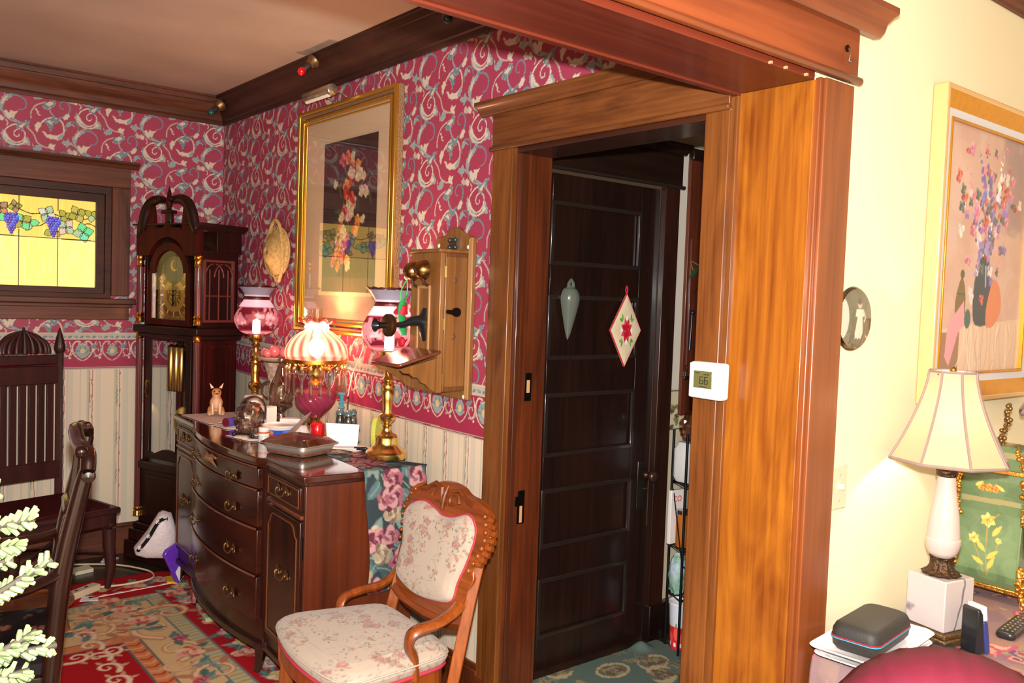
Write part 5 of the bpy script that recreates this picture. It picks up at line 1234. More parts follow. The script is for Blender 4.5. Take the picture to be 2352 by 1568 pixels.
# chihuahua figurine (one continuous body)
DG=painted('dog_ceramic',rough=.28,spec=.5,coat=.4)
dg=thing('dog_figurine','ceramic tan sitting chihuahua figurine on paper at the far end of the sideboard','figurine',(1.575,4.245,TOP+.0045),math.radians(162))
def skinbody(name,V,E,Rr,material,par,sub=2):
    me=bpy.data.meshes.new(name);me.from_pydata(V,E,[]);o=bpy.data.objects.new(name,me);COL.objects.link(o);o.parent=par
    k=o.modifiers.new('sk','SKIN');k.use_smooth_shade=True
    for i,r in enumerate(Rr): me.skin_vertices[0].data[i].radius=(r,r) if not isinstance(r,tuple) else r
    me.skin_vertices[0].data[0].use_root=True
    k=o.modifiers.new('u','SUBSURF');k.levels=sub;k.render_levels=sub
    dg_=bpy.context.evaluated_depsgraph_get();dg_.update();em=bpy.data.meshes.new_from_object(o.evaluated_get(dg_));o.modifiers.clear();o.data=em
    em.materials.clear();em.materials.append(material);em.shade_smooth();return o
V=[(0,-.018,.03),(0,-.004,.065),(0,.008,.093),(0,.014,.108),(0,.018,.126),(0,.034,.121),(0,.044,.117),(.018,.014,.07),(.018,.022,.04),(.018,.026,.006),(-.018,.014,.07),(-.018,.022,.04),(-.018,.026,.006),(.026,-.02,.025),(.03,.012,.01),(-.026,-.02,.025),(-.03,.012,.01),(0,-.045,.014),(.02,-.055,.012)]
E_=[(0,1),(1,2),(2,3),(3,4),(4,5),(5,6),(1,7),(7,8),(8,9),(1,10),(10,11),(11,12),(0,13),(13,14),(0,15),(15,16),(0,17),(17,18)]
R1=[.036,.031,.023,.022,.0285,.014,.009,.013,.009,.009,.013,.009,.009,.02,.012,.02,.012,.010,.006]
db=skinbody('body',V,E_,R1,DG,dg)
n=len(db.data.vertices);co=np.empty(n*3,np.float32);db.data.vertices.foreach_get('co',co);co=co.reshape(-1,3)
tan=np.array(lin((206,142,88)));whi=np.array(lin((238,216,190)));w_=np.clip((co[:,1]-.012)/.02,0,1)*np.clip((.105-co[:,2])/.03,0,1)*np.clip(1-abs(co[:,0])/.025,0,1);w_=np.maximum(w_,np.clip((.016-co[:,2])/.01,0,1))
setcol(db.data,tan*(1-w_[:,None])+whi*w_[:,None])
for s in (-1,1):
    m=M();a,b,c=(s*.010,.012,.142),(s*.027,.010,.136),(s*.036,.006,.172)
    m.add([a,b,c,(s*.018,.002,.138)],[(0,1,2),(1,3,2),(3,0,2),(0,3,1)])
    e=obj('ear',m,mat('dog_ear',(208,146,96),.35),dg,bev=.002)
    obj('ear_inner',M().add([(s*.0125,.0125,.1435),(s*.0245,.0115,.1395),(s*.0335,.0075,.166)],[(0,1,2)]),mat('ear_pink',(236,190,166),.4),e)
m=M()
for s in (-1,1): m.sphere((s*.0115,.0405,.128),.0038,8,6)
obj('eyes',m,mat('eye_black',(16,12,10),.1,coat=.8),dg);obj('nose',M().sphere((0,.053,.119),.0042,8,6,(1.1,.8,.8)),mat('eye_black',(16,12,10),.1),dg)
# purple thread spool
sp_o=thing('thread_spool','purple thread spool lying on paper on the sideboard','spool',(1.52,3.915,TOP+.0225),math.radians(25))
Tx=lambda p:(p[2],p[0],p[1])
obj('thread',M().lathe([(.019,-.026),(.0195,.026)],seg=20,T=Tx),mat('purple_thread',(92,70,190),.6,bump=.3),sp_o)
obj('spool_rim',M().lathe([(.006,-.03),(.0205,-.03),(.0205,-.026)],seg=20,T=Tx).lathe([(.0205,.026),(.0205,.03),(.006,.03)],seg=20,T=Tx),mat('dark_red_rim',(110,24,40),.4),sp_o)
# black earbuds with cable
eb=obj('black_earbuds',M().tube(cr([(1.43,3.64,TOP+.006),(1.46,3.66,TOP+.008),(1.48,3.60,TOP+.012),(1.50,3.63,TOP+.010),(1.47,3.55,TOP+.008),(1.51,3.53,TOP+.008),(1.52,3.58,TOP+.010)],6),.005,8).sphere((1.43,3.64,TOP+.011),.0095,8,6).sphere((1.475,3.545,TOP+.011),.009,8,6),mat('black_rubber',(18,18,20),.3));tag(eb,'tangled black earbuds on white paper at the sideboard front edge','earbuds')
# clear crumpled plastic bag
CP=clear_glass('clear_plastic',(214,200,194),.28,.12)
rs=np.random.RandomState(31)
def crumple(c,R,seed,sc=(1,1,1),nf=26,amp=.28):
    r_=np.random.RandomState(seed);D=r_.randn(nf,3);D/=np.linalg.norm(D,axis=1)[:,None];ph=r_.rand(nf)*6
    m=M().sphere((0,0,0),1,30,20);V=[]
    for v in m.v:
        v=np.array(v);d=v/ (np.linalg.norm(v)+1e-9);f=1+amp*np.mean(np.abs(np.sin(7*(D@d)+ph)))*2-amp;f+=amp*.35*math.sin(13*d[0]+9*d[1]+ph[0])*math.sin(11*d[2]+ph[1])
        V.append((c[0]+R*f*d[0]*sc[0],c[1]+R*f*d[1]*sc[1],max(c[2]+R*f*d[2]*sc[2],.0005)))
    m.v=V;return m
o=thing('plastic_bag','crumpled clear plastic bag standing on the sideboard beside the pill bottle','bag',(1.515,3.68,TOP+.002))
obj('film',crumple((0,0,.066),.062,3,(1,1,1.15),amp=.22),CP,o,ang=25)
obj('handle_loop',M().tube(cr([(-.03,.02,.10),(-.02,.0,.15),(.02,-.03,.165),(.05,-.05,.13),(.05,-.05,.07)],6),.014,8,flat=(1.3,.25)),CP,o)
# painted ceramic jar
jc=Cv(.3,.14,500,(226,216,206),True)
for k in range(26): jc.leaf(rs.rand()*.3,.02+rs.rand()*.09,.03,.012,rs.rand()*6,((110,140,130),(90,110,150),(196,120,110),(150,160,120))[k%4])
jr=thing('ceramic_jar','white painted ceramic jar behind the plastic bag on the sideboard','jar',(1.665,4.0,TOP))
o=obj('jar_body',M().lathe(cr([(.034,0),(.05,.03),(.055,.065),(.046,.095),(.036,.105),(.037,.112)],5),seg=48,caps=False),painted('jar_glaze',rough=.15,coat=.8),jr,ang=180)
paintobj(o,jc,lambda c:(np.arctan2(c[:,1],c[:,0])/(2*PI)*.3,c[:,2]),sub=2)
obj('jar_lid',M().lathe([(.041,.11),(.044,.116),(.044,.128),(.038,.133),(.0,.134)],seg=32),WHP,jr)
# silver topped glass pitcher and compote
gl=clear_glass('table_glass',(236,226,220),.16,.04);SLV=mat('silver',(190,184,178),.2,metal=1)
gp_=thing('glass_pitcher','clear glass cracker jar with silver rim behind the white boxes','jar',(1.775,3.93,TOP))
obj('glass_body',M().lathe(cr([(.045,.085),(.052,.10),(.056,.14),(.05,.19),(.034,.225),(.026,.25),(.02,.27)],5),seg=40,caps=False),gl,gp_)
obj('silver_foot',M().lathe([(0,0),(.05,0),(.052,.01),(.02,.03),(.016,.05),(.03,.07),(.054,.082),(.056,.092),(.050,.098)],seg=32),SLV,gp_)
obj('stopper',M().lathe([(.018,.27),(.022,.276),(.012,.284),(.02,.298),(.018,.312),(0,.32)],seg=18),gl,gp_)
obj('side_handle',M().tube(cr([(-.045,.03,.20),(-.07,.045,.19),(-.075,.05,.15),(-.05,.035,.12)],5),.006,6),mat('tarnished',(92,86,76),.4,metal=.7),gp_)
cpv=thing('ceramic_compote','tall textured beige compote holding pink glass fruit behind the sideboard lamps','compote',(1.79,4.05,TOP))
obj('pedestal',M().lathe(cr([(.05,0),(.045,.02),(.025,.05),(.02,.10),(.024,.16),(.034,.22),(.045,.27),(.05,.285)],5),seg=30,mod=lambda r,z,a:r*(1+.05*math.sin(6*a+z*60))),mat('beige_ceramic',(196,172,152),.5,noise=.35,nscale=70,col2=(150,120,104),bump=.5),cpv)
obj('bowl',M().lathe([(.02,.285),(.07,.295),(.088,.308),(.090,.313),(.0,.305)],seg=40),mat('bowl_rim',(206,170,150),.3,coat=.5),cpv)
for k,(x,y,r) in enumerate(((.0,.0,.03),(-.045,-.02,.022),(.035,-.035,.024),(.03,.04,.024),(-.035,.035,.022))):
    o=obj('glass_fruit',M().sphere((1.79+x,4.05+y,TOP+.309+r),r,14,10),mat('pink_glass_fruit',(226,120,124),.15,coat=.8));tag(o,'pink glass ball fruit heaped in the beige compote','fruit','pink glass fruit in the compote')
# boxes, tub, bottle
o=thing('white_carton','tall plain white carton behind the plastic bag','box',(1.66,3.80,TOP),.3)
obj('carton',box(-.028,.028,-.02,.02,0,.098),WHP,o,.002);obj('flap',box(-.027,.027,-.019,.019,.099,.101),PPR,o)
o=thing('small_white_box','small white box with brown print standing beyond the white tub','box',(1.70,3.66,TOP),-.5)
obj('carton',box(-.045,.045,-.022,.022,0,.062),WHP,o,.002)
m=M();[m.box(-.0458,-.0452,-.012+.006*k,-.0085+.006*k,.042,.049) for k in range(4)];obj('printed_word',m,mat('brown_print',(150,90,60),.6),o)
tb=thing('dessert_tub','white plastic tub with blue and red label on the sideboard','tub',(1.596,3.535,TOP))
tb.scale=(1,1,.66)
tcv=Cv(.42,.09,1200,(236,226,222),True)
tcv.poly([(0,.028),(.42,.028),(.42,.060),(0,.060)],(48,92,210));tcv.poly([(0,.008),(.42,.008),(.42,.028),(0,.028)],(222,62,78))
for b0 in np.arange(0,.42,.14):
    for k in range(9): tcv.stroke([(b0+.02+k*.006,.048),(b0+.023+k*.006,.052+.002*(k%2))],.0022,(214,226,246),sm=False);
    for k in range(11): tcv.stroke([(b0+.018+k*.007,.036),(b0+.022+k*.007,.0385+.002*(k%3))],.0024,(214,226,246),sm=False)
    tcv.disc(b0+.10,.044,.015,(210,160,90),.014)
o=obj('tub_body',M().lathe([(.050,0),(.051,.004)]+[(.051+.0028*k,.008+.009*k) for k in range(8)],seg=90,caps=False),painted('tub_print',rough=.35,coat=.3),tb,ang=180)
paintobj(o,tcv,lambda c:(np.arctan2(c[:,1],c[:,0])/(2*PI)*.42,c[:,2]),sub=3)
obj('tub_rim',M().lathe([(.069,.070),(.074,.072),(.078,.084),(.074,.088),(.068,.078),(.0,.074)],seg=60),WHP,tb)
pb=thing('pill_bottle','white pill bottle with orange band beside the foil tray','bottle',(1.487,3.455,TOP))
pb.scale=(1,1,.74)
obj('bottle_body',M().lathe([(0,0),(.0215,0),(.0225,.003),(.0225,.050),(.019,.054)],seg=30),WHP,pb)
obj('orange_band',M().lathe([(.0195,.050),(.0235,.052),(.0235,.058),(.0195,.06)],seg=30),mat('orange_plastic',(226,86,26),.3),pb)
obj('bottle_cap',M().lathe([(.0215,.060),(.0225,.062),(.0225,.080),(.021,.084),(0,.084)],seg=36,mod=lambda r,z,a:r*(1+.015*math.cos(24*a))),WHP,pb)
m=M();[m.lathe([(.0228,.012+.005*k),(.0228,.0135+.005*k)],seg=30,caps=False) for k in range(6)];obj('label_lines',m,mat('label_grey',(170,160,160),.6),pb)
# foil tray with clear lid
tf=thing('foil_tray','ribbed aluminium foil tray with clear lid on the sideboard front edge','tray',(1.512,3.165,TOP+.001),math.radians(20))
FOIL=mat('foil',(196,186,178),.36,metal=.75)
def rsq(hx,hy,r,n=7):
    out=[]
    for cx,cy,a0 in ((hx-r,hy-r,0),(-hx+r,hy-r,PI/2),(-hx+r,-hy+r,PI),(hx-r,-hy+r,3*PI/2)):
        for k in range(n): a=a0+PI/2*k/(n-1);out.append((cx+r*math.cos(a),cy+r*math.sin(a)))
    return out
def loft(levels,n=7,close=True,rib=0):
    V=[];k=None
    for hx,hy,r,z in levels:
        P=rsq(hx,hy,r,n)
        # densify
        Q=[]
        for i in range(len(P)):
            a,b=P[i],P[(i+1)%len(P)];P0=rsq(*levels[0][:3],n);d=math.hypot(P0[(i+1)%len(P)][0]-P0[i][0],P0[(i+1)%len(P)][1]-P0[i][1]);s_=max(1,int(round(d/.004))) if rib else 1
            Q+=[(a[0]+(b[0]-a[0])*t/s_,a[1]+(b[1]-a[1])*t/s_) for t in range(s_)]
        if k is None:k=len(Q)
        for j,(x,y) in enumerate(Q):
            f=1+rib*(1 if j%2 else -1)*.5;V.append((x*f,y*f,z))
    L=len(levels);F=[(i*k+j,i*k+(j+1)%k,(i+1)*k+(j+1)%k,(i+1)*k+j) for i in range(L-1) for j in range(k)]
    F.append(tuple(range(k))[::-1])
    if close: F.append(tuple((L-1)*k+j for j in range(k)))
    return M().add(V,F)
obj('foil_pan',loft([(.082,.098,.02,0),(.095,.112,.024,.040)],close=False,rib=.018),FOIL,tf,ang=180,solid=.0006)
obj('foil_rim',M().ring(rsq(.108,.125,.03),rsq(.094,.111,.024),(0,0,.040),(1,0,0),(0,1,0),(0,0,1),.003),FOIL,tf)
obj('crust_food',loft([(.086,.102,.02,.004),(.088,.105,.022,.036)]),mat('brown_food',(150,84,48),.7,noise=.5,nscale=40,col2=(80,40,26),bump=.5),tf)
obj('clear_lid',loft([(.104,.121,.028,.0435),(.094,.111,.024,.050),(.078,.095,.02,.062),(.074,.091,.02,.064)]),CP,tf,ang=20)
# crumpled tissue, plastic knife
o=obj('crumpled_tissue',crumple((1.655,3.445,TOP+.032),.028,8,(1,1,.95),amp=.4),mat('tissue',(232,214,204),.9),ang=180)
for v in o.data.vertices: v.co.z=max(v.co.z,TOP+.001)
tag(o,'crumpled pale tissue ball beneath the cranberry lamp font','tissue')
o=obj('clear_scraper',M().prism([(0,-.017),(.15,-.013),(.19,0),(.15,.013),(0,.017)],(1.532,3.34,TOP+.034),(.72,.24,.5),(-.30,.95,0),(.3,.1,-.8),.003),mat('smoky_plastic',(150,136,134),.2,alpha=.6),bev=.001);tag(o,'smoky plastic spatula leaning across behind the foil tray','spatula')
# red candle, card, cruet bottles
cd=thing('red_candle','red jar candle between the foil tray and the white card','candle',(1.688,3.365,TOP))
obj('wax_jar',M().lathe([(0,0),(.027,0),(.030,.004),(.030,.074),(.027,.078),(.024,.074),(0,.072)],seg=30),mat('red_wax',(214,18,28),.2,coat=.8),cd)
obj('wick',M().tube([(0,0,.08),(.002,0,.092)],.0015,5),BLK,cd)
o=obj('white_card',M().prism([(0,0),(.122,0),(.128,.094),(-.010,.098)],(1.660,3.215,TOP+.004),(.80,-.60,0),(.04,.05,.998),(-.6,-.8,0),.003),mat('card_white',(236,232,236),.6),bev=.0006);tag(o,'blank white card propped upright near the lamp by the telephone','card')
flat('paper_stack','small stack of white papers below the propped card','paper',[(1.655,3.19),(1.70,3.06),(1.79,3.06),(1.775,3.14)],TOP+.004,PPR,.006)
o=obj('pencil',M().tube([(1.61,3.13,TOP+.016),(1.70,3.045,TOP+.016)],.0035,6),mat('white_pencil',(230,216,204),.4));tag(o,'thin white pencil lying on the papers','pencil')
o=thing('black_marker','short black marker lying beside the papers','marker',(1.715,3.05,TOP+.017),math.radians(-50))
obj('barrel',M().lathe([(.006,-.02),(.0075,-.018),(.0075,.012)],seg=12,T=Tx),BLK,o);obj('cap',M().lathe([(.0082,.012),(.0082,.03),(.006,.034)],seg=12,T=Tx),mat('cap_black',(34,34,36),.25),o)
o=thing('yellow_oval_sponge','yellow green oval sponge standing behind the brass lamp base','sponge',(1.782,3.035,TOP+.004),math.radians(35))
obj('foam',M().prism([(.034*math.cos(a)**1 if 0 else .034*math.cos(a),.070+ (.070*math.sin(a))) for a in np.linspace(0,2*PI,30)[:-1]],(0,-.01,0),(1,0,0),(0,0,1),(0,1,0),.02),mat('yellow_foam',(206,206,84),.9,noise=.2,nscale=120),o,.005)
o=thing('cruet_stand','wire cruet stand with central stick handle behind the white card','cruet stand',(1.795,3.30,TOP))
obj('tray',M().lathe([(0,0),(.055,0),(.058,.006),(.05,.01),(0,.01)],seg=30),SLV,o);obj('handle',M().tube([(0,0,.01),(0,0,.19)],.0032,6).sphere((0,0,.192),.006,8,6),BLK,o)
obj('holder_ring',M().ring([(.056*math.cos(a),.056*math.sin(a)) for a in np.linspace(0,2*PI,30)[:-1]],[(.053*math.cos(a),.053*math.sin(a)) for a in np.linspace(0,2*PI,30)[:-1]],(0,0,.05),(1,0,0),(0,1,0),(0,0,1),.006),SLV,o)
BG=clear_glass('aqua_glass',(170,206,208),.2,.05)
for k,(x,y,lb) in enumerate(((-.012,-.030,'aqua glass cruet bottle with domed cap nearest the white card'),(.028,.004,'aqua glass cruet bottle with domed cap at the wall side of the stand'),(-.020,.028,'aqua glass cruet bottle with domed cap on the left of the stand'))):
    c=thing('cruet_bottle',lb,'bottle',(1.795+x,3.30+y,TOP+.0105),group='glass cruet bottles in the wire stand')
    obj('glass',M().lathe(cr([(.016,0),(.0195,.02),(.0195,.07),(.016,.095),(.013,.105)],4),seg=26,caps=False),BG,c)
    obj('domed_cap',M().lathe([(.014,.103),(.019,.107),(.018,.118),(.010,.128),(0,.131)],seg=20),mat('aqua_cap',(110,140,142),.12,metal=.5),c)
c=thing('blue_decanter','slim turquoise glass bottle with stopper behind the white card','bottle',(1.80,3.365,TOP))
BT=mat('turquoise_glass',(70,170,186),.12,alpha=.75,coat=.6)
obj('glass',M().lathe(cr([(.022,0),(.025,.03),(.022,.07),(.011,.10),(.009,.12),(.012,.135)],4),seg=26,caps=False),BT,c);obj('stopper',M().lathe([(.011,.135),(.016,.14),(.009,.15),(.014,.165),(.006,.172),(.010,.19),(.018,.20),(.016,.206),(0,.208)],seg=20),BT,c)
# ================= floor clutter =================
c=thing('trash_bag','white plastic bag with black barred trim leaning beside the sideboard leg','bag',(1.375,4.47,.02),math.radians(-15))
hb=[(-.115,.165),(-.095,.19),(-.05,.25),(.0,.335),(.02,.345),(.06,.33),(.085,.25),(.085,.15),(.06,.10),(-.06,.112),(-.108,.132)]
bgm=M();K=len(hb);V=[]
for s_,yy in ((1,0),(.97,-.03),(.85,-.05),(.5,-.062)):
    V+=[(-.01+(a+.01)*s_,yy,.2+(b-.2)*s_-.0) for a,b in hb]
V2=[(a,-b,c_) for a,b,c_ in V];bgm.add(V,[(i*K+j,i*K+(j+1)%K,(i+1)*K+(j+1)%K,(i+1)*K+j) for i in range(3) for j in range(K)]+[tuple(3*K+j for j in range(K))])
bgm.add(V2,[(i*K+j,i*K+(j+1)%K,(i+1)*K+(j+1)%K,(i+1)*K+j) for i in range(3) for j in range(K)]+[tuple(3*K+j for j in range(K))])
obj('bag_body',bgm,mat('bag_white',(214,198,200),.4,bump=.9,nscale=22),c,ang=50)
obj('bag_base',M().tube([(.085,0.03,-.014),(.08,0.02,.06),(.05,0,.13)],[.022,.025,.04],12,flat=(1,.8)),mat('bag_white',(214,198,200),.4),c)
ex=cr([(-.104,-.055,.168),(-.06,-.066,.225),(-.01,-.066,.31),(.03,-.06,.322)],5)
obj('black_trim',M().tube([(a+.008,b,c_-.006) for a,b,c_ in ex],.014,6,flat=(1,.7)),mat('trim_black',(24,22,24),.5),c)
m=M()
for k in range(4):
    a,b,c_=ex[2+k*4];m.box(a-.006,a+.010,b-.012,b-.006,c_-.012,c_+.006)
obj('trim_bars',m,mat('bag_white',(214,198,200),.4),c)
o=thing('snack_bag','crumpled purple snack bag hanging by the sideboard leg','bag',(1.405,4.37,.006),.3)
obj('foil_bag',M().prism([(-.03,.185),(.05,.215),(.065,.15),(.07,.02),(.03,.0),(-.005,.08),(-.045,.16)],(0,-.012,0),(1,0,0),(0,0,1),(0,1,0),.022),mat('purple_foil',(112,56,190),.25,noise=.3,nscale=30),o,.006)
obj('white_patch',M().prism([(.02,.06),(.06,.12),(.066,.03),(.045,.005)],(0,-.0145,0),(1,0,0),(0,0,1),(0,1,0),.002),PPR,o)
flat('yellow_wrapper','small yellow wrapper on the rug under the purple snack bag','wrapper',[(1.40,4.40),(1.44,4.37),(1.46,4.47),(1.42,4.49)],.005,mat('yellow_paper',(220,170,40),.6),.01)
STW=mat('strip_beige',(214,192,160),.5)
ps=thing('power_strip','beige power strip on the rug by the dark chairs','power strip',(1.00,4.435,.005),math.radians(32))
obj('housing',box(-.11,.11,-.026,.026,0,.034),STW,ps,.006)
m=M()
for k in range(3): m.box(-.085+k*.06,-.070+k*.06,-.006,.006,.0335,.0352)
m.box(.109,.1112,-.008,.004,.012,.022);obj('outlet_holes',m,BLK,ps)
obj('cable',M().tube(cr([(.108,0,.012),(.20,-.07,.006),(.33,-.13,.006),(.415,-.06,.006),(.44,.06,.006),(.44,.19,.004),(.40,.30,.004),(.33,.42,.004)],8),.005,8),STW,ps)
o=obj('striped_tape',M().prism([(0,-.012),(.40,-.007),(.40,.007),(0,.007)],(1.03,4.385,.005),(.999,.03,0),(-.03,.999,0),(0,0,1),.003),mat('tape_white',(232,220,214),.5));tag(o,'red and white striped ribbon lying across the rug','ribbon')
m=M()
for k in range(5): m.prism([(.02+k*.07,-.0072),(.062+k*.07,-.0072),(.047+k*.07,.0072),(.005+k*.07,.0072)],(1.03,4.385,.0081),(.999,.03,0),(-.03,.999,0),(0,0,1),.0005)
obj('red_stripes',m,mat('tape_red',(206,30,40),.5),o)
flat('paper_label','small white and red paper tag beside the power strip','paper',[(.985,4.36),(1.06,4.33),(1.075,4.39),(1.01,4.42)],.005,PPR,.003)
PL=mat('envelope_white',(206,206,204),.8)
flat('loose_paper','white paper scrap on the floor between dark chair legs','paper',[(.96,4.90),(1.02,4.88),(1.04,4.97),(.98,5.0)],.001,PL,.02)
flat('loose_paper','cream paper scrap on the floor beside the dark chair front leg','paper',[(1.06,4.78),(1.15,4.80),(1.14,4.88),(1.05,4.86)],.001,mat('cream_scrap',(214,206,178),.8),.018)
flat('loose_paper','folded white paper on the floor by the skirting right of the dark chair','paper',[(1.22,4.94),(1.28,4.92),(1.32,4.97),(1.25,5.0)],.001,PL,.006)
flat('loose_paper','large blue white sheet on the floor behind the polished armchair','paper',[(.77,4.72),(.90,4.70),(.93,4.86),(.80,4.90)],.012+.002,mat('blue_white',(196,206,222),.8),.002) if 0 else None
o=thing('comic_magazine','small green and pink printed magazine half under the bow front sideboard','magazine',(1.430,3.93,.005),math.radians(-8))
obj('cover',box(-.035,.06,-.15,.10,0,.02),mat('mag_green',(110,160,70),.4,noise=.5,nscale=24,col2=(210,190,180)),o,.002)
obj('picture_patch',box(-.036,.0,-.09,-.04,.0201,.0212),mat('mag_red',(196,70,60),.4),o)
obj('pink_box',box(-.05,-.01,.06,.12,.02,.07),mat('pink_print',(196,120,120),.5,noise=.5,nscale=50,col2=(120,50,60)),o,.002)
o=thing('gift_bag','red bag with white tissue paper on the floor under the parlour chair','bag',(1.40,2.40,.005),.3)
obj('bag_body',M().tube([(0,0,0),(0,0,.12),(0,0,.22)],[.09,.095,.08],10),mat('red_bag',(196,20,36),.4,coat=.3),o)
obj('tissue',crumple((.0,.0,.24),.075,12,(1,1,.7),amp=.35),mat('tissue_cream',(222,210,178),.9),o)
# low table pieces at far left
o=thing('round_stool','round orange brown wooden footstool behind the polished armchair','stool',(.72,4.02,.0055))
WO=wood('orange_stool',(150,84,40),(100,50,22),'X',.3,14)
obj('top',M().lathe([(0,.13),(.15,.13),(.165,.14),(.165,.152),(.14,.16),(.135,.15),(0,.148)],seg=40),WO,o)
for k in range(3): a=k*2.1;obj('leg',M().tube([(.11*math.cos(a),.11*math.sin(a),.135),(.14*math.cos(a),.14*math.sin(a),.0)],.014,8),WO,o)
# ================= near room: cream wall and table =================
sw_=thing('light_switch','cream toggle light switch plate on the cream wall beside the opening','light switch',(2.105,YP,1.035))
IV=mat('ivory_plastic',(206,192,162),.4)
obj('plate',box(-.037,.037,-.006,0,-.058,.058),IV,sw_,.003);obj('toggle',box(-.005,.005,-.020,-.005,-.004,.012),mat('toggle_white',(214,200,178),.35),sw_,.002)
m=M().sphere((0,-.006,.034),.0035,8,5).sphere((0,-.006,-.034),.0035,8,5);obj('plate_screw',m,mat('screw_grey',(190,180,160),.3,metal=.5),sw_)
bt=thing('round_photo_button','large round dark metal photo button of a person in a dress on the cream wall','photo',(2.128,YP,1.480))
bt.scale=(1.07,1,1.05)
T=lambda p:(p[0],-p[2],p[1])
obj('rim',M().lathe([(0,0),(.079,0),(.081,.004),(.078,.009),(.072,.013)],seg=56,T=T),mat('tin_rim',(120,112,92),.2,metal=1),bt)
bc=Cv(.16,.16,1400,(74,70,54),False)
for k in range(50): bc.disc(rng.rand()*.16,rng.rand()*.16,.025,((84,80,62),(60,56,44),(92,88,70))[k%3],a=.4)
bc.poly([(.0,.0),(.05,.0),(.05,.045),(.0,.05)],(96,92,76));bc.disc(.02,.08,.022,(176,172,156),.05)
bc.poly([(.078,.092),(.100,.092),(.108,.045),(.102,.03),(.074,.03),(.070,.045)],(196,190,172));bc.disc(.089,.118,.010,(170,160,138),.012);bc.disc(.089,.124,.0115,(60,54,42),.008)
bc.poly([(.072,.104),(.106,.104),(.110,.086),(.068,.086)],(196,190,172));bc.stroke([(.106,.10),(.116,.085),(.112,.075)],.006,(180,172,150));bc.stroke([(.08,.03),(.079,.012)],.007,(70,66,52));bc.stroke([(.094,.03),(.094,.012)],.007,(70,66,52));bc.blur(2)
kk=grid('photo_face',ar((-.075,.075,.0016)),ar((-.075,.075,.0016)),lambda x,z:(x,-.0125-.007*np.clip(1-(x*x+z*z)/.0056,0,1),z),lambda x,z:bc.samp(x+.08,z+.08),painted('photo_gloss',rough=.08,spec=.8,coat=1),bt,keep=lambda u,v:(u*u+v*v)<.0745**2)
hk=thing('picture_hook','small tarnished coat hook on the opening head casing','hook',(1.992,YP-.0265,2.135))
obj('hook_plate',M().lathe([(0,0),(.008,0),(.009,.003),(.006,.005)],seg=14,T=lambda p:(p[0],-p[2],p[1]+.012)),IRN,hk);obj('hook_wire',M().tube(cr([(0,-.004,.012),(0,-.010,-.004),(-.001,-.008,-.02),(.004,-.014,-.022),(.008,-.014,-.014)],4),.0018,6),mat('hook_steel',(120,104,90),.3,metal=.9),hk)
m=M()
for x,z in ((1.705,SO+.001),(1.765,SO+.001),(1.85,SO+.001)): m.box(x-.003,x+.003,YP-.012,YP-.004,z-.002,z+.004)
o=obj('trim_nick',m,RAW);o['kind']='structure'
# painting
pn=thing('framed_floral_painting','gilt framed painting of a lilac bouquet on the cream wall','painting',(2.895,YP,1.235))
PW,PH=.78,.925
q=lambda a:[(-PW/2+a,a),(PW/2-a,a),(PW/2-a,PH-a),(-PW/2+a,PH-a)]
GF=mat('gold_leaf',(214,150,44),.3,metal=.85,noise=.15,nscale=60)
f_=obj('frame',M().ring(q(0),q(.016),(0,0,0),(1,0,0),(0,0,1),(0,-1,0),.045),mat('pale_gilt',(226,186,130),.4,metal=.5),pn,.004)
def slope(a0,a1,y0,y1):
    A,B=q(a0),q(a1);V=[(x,-y0,z) for x,z in A]+[(x,-y1,z) for x,z in B]+[(x,0,z) for x,z in A]+[(x,0,z) for x,z in B]
    return M().add(V,[(i,(i+1)%4,4+(i+1)%4,4+i) for i in range(4)]+[(i,8+i,8+(i+1)%4,(i+1)%4) for i in range(4)]+[(4+i,4+(i+1)%4,12+(i+1)%4,12+i) for i in range(4)])
obj('gilt_cove',slope(.016,.060,.043,.024),GF,f_,ang=30)
obj('linen_liner',slope(.060,.082,.024,.020),mat('liner',(206,204,206),.7),f_,ang=30)
obj('inner_gilt',M().ring(q(.082),q(.090),(0,0,0),(1,0,0),(0,0,1),(0,-1,0),.025),GF,f_,.002)
av=Cv(.60,.745,800,(196,160,144),False);rd=np.random.RandomState(17)
for k in range(120): av.disc(rd.rand()*.6,rd.rand()*.75,.07,((206,170,152),(190,150,134),(200,172,160))[k%3],a=.35)
for k in range(40): av.disc(.42+rd.rand()*.2,.45+rd.rand()*.3,.06,((160,130,126),(150,124,124))[k%2],a=.35)
av.poly([(0,0),(.6,0),(.6,.17),(.0,.13)],(214,184,160));av.poly([(0,0),(.14,0),(.14,.13),(0,.12)],(150,116,96))
for k in range(30): x=.14+rd.rand()*.44;av.stroke([(x,.15),(x+.02*rd.randn(),.08),(x+.02*rd.randn(),.0)],.006,((232,208,186),(190,160,140))[k%2],a=.7)
av.poly(cr([(.24,.15),(.22,.22),(.23,.30),(.26,.36),(.25,.40),(.33,.40),(.32,.36),(.345,.30),(.35,.21),(.33,.15)],5,True),(60,66,80));av.stroke([(.30,.33),(.305,.27)],.010,(150,160,176))
for k in range(170):
    a=rd.rand()*6.3;r=abs(rd.randn());x=.29+.105*r*math.cos(a);y=.50+.12*r*math.sin(a)
    av.rose(x,y,.010+.012*rd.rand(),(((206,120,150),(226,160,170),(180,90,130)),((130,110,170),(160,140,196),(100,84,140)),((232,216,208),(214,196,190),(196,176,176)),((196,90,80),(220,130,110),(150,60,60)),((90,100,96),(120,130,120),(70,80,80)))[k%5],4,rd)
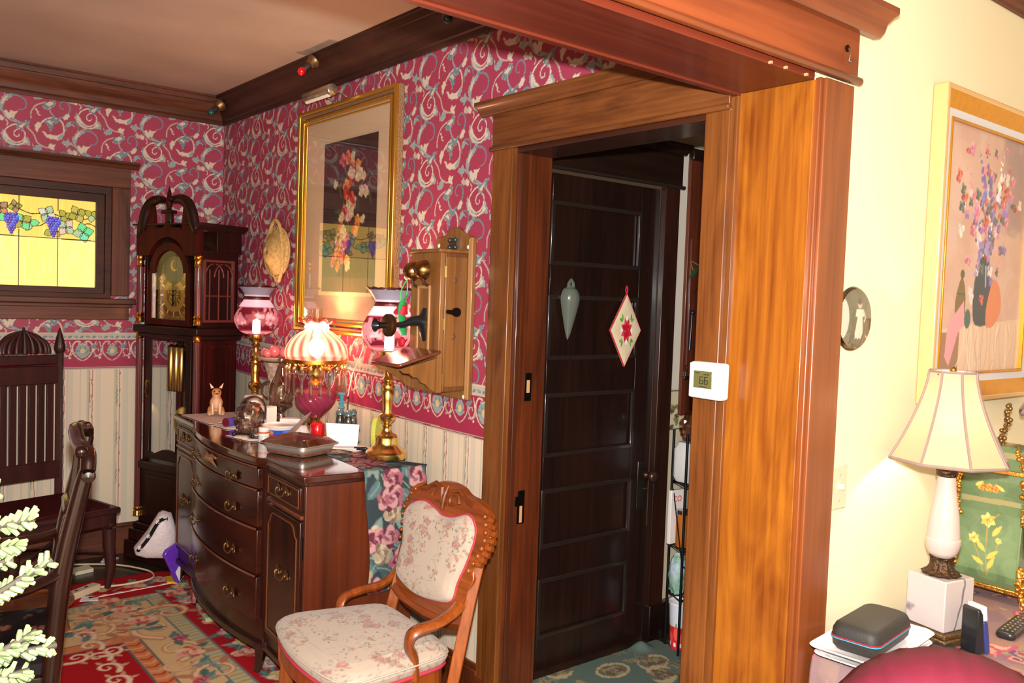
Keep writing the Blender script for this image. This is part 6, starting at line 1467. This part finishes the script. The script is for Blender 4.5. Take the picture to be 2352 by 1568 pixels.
for sx,sy,ex_,ey,c in ((.27,.55,.20,.70,(120,104,170)),(.30,.55,.26,.71,(110,96,160)),(.22,.5,.13,.62,(214,120,150)),(.3,.4,.33,.30,(150,120,180)),(.26,.4,.22,.28,(140,120,170)),(.36,.42,.40,.30,(216,140,150)),(.42,.5,.47,.58,(150,120,170)),(.36,.56,.38,.68,(226,220,214))):
    for k in range(14): t=k/13;av.disc(sx+(ex_-sx)*t+rd.randn()*.006,sy+(ey-sy)*t+rd.randn()*.006,.011*(1.2-t),tuple(int(min(255,v+rd.randint(-16,30))) for v in c))
av.poly(cr([(.12,.14),(.10,.20),(.115,.26),(.14,.29),(.165,.25),(.17,.19),(.15,.14)],5,True),(120,96,60));av.disc(.14,.30,.014,(96,84,60));av.stroke([(.115,.24),(.16,.24)],.006,(70,96,86))
av.poly([(.05,.05),(.06,.15),(.12,.19),(.16,.22),(.17,.15),(.13,.12),(.08,.02)],(220,150,160));av.disc(.19,.165,.022,(70,100,96),.03)
av.poly(cr([(.33,.14),(.32,.20),(.36,.29),(.41,.27),(.43,.20),(.39,.15)],5,True),(206,124,90));av.blur(1)
aw,ah=PW/2-.088,PH-.176
grid('canvas',ar((-aw,aw,.0032)),ar((.088,PH-.088,.0032)),lambda x,z:(x,-.014+0*x,z),lambda x,z:av.samp((x+aw)/(2*aw)*.6,(z-.088)/ah*.745),painted('oil_paint',rough=.4,spec=.5),pn)
# side table with paisley cloth
st=thing('side_table','low table under a purple and rose paisley cloth against the cream wall','table',(2.96,.98,.0205))
TW=wood('table_wood',(90,50,30),(60,32,20),'X',.4,12)
obj('tabletop',box(-.98,1.1,-.28,.19,.575,.605),TW,st,.004)
for x,y in ((-.92,-.22),(-.92,.14),(1.04,-.22),(1.04,.14)): obj('leg',M().tube([(x,y,.575),(x,y,.3),(x,y,-.0205)],[.03,.024,.018],8),TW,st)
tcl=Cv(.7,.7,420,(140,112,112),True);rd=np.random.RandomState(23)
for k in range(40): tcl.disc(rd.rand()*.7,rd.rand()*.7,.06,((150,124,112),(120,96,110),(156,120,104))[k%3],a=.5)
for k in range(34):
    x,y,a=rd.rand()*.7,rd.rand()*.7,rd.rand()*6.3;s=.05+.05*rd.rand();c,sn=math.cos(a),math.sin(a)
    for f,cc in ((1,((170,80,100),(150,132,104),(96,78,104))[k%3]),(.72,((190,150,120),(176,84,110),(160,140,120))[k%3]),(.42,((110,70,90),(200,160,130),(150,60,80))[k%3])):
        P=[(0,-.5),(.4,-.35),(.5,.05),(.2,.45),(-.1,.75),(-.35,.7),(-.15,.5),(-.2,.2),(-.42,-.1),(-.35,-.4)]
        tcl.poly(cr([(x+s*f*(c*p-sn*q_),y+s*f*(sn*p+c*q_)) for p,q_ in P],4,True),cc)
for k in range(60): tcl.leaf(rd.rand()*.7,rd.rand()*.7,.05,.008,rd.rand()*6.3,((206,90,120),(196,120,120),(180,160,120))[k%3])
def clp(u,v):
    # u: 0..1 overhang left part then top ; x from left drop
    s=u*2.35;xl=np.where(s<.25,-.995-.03*(.25-s)/.25-.012*np.sin(v*30)*(.25-s)/.25,-.995+(s-.25));z=np.where(s<.25,.612-(.25-s)*1.0,.612)
    t=v*.75;y=np.where(t<.27,-.295-.02*(.27-t)/.27-.012*np.sin(u*40)*(.27-t)/.27,-.295+(t-.27));z=np.where(t<.27,np.minimum(z,.612-(.27-t)),z)
    r=.015*np.clip(1-abs(s-.25)/.04,0,1);return xl+2.96+r*.3,y+.98,z-r*.4+.0205
o=grid('paisley_tablecloth',ar((0,1,.0035)),ar((0,1,.007)),clp,lambda u,v:tcl.samp(u*2.35+.1,v*.75),painted('paisley_cloth',rough=.85,spec=.2,fine=300))
k=o.modifiers.new('s','SOLIDIFY');k.thickness=.003;k.offset=1
tag(o,'purple and rose paisley cloth draped over the low table','tablecloth')
TZ=.637
# marble table lamp
MRB=mat('white_marble',(232,222,220),.25,noise=.25,nscale=9,col2=(216,206,206),coat=.4)
m_,n_,l_,b_=MRB,MRB.node_tree.nodes,MRB.node_tree.links,MRB.node_tree.nodes['Principled BSDF']
t_=n_.new('ShaderNodeTexCoord');wv=n_.new('ShaderNodeTexWave');wv.inputs['Scale'].default_value=3.2;wv.inputs['Distortion'].default_value=9;wv.inputs['Detail'].default_value=4
l_.new(t_.outputs['Object'],wv.inputs['Vector']);rp=n_.new('ShaderNodeValToRGB');rp.color_ramp.elements[0].position=0;rp.color_ramp.elements[0].color=(*lin((96,90,98)),1);rp.color_ramp.elements[1].position=.035;rp.color_ramp.elements[1].color=(*lin((176,166,164)),1)
l_.new(wv.outputs['Fac'],rp.inputs['Fac']);l_.new(rp.outputs[0],b_.inputs['Base Color'])
BRZ=mat('dark_bronze',(96,74,54),.4,metal=.85,noise=.4,nscale=90,bump=.8);SHD=mat('shade_trim',(140,118,110),.8)
def marblelamp(name,label,loc,rz,power,grp,sc=1.0):
    L=thing(name,label,'lamp',loc,rz,grp);L.scale=(sc,sc,sc)
    obj('bronze_base',box(-.080,.080,-.080,.080,0,.018).box(-.073,.073,-.073,.073,.018,.030),mat('antique_gold',(128,98,60),.45,metal=.7,noise=.5,nscale=120,bump=.6),L,.003)
    obj('marble_block',box(-.058,.058,-.058,.058,.030,.165),MRB,L,.003)
    obj('leaf_cup',M().lathe([(.044,.165),(.048,.170),(.034,.178),(.028,.19),(.027,.205),(.031,.214)],seg=48,mod=lambda r,z,a:r*(1+.07*math.cos(12*a))),BRZ,L,ang=60)
    obj('marble_body',M().lathe(cr([(.024,.212),(.036,.225),(.043,.245),(.044,.262),(.041,.266),(.041,.27),(.037,.32),(.027,.385),(.022,.43)],5),seg=40),mat('pale_alabaster',(186,166,160),.2,coat=.5),L)
    obj('bronze_collar',M().lathe([(.022,.43),(.026,.434),(.026,.464),(.022,.468),(.012,.47),(.010,.53)],seg=40,mod=lambda r,z,a:r*(1+.04*math.cos(16*a))),BRZ,L,ang=60)
    n=8;V=[];lv=14;seg=6
    for i in range(lv+1):
        t=i/lv;r=.060+(.150-.060)*(1-t)**1.5;z=.474+.238*t
        for j in range(n*seg):
            a=2*PI*j/(n*seg)+.2;ph=((j%seg)/seg)*2-1+1/seg*0
            c=math.cos(PI/n)/math.cos(((j%seg)/seg-.0)*2*PI/n-PI/n)
            V.append((r*c*math.cos(a),r*c*math.sin(a),z-.012*(1-t)*(1-abs(2*((j%seg)/seg)-1))*0))
    k=n*seg
    s=obj('fabric_shade',M().add(V,[(i*k+j,i*k+(j+1)%k,(i+1)*k+(j+1)%k,(i+1)*k+j) for i in range(lv) for j in range(k)]),shade_glass('shade_silk',(196,164,128),.05,.055,.8),L,ang=28)
    m=M()
    for q_ in range(n): m.tube([tuple(np.array(V[i*k+q_*seg])*1.003) for i in range(lv+1)],.0036,6)
    m.tube([tuple(np.array(V[j])*1.0) for j in range(k)],.0045,6,closed=True).tube([V[lv*k+j] for j in range(k)],.0035,6,closed=True)
    obj('shade_piping',m,SHD,s)
    obj('harp_finial',M().tube([(0,0,.52),(.03,0,.56),(.03,0,.66),(0,0,.705)],.002,5).tube([(0,0,.52),(-.03,0,.56),(-.03,0,.66),(0,0,.705)],.002,5).sphere((0,0,.716),.009,10,7).tube([(-.062,0,.705),(.062,0,.705)],.0018,5),mat('old_brass',(150,116,60),.35,metal=1),L)
    obj('bulb',M().sphere((0,0,.57),.028,14,10),mat('bulb_glow_lamp',(255,230,190),.4,emit=14),L)
    plight(name+'_light',(loc[0],loc[1],loc[2]+.575*sc),power,(1,.90,.72),.03);return L
marblelamp('marble_table_lamp','lit lamp with cream panelled shade and white marble base by the painting',(2.365,1.035,TZ),math.radians(-12),38,'cream shaded table lamps')
marblelamp('marble_table_lamp','second cream shaded lamp cut off at the right edge behind the gilt clock',(3.09,.955,TZ),math.radians(-12),18,'cream shaded table lamps',1.175)
# rococo mantel clock
GC2=mat('ormolu',(232,178,84),.22,metal=1,bump=.6,nscale=60)
mc=thing('mantel_clock','green lacquer rococo mantel clock with gilt mounts behind the marble lamp','clock',(2.85,1.085,TZ),0)
# local: -y is the dial face, side panels at +-x ; body waisted profile in x
def hwz(z): return float(np.interp(z,[.045,.09,.18,.27,.33,.37,.40],[.072,.088,.082,.072,.080,.084,.080]))
lz=[.045,.07,.09,.13,.18,.23,.27,.30,.33,.355,.37,.385,.40]
V=[];k=4
for z in lz:
    h=hwz(z);V+=[(-h,-.095,z),(h,-.095,z),(h,.085,z),(-h,.085,z)]
m=M().add(V,[(i*4+j,i*4+(j+1)%4,(i+1)*4+(j+1)%4,(i+1)*4+j) for i in range(len(lz)-1) for j in range(4)]+[(3,2,1,0),tuple(4*(len(lz)-1)+j for j in range(4))])
gcv=Cv(.2,.42,900,(92,114,78),False);rd=np.random.RandomState(2)
for k in range(90): gcv.disc(rd.rand()*.2,rd.rand()*.42,.03,((102,124,86),(82,104,70),(114,134,96))[k%3],a=.3)
gcv.poly([(0,.0),(.2,0),(.2,.07),(0,.065)],(92,100,62),.7);gcv.poly([(0,.30),(.2,.295),(.2,.31),(0,.315)],(150,140,96))
YL,OR_=(226,186,92),(214,130,50)
for x,y,r in ((.10,.245,.024),(.135,.185,.018),(.065,.19,.010)):
    for k in range(6): gcv.leaf(x,y,r,r*.75,k*1.05+.4,(YL,(236,204,116),(206,160,70))[k%3])
    gcv.disc(x,y,r*.25,OR_)
for P in (((.10,.235),(.098,.15),(.09,.08)),((.135,.17),(.115,.13),(.10,.085)),((.065,.18),(.08,.13),(.088,.09)),((.10,.23),(.07,.27))): gcv.stroke(P,.003,(150,130,60))
for x,y,a in ((.10,.15,.8),(.095,.13,2.4),(.10,.11,.5),(.085,.2,2.2),(.09,.10,2.0)): gcv.leaf(x,y,.045,.014,a,(196,166,76))
for x in (.08,.10,.12): gcv.rose(x,.345,.012,(OR_,(232,160,70),(196,90,40)),5,rd)
gcv.leaf(.055,.34,.03,.01,.6,YL);gcv.leaf(.14,.345,.03,.01,2.5,YL)
grid('lacquer_panel',ar((-.090,.080,.0022)),ar((.05,.39,.0022)),lambda y,z:(-np.interp(z,[.045,.09,.18,.27,.33,.37,.40],[.072,.088,.082,.072,.080,.084,.080])-.0012,y,z),lambda y,z:gcv.samp(y+.1,z),painted('green_lacquer',rough=.25,coat=.5),mc)
o=obj('case',m,painted('green_lacquer',rough=.25,coat=.5),mc,ang=30);paintobj(o,gcv,lambda c:(.19+0*c[:,1],.2+.1*c[:,2]),sub=2)
V=[];tz=[(.405,.080,.09),(.425,.066,.078),(.45,.05,.058),(.47,.04,.048),(.475,.025,.03)]
for z,hx,hy in tz: V+=[(-hx,-hy-.005,z),(hx,-hy-.005,z),(hx,hy-.005,z),(-hx,hy-.005,z)]
o=obj('top_case',M().add(V,[(i*4+j,i*4+(j+1)%4,(i+1)*4+(j+1)%4,(i+1)*4+j) for i in range(len(tz)-1) for j in range(4)]+[(3,2,1,0),tuple(4*(len(tz)-1)+j for j in range(4))]),painted('green_lacquer'),mc,ang=30);paintobj(o,gcv,lambda c:(c[:,1]+.1,c[:,2]-.14),sub=8)
obj('gilt_cornice',M().box(-.088,.088,-.102,.09,.392,.406),GC2,mc,.003);obj('gilt_base',M().box(-.080,.080,-.100,.088,.035,.05),GC2,mc,.003)
def blobchain(P,r,seed,n=26):
    r_=np.random.RandomState(seed);m=M();P=cr(P,8)
    m.tube(P,r*.6,6)
    for k in range(n):
        p=P[int(k/n*(len(P)-1))];m.sphere((p[0]+r_.randn()*r*.5,p[1]+r_.randn()*r*.5,p[2]+r_.randn()*r*.4),r*(.6+.5*r_.rand()),7,5)
    return m
for sx in (-1,1):
    for sy,yy in ((-1,-.098),(1,.085)):
        obj('corner_mount',blobchain([(sx*.084,yy,.385),(sx*.094,yy*1.06,.35),(sx*.086,yy*1.04,.31),(sx*.076,yy,.25)],.008,3+sx+sy),GC2,mc)
        obj('foot',blobchain([(sx*.09,yy,.12),(sx*.10,yy*1.1,.075),(sx*.092,yy*1.12,.04),(sx*.10,yy*1.18,.008)],.009,9+sx+sy,20),GC2,mc)
m=M();O=[(.068*math.cos(a),.235+.105*math.sin(a)) for a in np.linspace(0,2*PI,33)[:-1]];I=[(.058*math.cos(a),.235+.093*math.sin(a)) for a in np.linspace(0,2*PI,33)[:-1]]
fr=obj('front_door_rim',M().ring(O,I,(0,-.096,0),(1,0,0),(0,0,1),(0,-1,0),.012),GC2,mc,.003)
obj('front_glass',M().prism(I,(0,-.096,0),(1,0,0),(0,0,1),(0,-1,0),.004),mat('front_mirror',(150,126,134),.08,metal=.7),fr)
obj('apron_mount',blobchain([(-.08,-.102,.10),(-.03,-.108,.06),(.03,-.108,.06),(.08,-.102,.10)],.009,5),GC2,mc)
obj('crest_finial',blobchain([(-.03,-.01,.475),(-.035,-.01,.50),(-.012,-.01,.53),(-.006,-.01,.56),(0,-.01,.60)],.0075,7,30),mat('aged_gilt',(140,112,70),.4,metal=.85),mc)
for sx in (-1,1): obj('top_scroll',blobchain([(sx*.08,-.09,.41),(sx*.06,-.075,.44),(sx*.03,-.05,.475)],.006,6+sx,14),GC2,mc)
# square serving dishes with zip case
PLT=mat('white_china',(238,236,236),.2,coat=.5)
def dish(name,label,loc,rz,hx,hy,scal):
    o=thing(name,label,'dish',loc,rz,'white serving dishes stacked on the table')
    obj('well',loft([(hx*.72,hy*.68,.02,0),(hx*.80,hy*.78,.025,.006),(hx,hy,.03,.020),(hx*.985,hy*.97,.03,.0225),(hx*.80,hy*.74,.025,.010),(hx*.78,hy*.70,.02,.008)]),PLT,o,ang=60)
    if scal:
        m=M()
        for k in range(11): m.sphere((-hx*.9+k*hx*.16,-hy*.90,.021),.009,8,6,(1,.8,.6))
        for k in range(5): m.sphere((hx*.93,-hy*.7+k*hy*.3,.021),.008,8,6,(.8,1,.6))
        obj('scalloped_rim',m,PLT,o)
    return o
dish('serving_dish','lower white rectangular serving dish on the paisley cloth',(2.085,1.065,TZ),math.radians(5),.165,.090,False)
dish('serving_dish','upper white serving dish with scalloped rim under the black zip case',(2.078,1.065,TZ+.0228),math.radians(6),.175,.096,True)
zc=thing('zip_case','black hard shell zip case with red and blue zip on white dishes','case',(2.072,1.068,TZ+.0325),math.radians(7))
SHL=mat('black_shell',(44,42,40),.55,bump=.15,nscale=300)
obj('lower_shell',loft([(.105,.050,.02,0),(.115,.058,.025,.012),(.117,.060,.026,.030)]),SHL,zc,ang=50)
obj('upper_shell',loft([(.117,.060,.026,.036),(.116,.059,.026,.050),(.110,.054,.026,.062),(.100,.046,.024,.067)]),SHL,zc,ang=50)
obj('red_zip',loft([(.1185,.0615,.026,.033),(.1185,.0615,.026,.0355)]),mat('zip_red',(150,36,40),.5),zc);obj('blue_zip',loft([(.119,.062,.026,.0295),(.119,.062,.026,.0315)]),mat('zip_blue',(70,150,180),.5),zc)
obj('zip_core',loft([(.1155,.0585,.026,.028),(.1155,.0585,.026,.038)]),BLK,zc)
# remotes, phone, charger
def remote(label,loc,rz,L,wd,kk):
    o=thing('remote_control',label,'remote control',loc,rz)
    obj('housing',loft([(L/2*.96,wd/2*.86,.012,0),(L/2,wd/2,.014,.006),(L/2*.98,wd/2*.94,.014,.016),(L/2*.95,wd/2*.85,.012,.019)]),mat('remote_black',(34,32,32),.3,coat=.3),o,ang=50)
    for i in range(kk):
        for j in range(3): obj('button',M().sphere((-L*.36+i*L*.72/(kk-1),-wd*.24+j*wd*.24,.019),.0042,8,5,(1,.8,.5)),mat('button_grey',((120,116,112),(90,90,92))[0],.5),o)
    return o
remote('black remote control with grey keys right of the marble lamp',(2.575,.92,TZ),math.radians(5),.19,.05,7)
remote('dark remote control in front of the white dishes',(2.04,.925,TZ),math.radians(12),.20,.045,7)
sp2=thing('phone_stand','black charging stand holding up the blue phone','charger',(2.305,.922,TZ),math.radians(-20))
obj('base',M().lathe([(0,0),(.026,0),(.028,.004),(.024,.009),(0,.010)],seg=24),BLK,sp2)
obj('rest',M().prism([(-.012,.0),(.018,.0),(.006,.10),(-.004,.115),(-.012,.11)],(0,-.025,.008),(1,0,0),(0,0,1),(0,1,0),.05),BLK,sp2,.003)
mp2=thing('blue_phone','blue flip phone with pale cap standing in the black charger','phone',(2.338,.915,TZ+.001),math.radians(-20))
T=lambda p:(p[0]-p[2]*.16,p[1],p[2])
obj('body',M().box(-.006,.010,-.024,.024,0,.085,T=T),mat('phone_blue',(44,56,110),.25,coat=.4),mp2,.003);obj('cap',M().box(-.006,.010,-.024,.024,.086,.125,T=T),mat('cap_clear',(206,200,206),.2),mp2,.003)
pk=thing('charging_puck','flat black charging puck with cable beside the phone stand','charger',(2.262,.972,TZ))
obj('disc',M().lathe([(0,0),(.030,0),(.034,.005),(.030,.012),(0,.0135)],seg=30),BLK,pk)
obj('cable',M().tube(cr([(-.02,-.02,.006),(-.03,-.05,.004),(-.0,-.075,.004),(.03,-.09,.004)],5),.0022,6),BLK,pk)
fl_=thing('artificial_flowers','small pink and lilac silk flowers lying behind the marble lamp base','flowers',(2.265,1.155,TZ))
for k,(x,y,r,c) in enumerate(((.0,.0,.018,(226,120,130)),(-.03,.0,.014,(236,150,130)),(.03,.0,.020,(176,150,206)),(.012,-.012,.016,(206,110,140)))):
    obj('blossom',crumple((x,y,r*.95),r,k+40,(1,.8,.9),amp=.4),mat('petal_%d'%k,c,.8),fl_,ang=180)
# burgundy round-backed armchair (top of its back shows at the lower edge)
bcx=thing('burgundy_armchair','pleated burgundy armchair back rising in front of the table at lower right','chair',(1.62,.67,.0),math.radians(-67.6))
BUR=mat('burgundy_velvet',(112,22,46),.8,noise=.15,nscale=40)
m=M();nu,nv=60,16
def bk2(u,v):
    a=PI*u;x=-.43*math.cos(a);top=.30*math.sin(a)**.8
    t=v*2*PI;rad=.075*(1+.05*math.cos(u*60));return (x*(1+.0),rad*math.cos(t)*1.0,.44+top*1.0+.055*math.sin(t))
V=[];
for i in range(nu+1):
    for j in range(nv): V.append(bk2(i/nu,j/nv))
def dome(u,v):   # front bulging pleated cushion
    return 0
m=M()
NR=14;NA=72;V=[]
for i in range(NR+1):
    s_=i/NR
    for j in range(NA):
        a=2*PI*j/NA;pl_=.010*math.cos(a*30)*(s_**.7)*(1 if 0<a<PI else .3)
        x=.245*s_*math.cos(a);z=.62+(.238 if math.sin(a)>0 else .28)*s_*math.sin(a);d=.075*math.sqrt(max(1-s_**3,0));V.append((x,-d-.02+pl_,z))
F=[(i*NA+j,i*NA+(j+1)%NA,(i+1)*NA+(j+1)%NA,(i+1)*NA+j) for i in range(NR) for j in range(NA)]
V2=[(x,.10+.6*(-.02-y),z) for x,y,z in V]
m.add(V,F);m.add(V2,F)
o1=len(V);m.f+=[(NR*NA+j,NR*NA+(j+1)%NA,o1+NR*NA+(j+1)%NA,o1+NR*NA+j) for j in range(NA)]
obj('pleated_back',m,BUR,bcx,ang=60)
obj('seat',loft([(.27,.22,.06,.30),(.29,.24,.07,.33),(.29,.24,.07,.40),(.26,.21,.06,.43)]),BUR,bcx,ang=50).location=(0,-.28,0)
for x,y in ((-.23,-.46),(.23,-.46),(-.23,.0),(.23,.0)): obj('leg',M().tube([(x,y,.31),(x,y,0)],[.025,.016],8),TW,bcx)
# ================= back hall things =================
cp=thing('ceramic_wall_pocket','grey green teardrop ceramic wall pocket hanging on the dark door','wall pocket',(2.362,YD-.004,1.5))
obj('vessel',M().lathe(cr([(.001,-.155),(.012,-.13),(.028,-.07),(.042,-.01),(.044,.02),(.034,.045),(.020,.055)],5),seg=28,T=lambda p:(p[0],-.002-max(p[1]+.0,-.001)*1.0 if p[1]>0 else -.002-abs(p[1])*.0,p[2])),mat('celadon',(98,104,94),.15,coat=1),cp)
obj('hanging_tab',M().ring([(-.022,.045),(.022,.045),(.016,.075),(.0,.092),(-.016,.075)],[(-.006,.062),(.006,.062),(.006,.070),(0,.076),(-.006,.070)],(0,-.006,0),(1,0,0),(0,0,1),(0,-1,0),.010),mat('celadon',(98,104,94),.15,coat=1),cp,.002)
phc=Cv(.24,.24,900,(226,206,172),False);c0=.12
for k in range(8): phc.leaf(c0,c0,.052,.026,k*PI/4+.39,(196,28,52) if k%2==0 else (216,56,76))
for k in range(4): phc.leaf(c0+.05*math.cos(k*PI/2),c0+.05*math.sin(k*PI/2),.03,.014,k*PI/2+.5,(96,150,60));phc.leaf(c0+.05*math.cos(k*PI/2),c0+.05*math.sin(k*PI/2),.03,.014,k*PI/2-.5,(116,170,76));phc.disc(c0+.045*math.cos(k*PI/2+.78),c0+.045*math.sin(k*PI/2+.78),.009,(244,240,236))
phc.disc(c0,c0,.05,(196,28,52),.05) if 0 else None
phc.disc(c0,c0,.028,(190,24,48));
for k in range(400): phc.disc(rng.rand()*.24,rng.rand()*.24,.0022,(206,186,150),a=.3)
po=thing('pot_holder','cream quilted pot holder with red flower hanging cornerwise on the dark door','pot holder',(2.688,YD-.006,1.385))
s2=.088
def dia(u,v): return ((u-v)*s2*.985,-.008-.003*np.sin(u*0)*0,(u+v)*s2*1.42-.0)
g1=grid('quilted_face',ar((-1,1,.025)),ar((-1,1,.025)),lambda u,v:((u-v)*s2*.5*1.03,-.011-.004*np.clip(1-np.maximum(abs(u),abs(v))**6,0,1),(u+v)*s2*.5*1.72),lambda u,v:phc.samp(.12+u*.095,.12+v*.095),painted('quilted_cotton',rough=.9,spec=.1,fine=400),po)
dm=[(0,-s2*1.74),(s2*1.05,0),(0,s2*1.74),(-s2*1.05,0)]
obj('backing',M().prism(dm,(0,-.002,0),(1,0,0),(0,0,1),(0,-1,0),.007),mat('pot_back',(200,176,140),.9),po)
obj('red_edging',M().tube([(a,-.008,b) for a,b in dm],.0038,6,closed=True),RDP,po)
obj('hanging_loop',M().tube(cr([(0,-.006,s2*1.72),(-.006,-.006,s2*1.72+.02),(0,-.006,s2*1.72+.036),(.006,-.006,s2*1.72+.02),(0,-.006,s2*1.72)],5),.003,6),RDP,po)
# brown wood cabinet
WC=wood('hall_cabinet',(104,46,26),(70,30,18),'Z',.4,14)
hc_=thing('wall_board','brown panelled wooden board on the back hall wall','wall board',(3.215,2.53,0))
obj('carcase',box(-.150,.15,0,.019,1.0,2.15),WC,hc_,.003)
obj('top_moulding',box(-.150,.155,-.012,.019,2.15,2.20),DKX,hc_,.004)
obj('panel_door',M().ring([(-.13,1.20),(.14,1.20),(.14,1.80),(-.13,1.80)],[(-.105,1.23),(.115,1.23),(.115,1.775),(-.105,1.775)],(0,-.006,0),(1,0,0),(0,0,1),(0,1,0),.008),WC,hc_,.002)
obj('shelf_lip',box(-.150,.15,-.015,.0,1.165,1.18),DKX,hc_,.002)
flh=thing('flashlight','black flashlight with green end hanging on the brown hall board','flashlight',(3.130,2.492,1.52))
obj('body',M().lathe([(.0,.03),(.028,.03),(.03,.04),(.026,.055),(.018,.062),(.018,.145),(.014,.15),(0,.15)],seg=24),mat('flash_black',(30,34,40),.2,coat=.8),flh);obj('lens_end',M().lathe([(0,.0),(.017,.0),(.02,.006),(.02,.03)],seg=24),mat('green_end',(96,150,90),.5),flh)
obj('strap',M().tube(cr([(0,0,.15),(-.03,.02,.17),(-.05,.03,.175),(-.02,.03,.12)],5),.003,6),mat('strap',(110,90,60),.7),flh)
o=thing('socket_wrench','dark steel breaker tool hanging on the brown hall board','tool',(3.085,2.512,1.30))
obj('shaft',M().tube([(0,0,.0),(.004,0,.07),(.008,0,.16)],[.009,.006,.006],8),mat('tool_steel',(56,58,66),.35,metal=.8),o);obj('head',M().sphere((.009,0,.168),.012,10,7),mat('tool_steel',(56,58,66),.35,metal=.8),o)
o=obj('hanging_key',M().tube(cr([(3.085,2.524,1.20),(3.079,2.524,1.218),(3.085,2.524,1.23),(3.091,2.524,1.218),(3.085,2.524,1.20)],4),.002,5).box(3.081,3.089,2.522,2.526,1.170,1.20),SLV);tag(o,'small metal key hanging low on the brown hall board','key')
o=obj('green_leaf_ornament',M().prism([(0,0),(.05,.03),(.055,.06),(.01,.03)],(3.075,2.518,1.62),(1,0,0),(0,0,1),(0,1,0),.004),mat('leaf_dark_green',(40,80,44),.5));tag(o,'dark green leaf ornament beside the flashlight','ornament')
# wire rack with groceries
RK=mat('black_wire',(46,48,52),.3,metal=.8)
rk_=thing('wire_rack','black wire rack stacked with groceries in the back hall','rack',(2.965,2.38,0))
for x,y,z0 in ((-.10,-.06,.0098),(.14,-.06,0),(-.045,.06,.0098),(.14,.06,0)): obj('post',M().tube([(x,y,z0),(x,y,.96)],.006,8),RK,rk_)
for z in (.245,.455,.735):
    m=M();[m.tube([(-.045+.018*k,-.06,z),(-.045+.018*k,.06,z)],.002,5) for k in range(11)];m.tube([(-.10,-.06,z),(.14,-.06,z),(.14,.06,z),(-.045,.06,z)],.004,6,closed=True);obj('shelf',m,RK,rk_)
obj('brace',M().tube([(-.045,.05,.70),(-.10,-.06,.40),(-.02,-.066,.33)],.003,6),RK,rk_)
bkt=thing('strawberry_pail','white plastic pail with red strawberry print on the hall floor','pail',(2.945,2.375,.0105))
bkt.scale=(.72,.72,1)
kv=Cv(.5,.2,500,(206,214,226),True);kv.poly([(0,.0),(.5,0),(.5,.10),(0,.10)],(214,40,48))
for k in range(10): kv.disc(k*.05+.02,.05+.02*(k%2),.02,(236,90,80),.026);kv.leaf(k*.05+.02,.08+.02*(k%2),.02,.01,1.5,(60,140,60));kv.poly([(k*.05,.015),(k*.05+.02,.015),(k*.05+.02,.03),(k*.05,.03)],(240,232,232))
o=obj('pail_body',M().lathe([(.062+.0016*k,.022*k) for k in range(10)],seg=60,caps=False),painted('pail_print',rough=.3),bkt,ang=180);paintobj(o,kv,lambda c:(np.arctan2(c[:,1],c[:,0])/(2*PI)*.5,c[:,2]),sub=3)
obj('pail_rim',M().lathe([(.074,.195),(.081,.198),(.081,.206),(.074,.206)],seg=40,caps=False),WHP,bkt);obj('contents',M().lathe([(0,.17),(.07,.17)],seg=30),mat('purple_inside',(52,30,90),.6),bkt)
for k,(x,lb,c1) in enumerate(((2.922,'left glass jar of amber food with silver lid on the hall rack',(176,96,30)),(2.995,'right glass jar of amber food with silver lid on the hall rack',(190,104,34)))):
    j=thing('food_jar',lb,'jar',(x+.01,2.375,.4595),group='amber food jars on the hall rack')
    obj('contents',M().lathe([(0,0),(.032,0),(.034,.006),(.034,.125),(.028,.14)],seg=26),mat('amber_food',c1,.25,coat=.6),j);obj('lid',M().lathe([(.029,.14),(.032,.142),(.032,.158),(0,.16)],seg=26),SLV,j)
o=thing('grocery_carton','white carton with red letters on the hall rack','box',(2.945,2.428,.4595),.0)
obj('carton',box(-.045,.04,-.006,.012,0,.235),WHP,o,.002);text('letters','CO',.036,(-.005,-.0068,.195),(PI/2,0,0),mat('red_letter',(206,40,40),.5),o)
for k,(x,z,lb,c1,c2) in enumerate(((2.915,.2495,'silver and green snack pack on the lower hall rack shelf',(190,206,226),(90,150,90)),(3.028,.2495,'white and yellow snack pack on the lower hall rack shelf',(222,214,206),(206,180,60)))):
    o=obj('snack_pack',crumple((0,0,.088),.062,k+60,(.62,.6,1.4),amp=.25),mat('pack_%d'%k,c1,.25,noise=.6,nscale=16,col2=c2,coat=.4),loc=(x,2.38,z),ang=40);tag(o,lb,'snack pack')
o=obj('paper_towel_bundle',loft([(.075,.05,.03,0),(.085,.055,.03,.02),(.085,.055,.03,.14),(.07,.045,.03,.17)]),mat('towel_white',(214,212,210),.9,bump=.4,nscale=20),loc=(2.985,2.38,.7395),ang=50);tag(o,'folded white towels on the upper hall rack shelf','towels')
o=obj('clear_bread_bag',crumple((0,0,.062),.065,77,(1.15,.7,1.0),amp=.3),clear_glass('bread_bag',(232,206,190),.16,.2,False),loc=(2.985,2.38,.912),ang=30);tag(o,'brown tinted clear plastic bag on top of the white towels','bag')
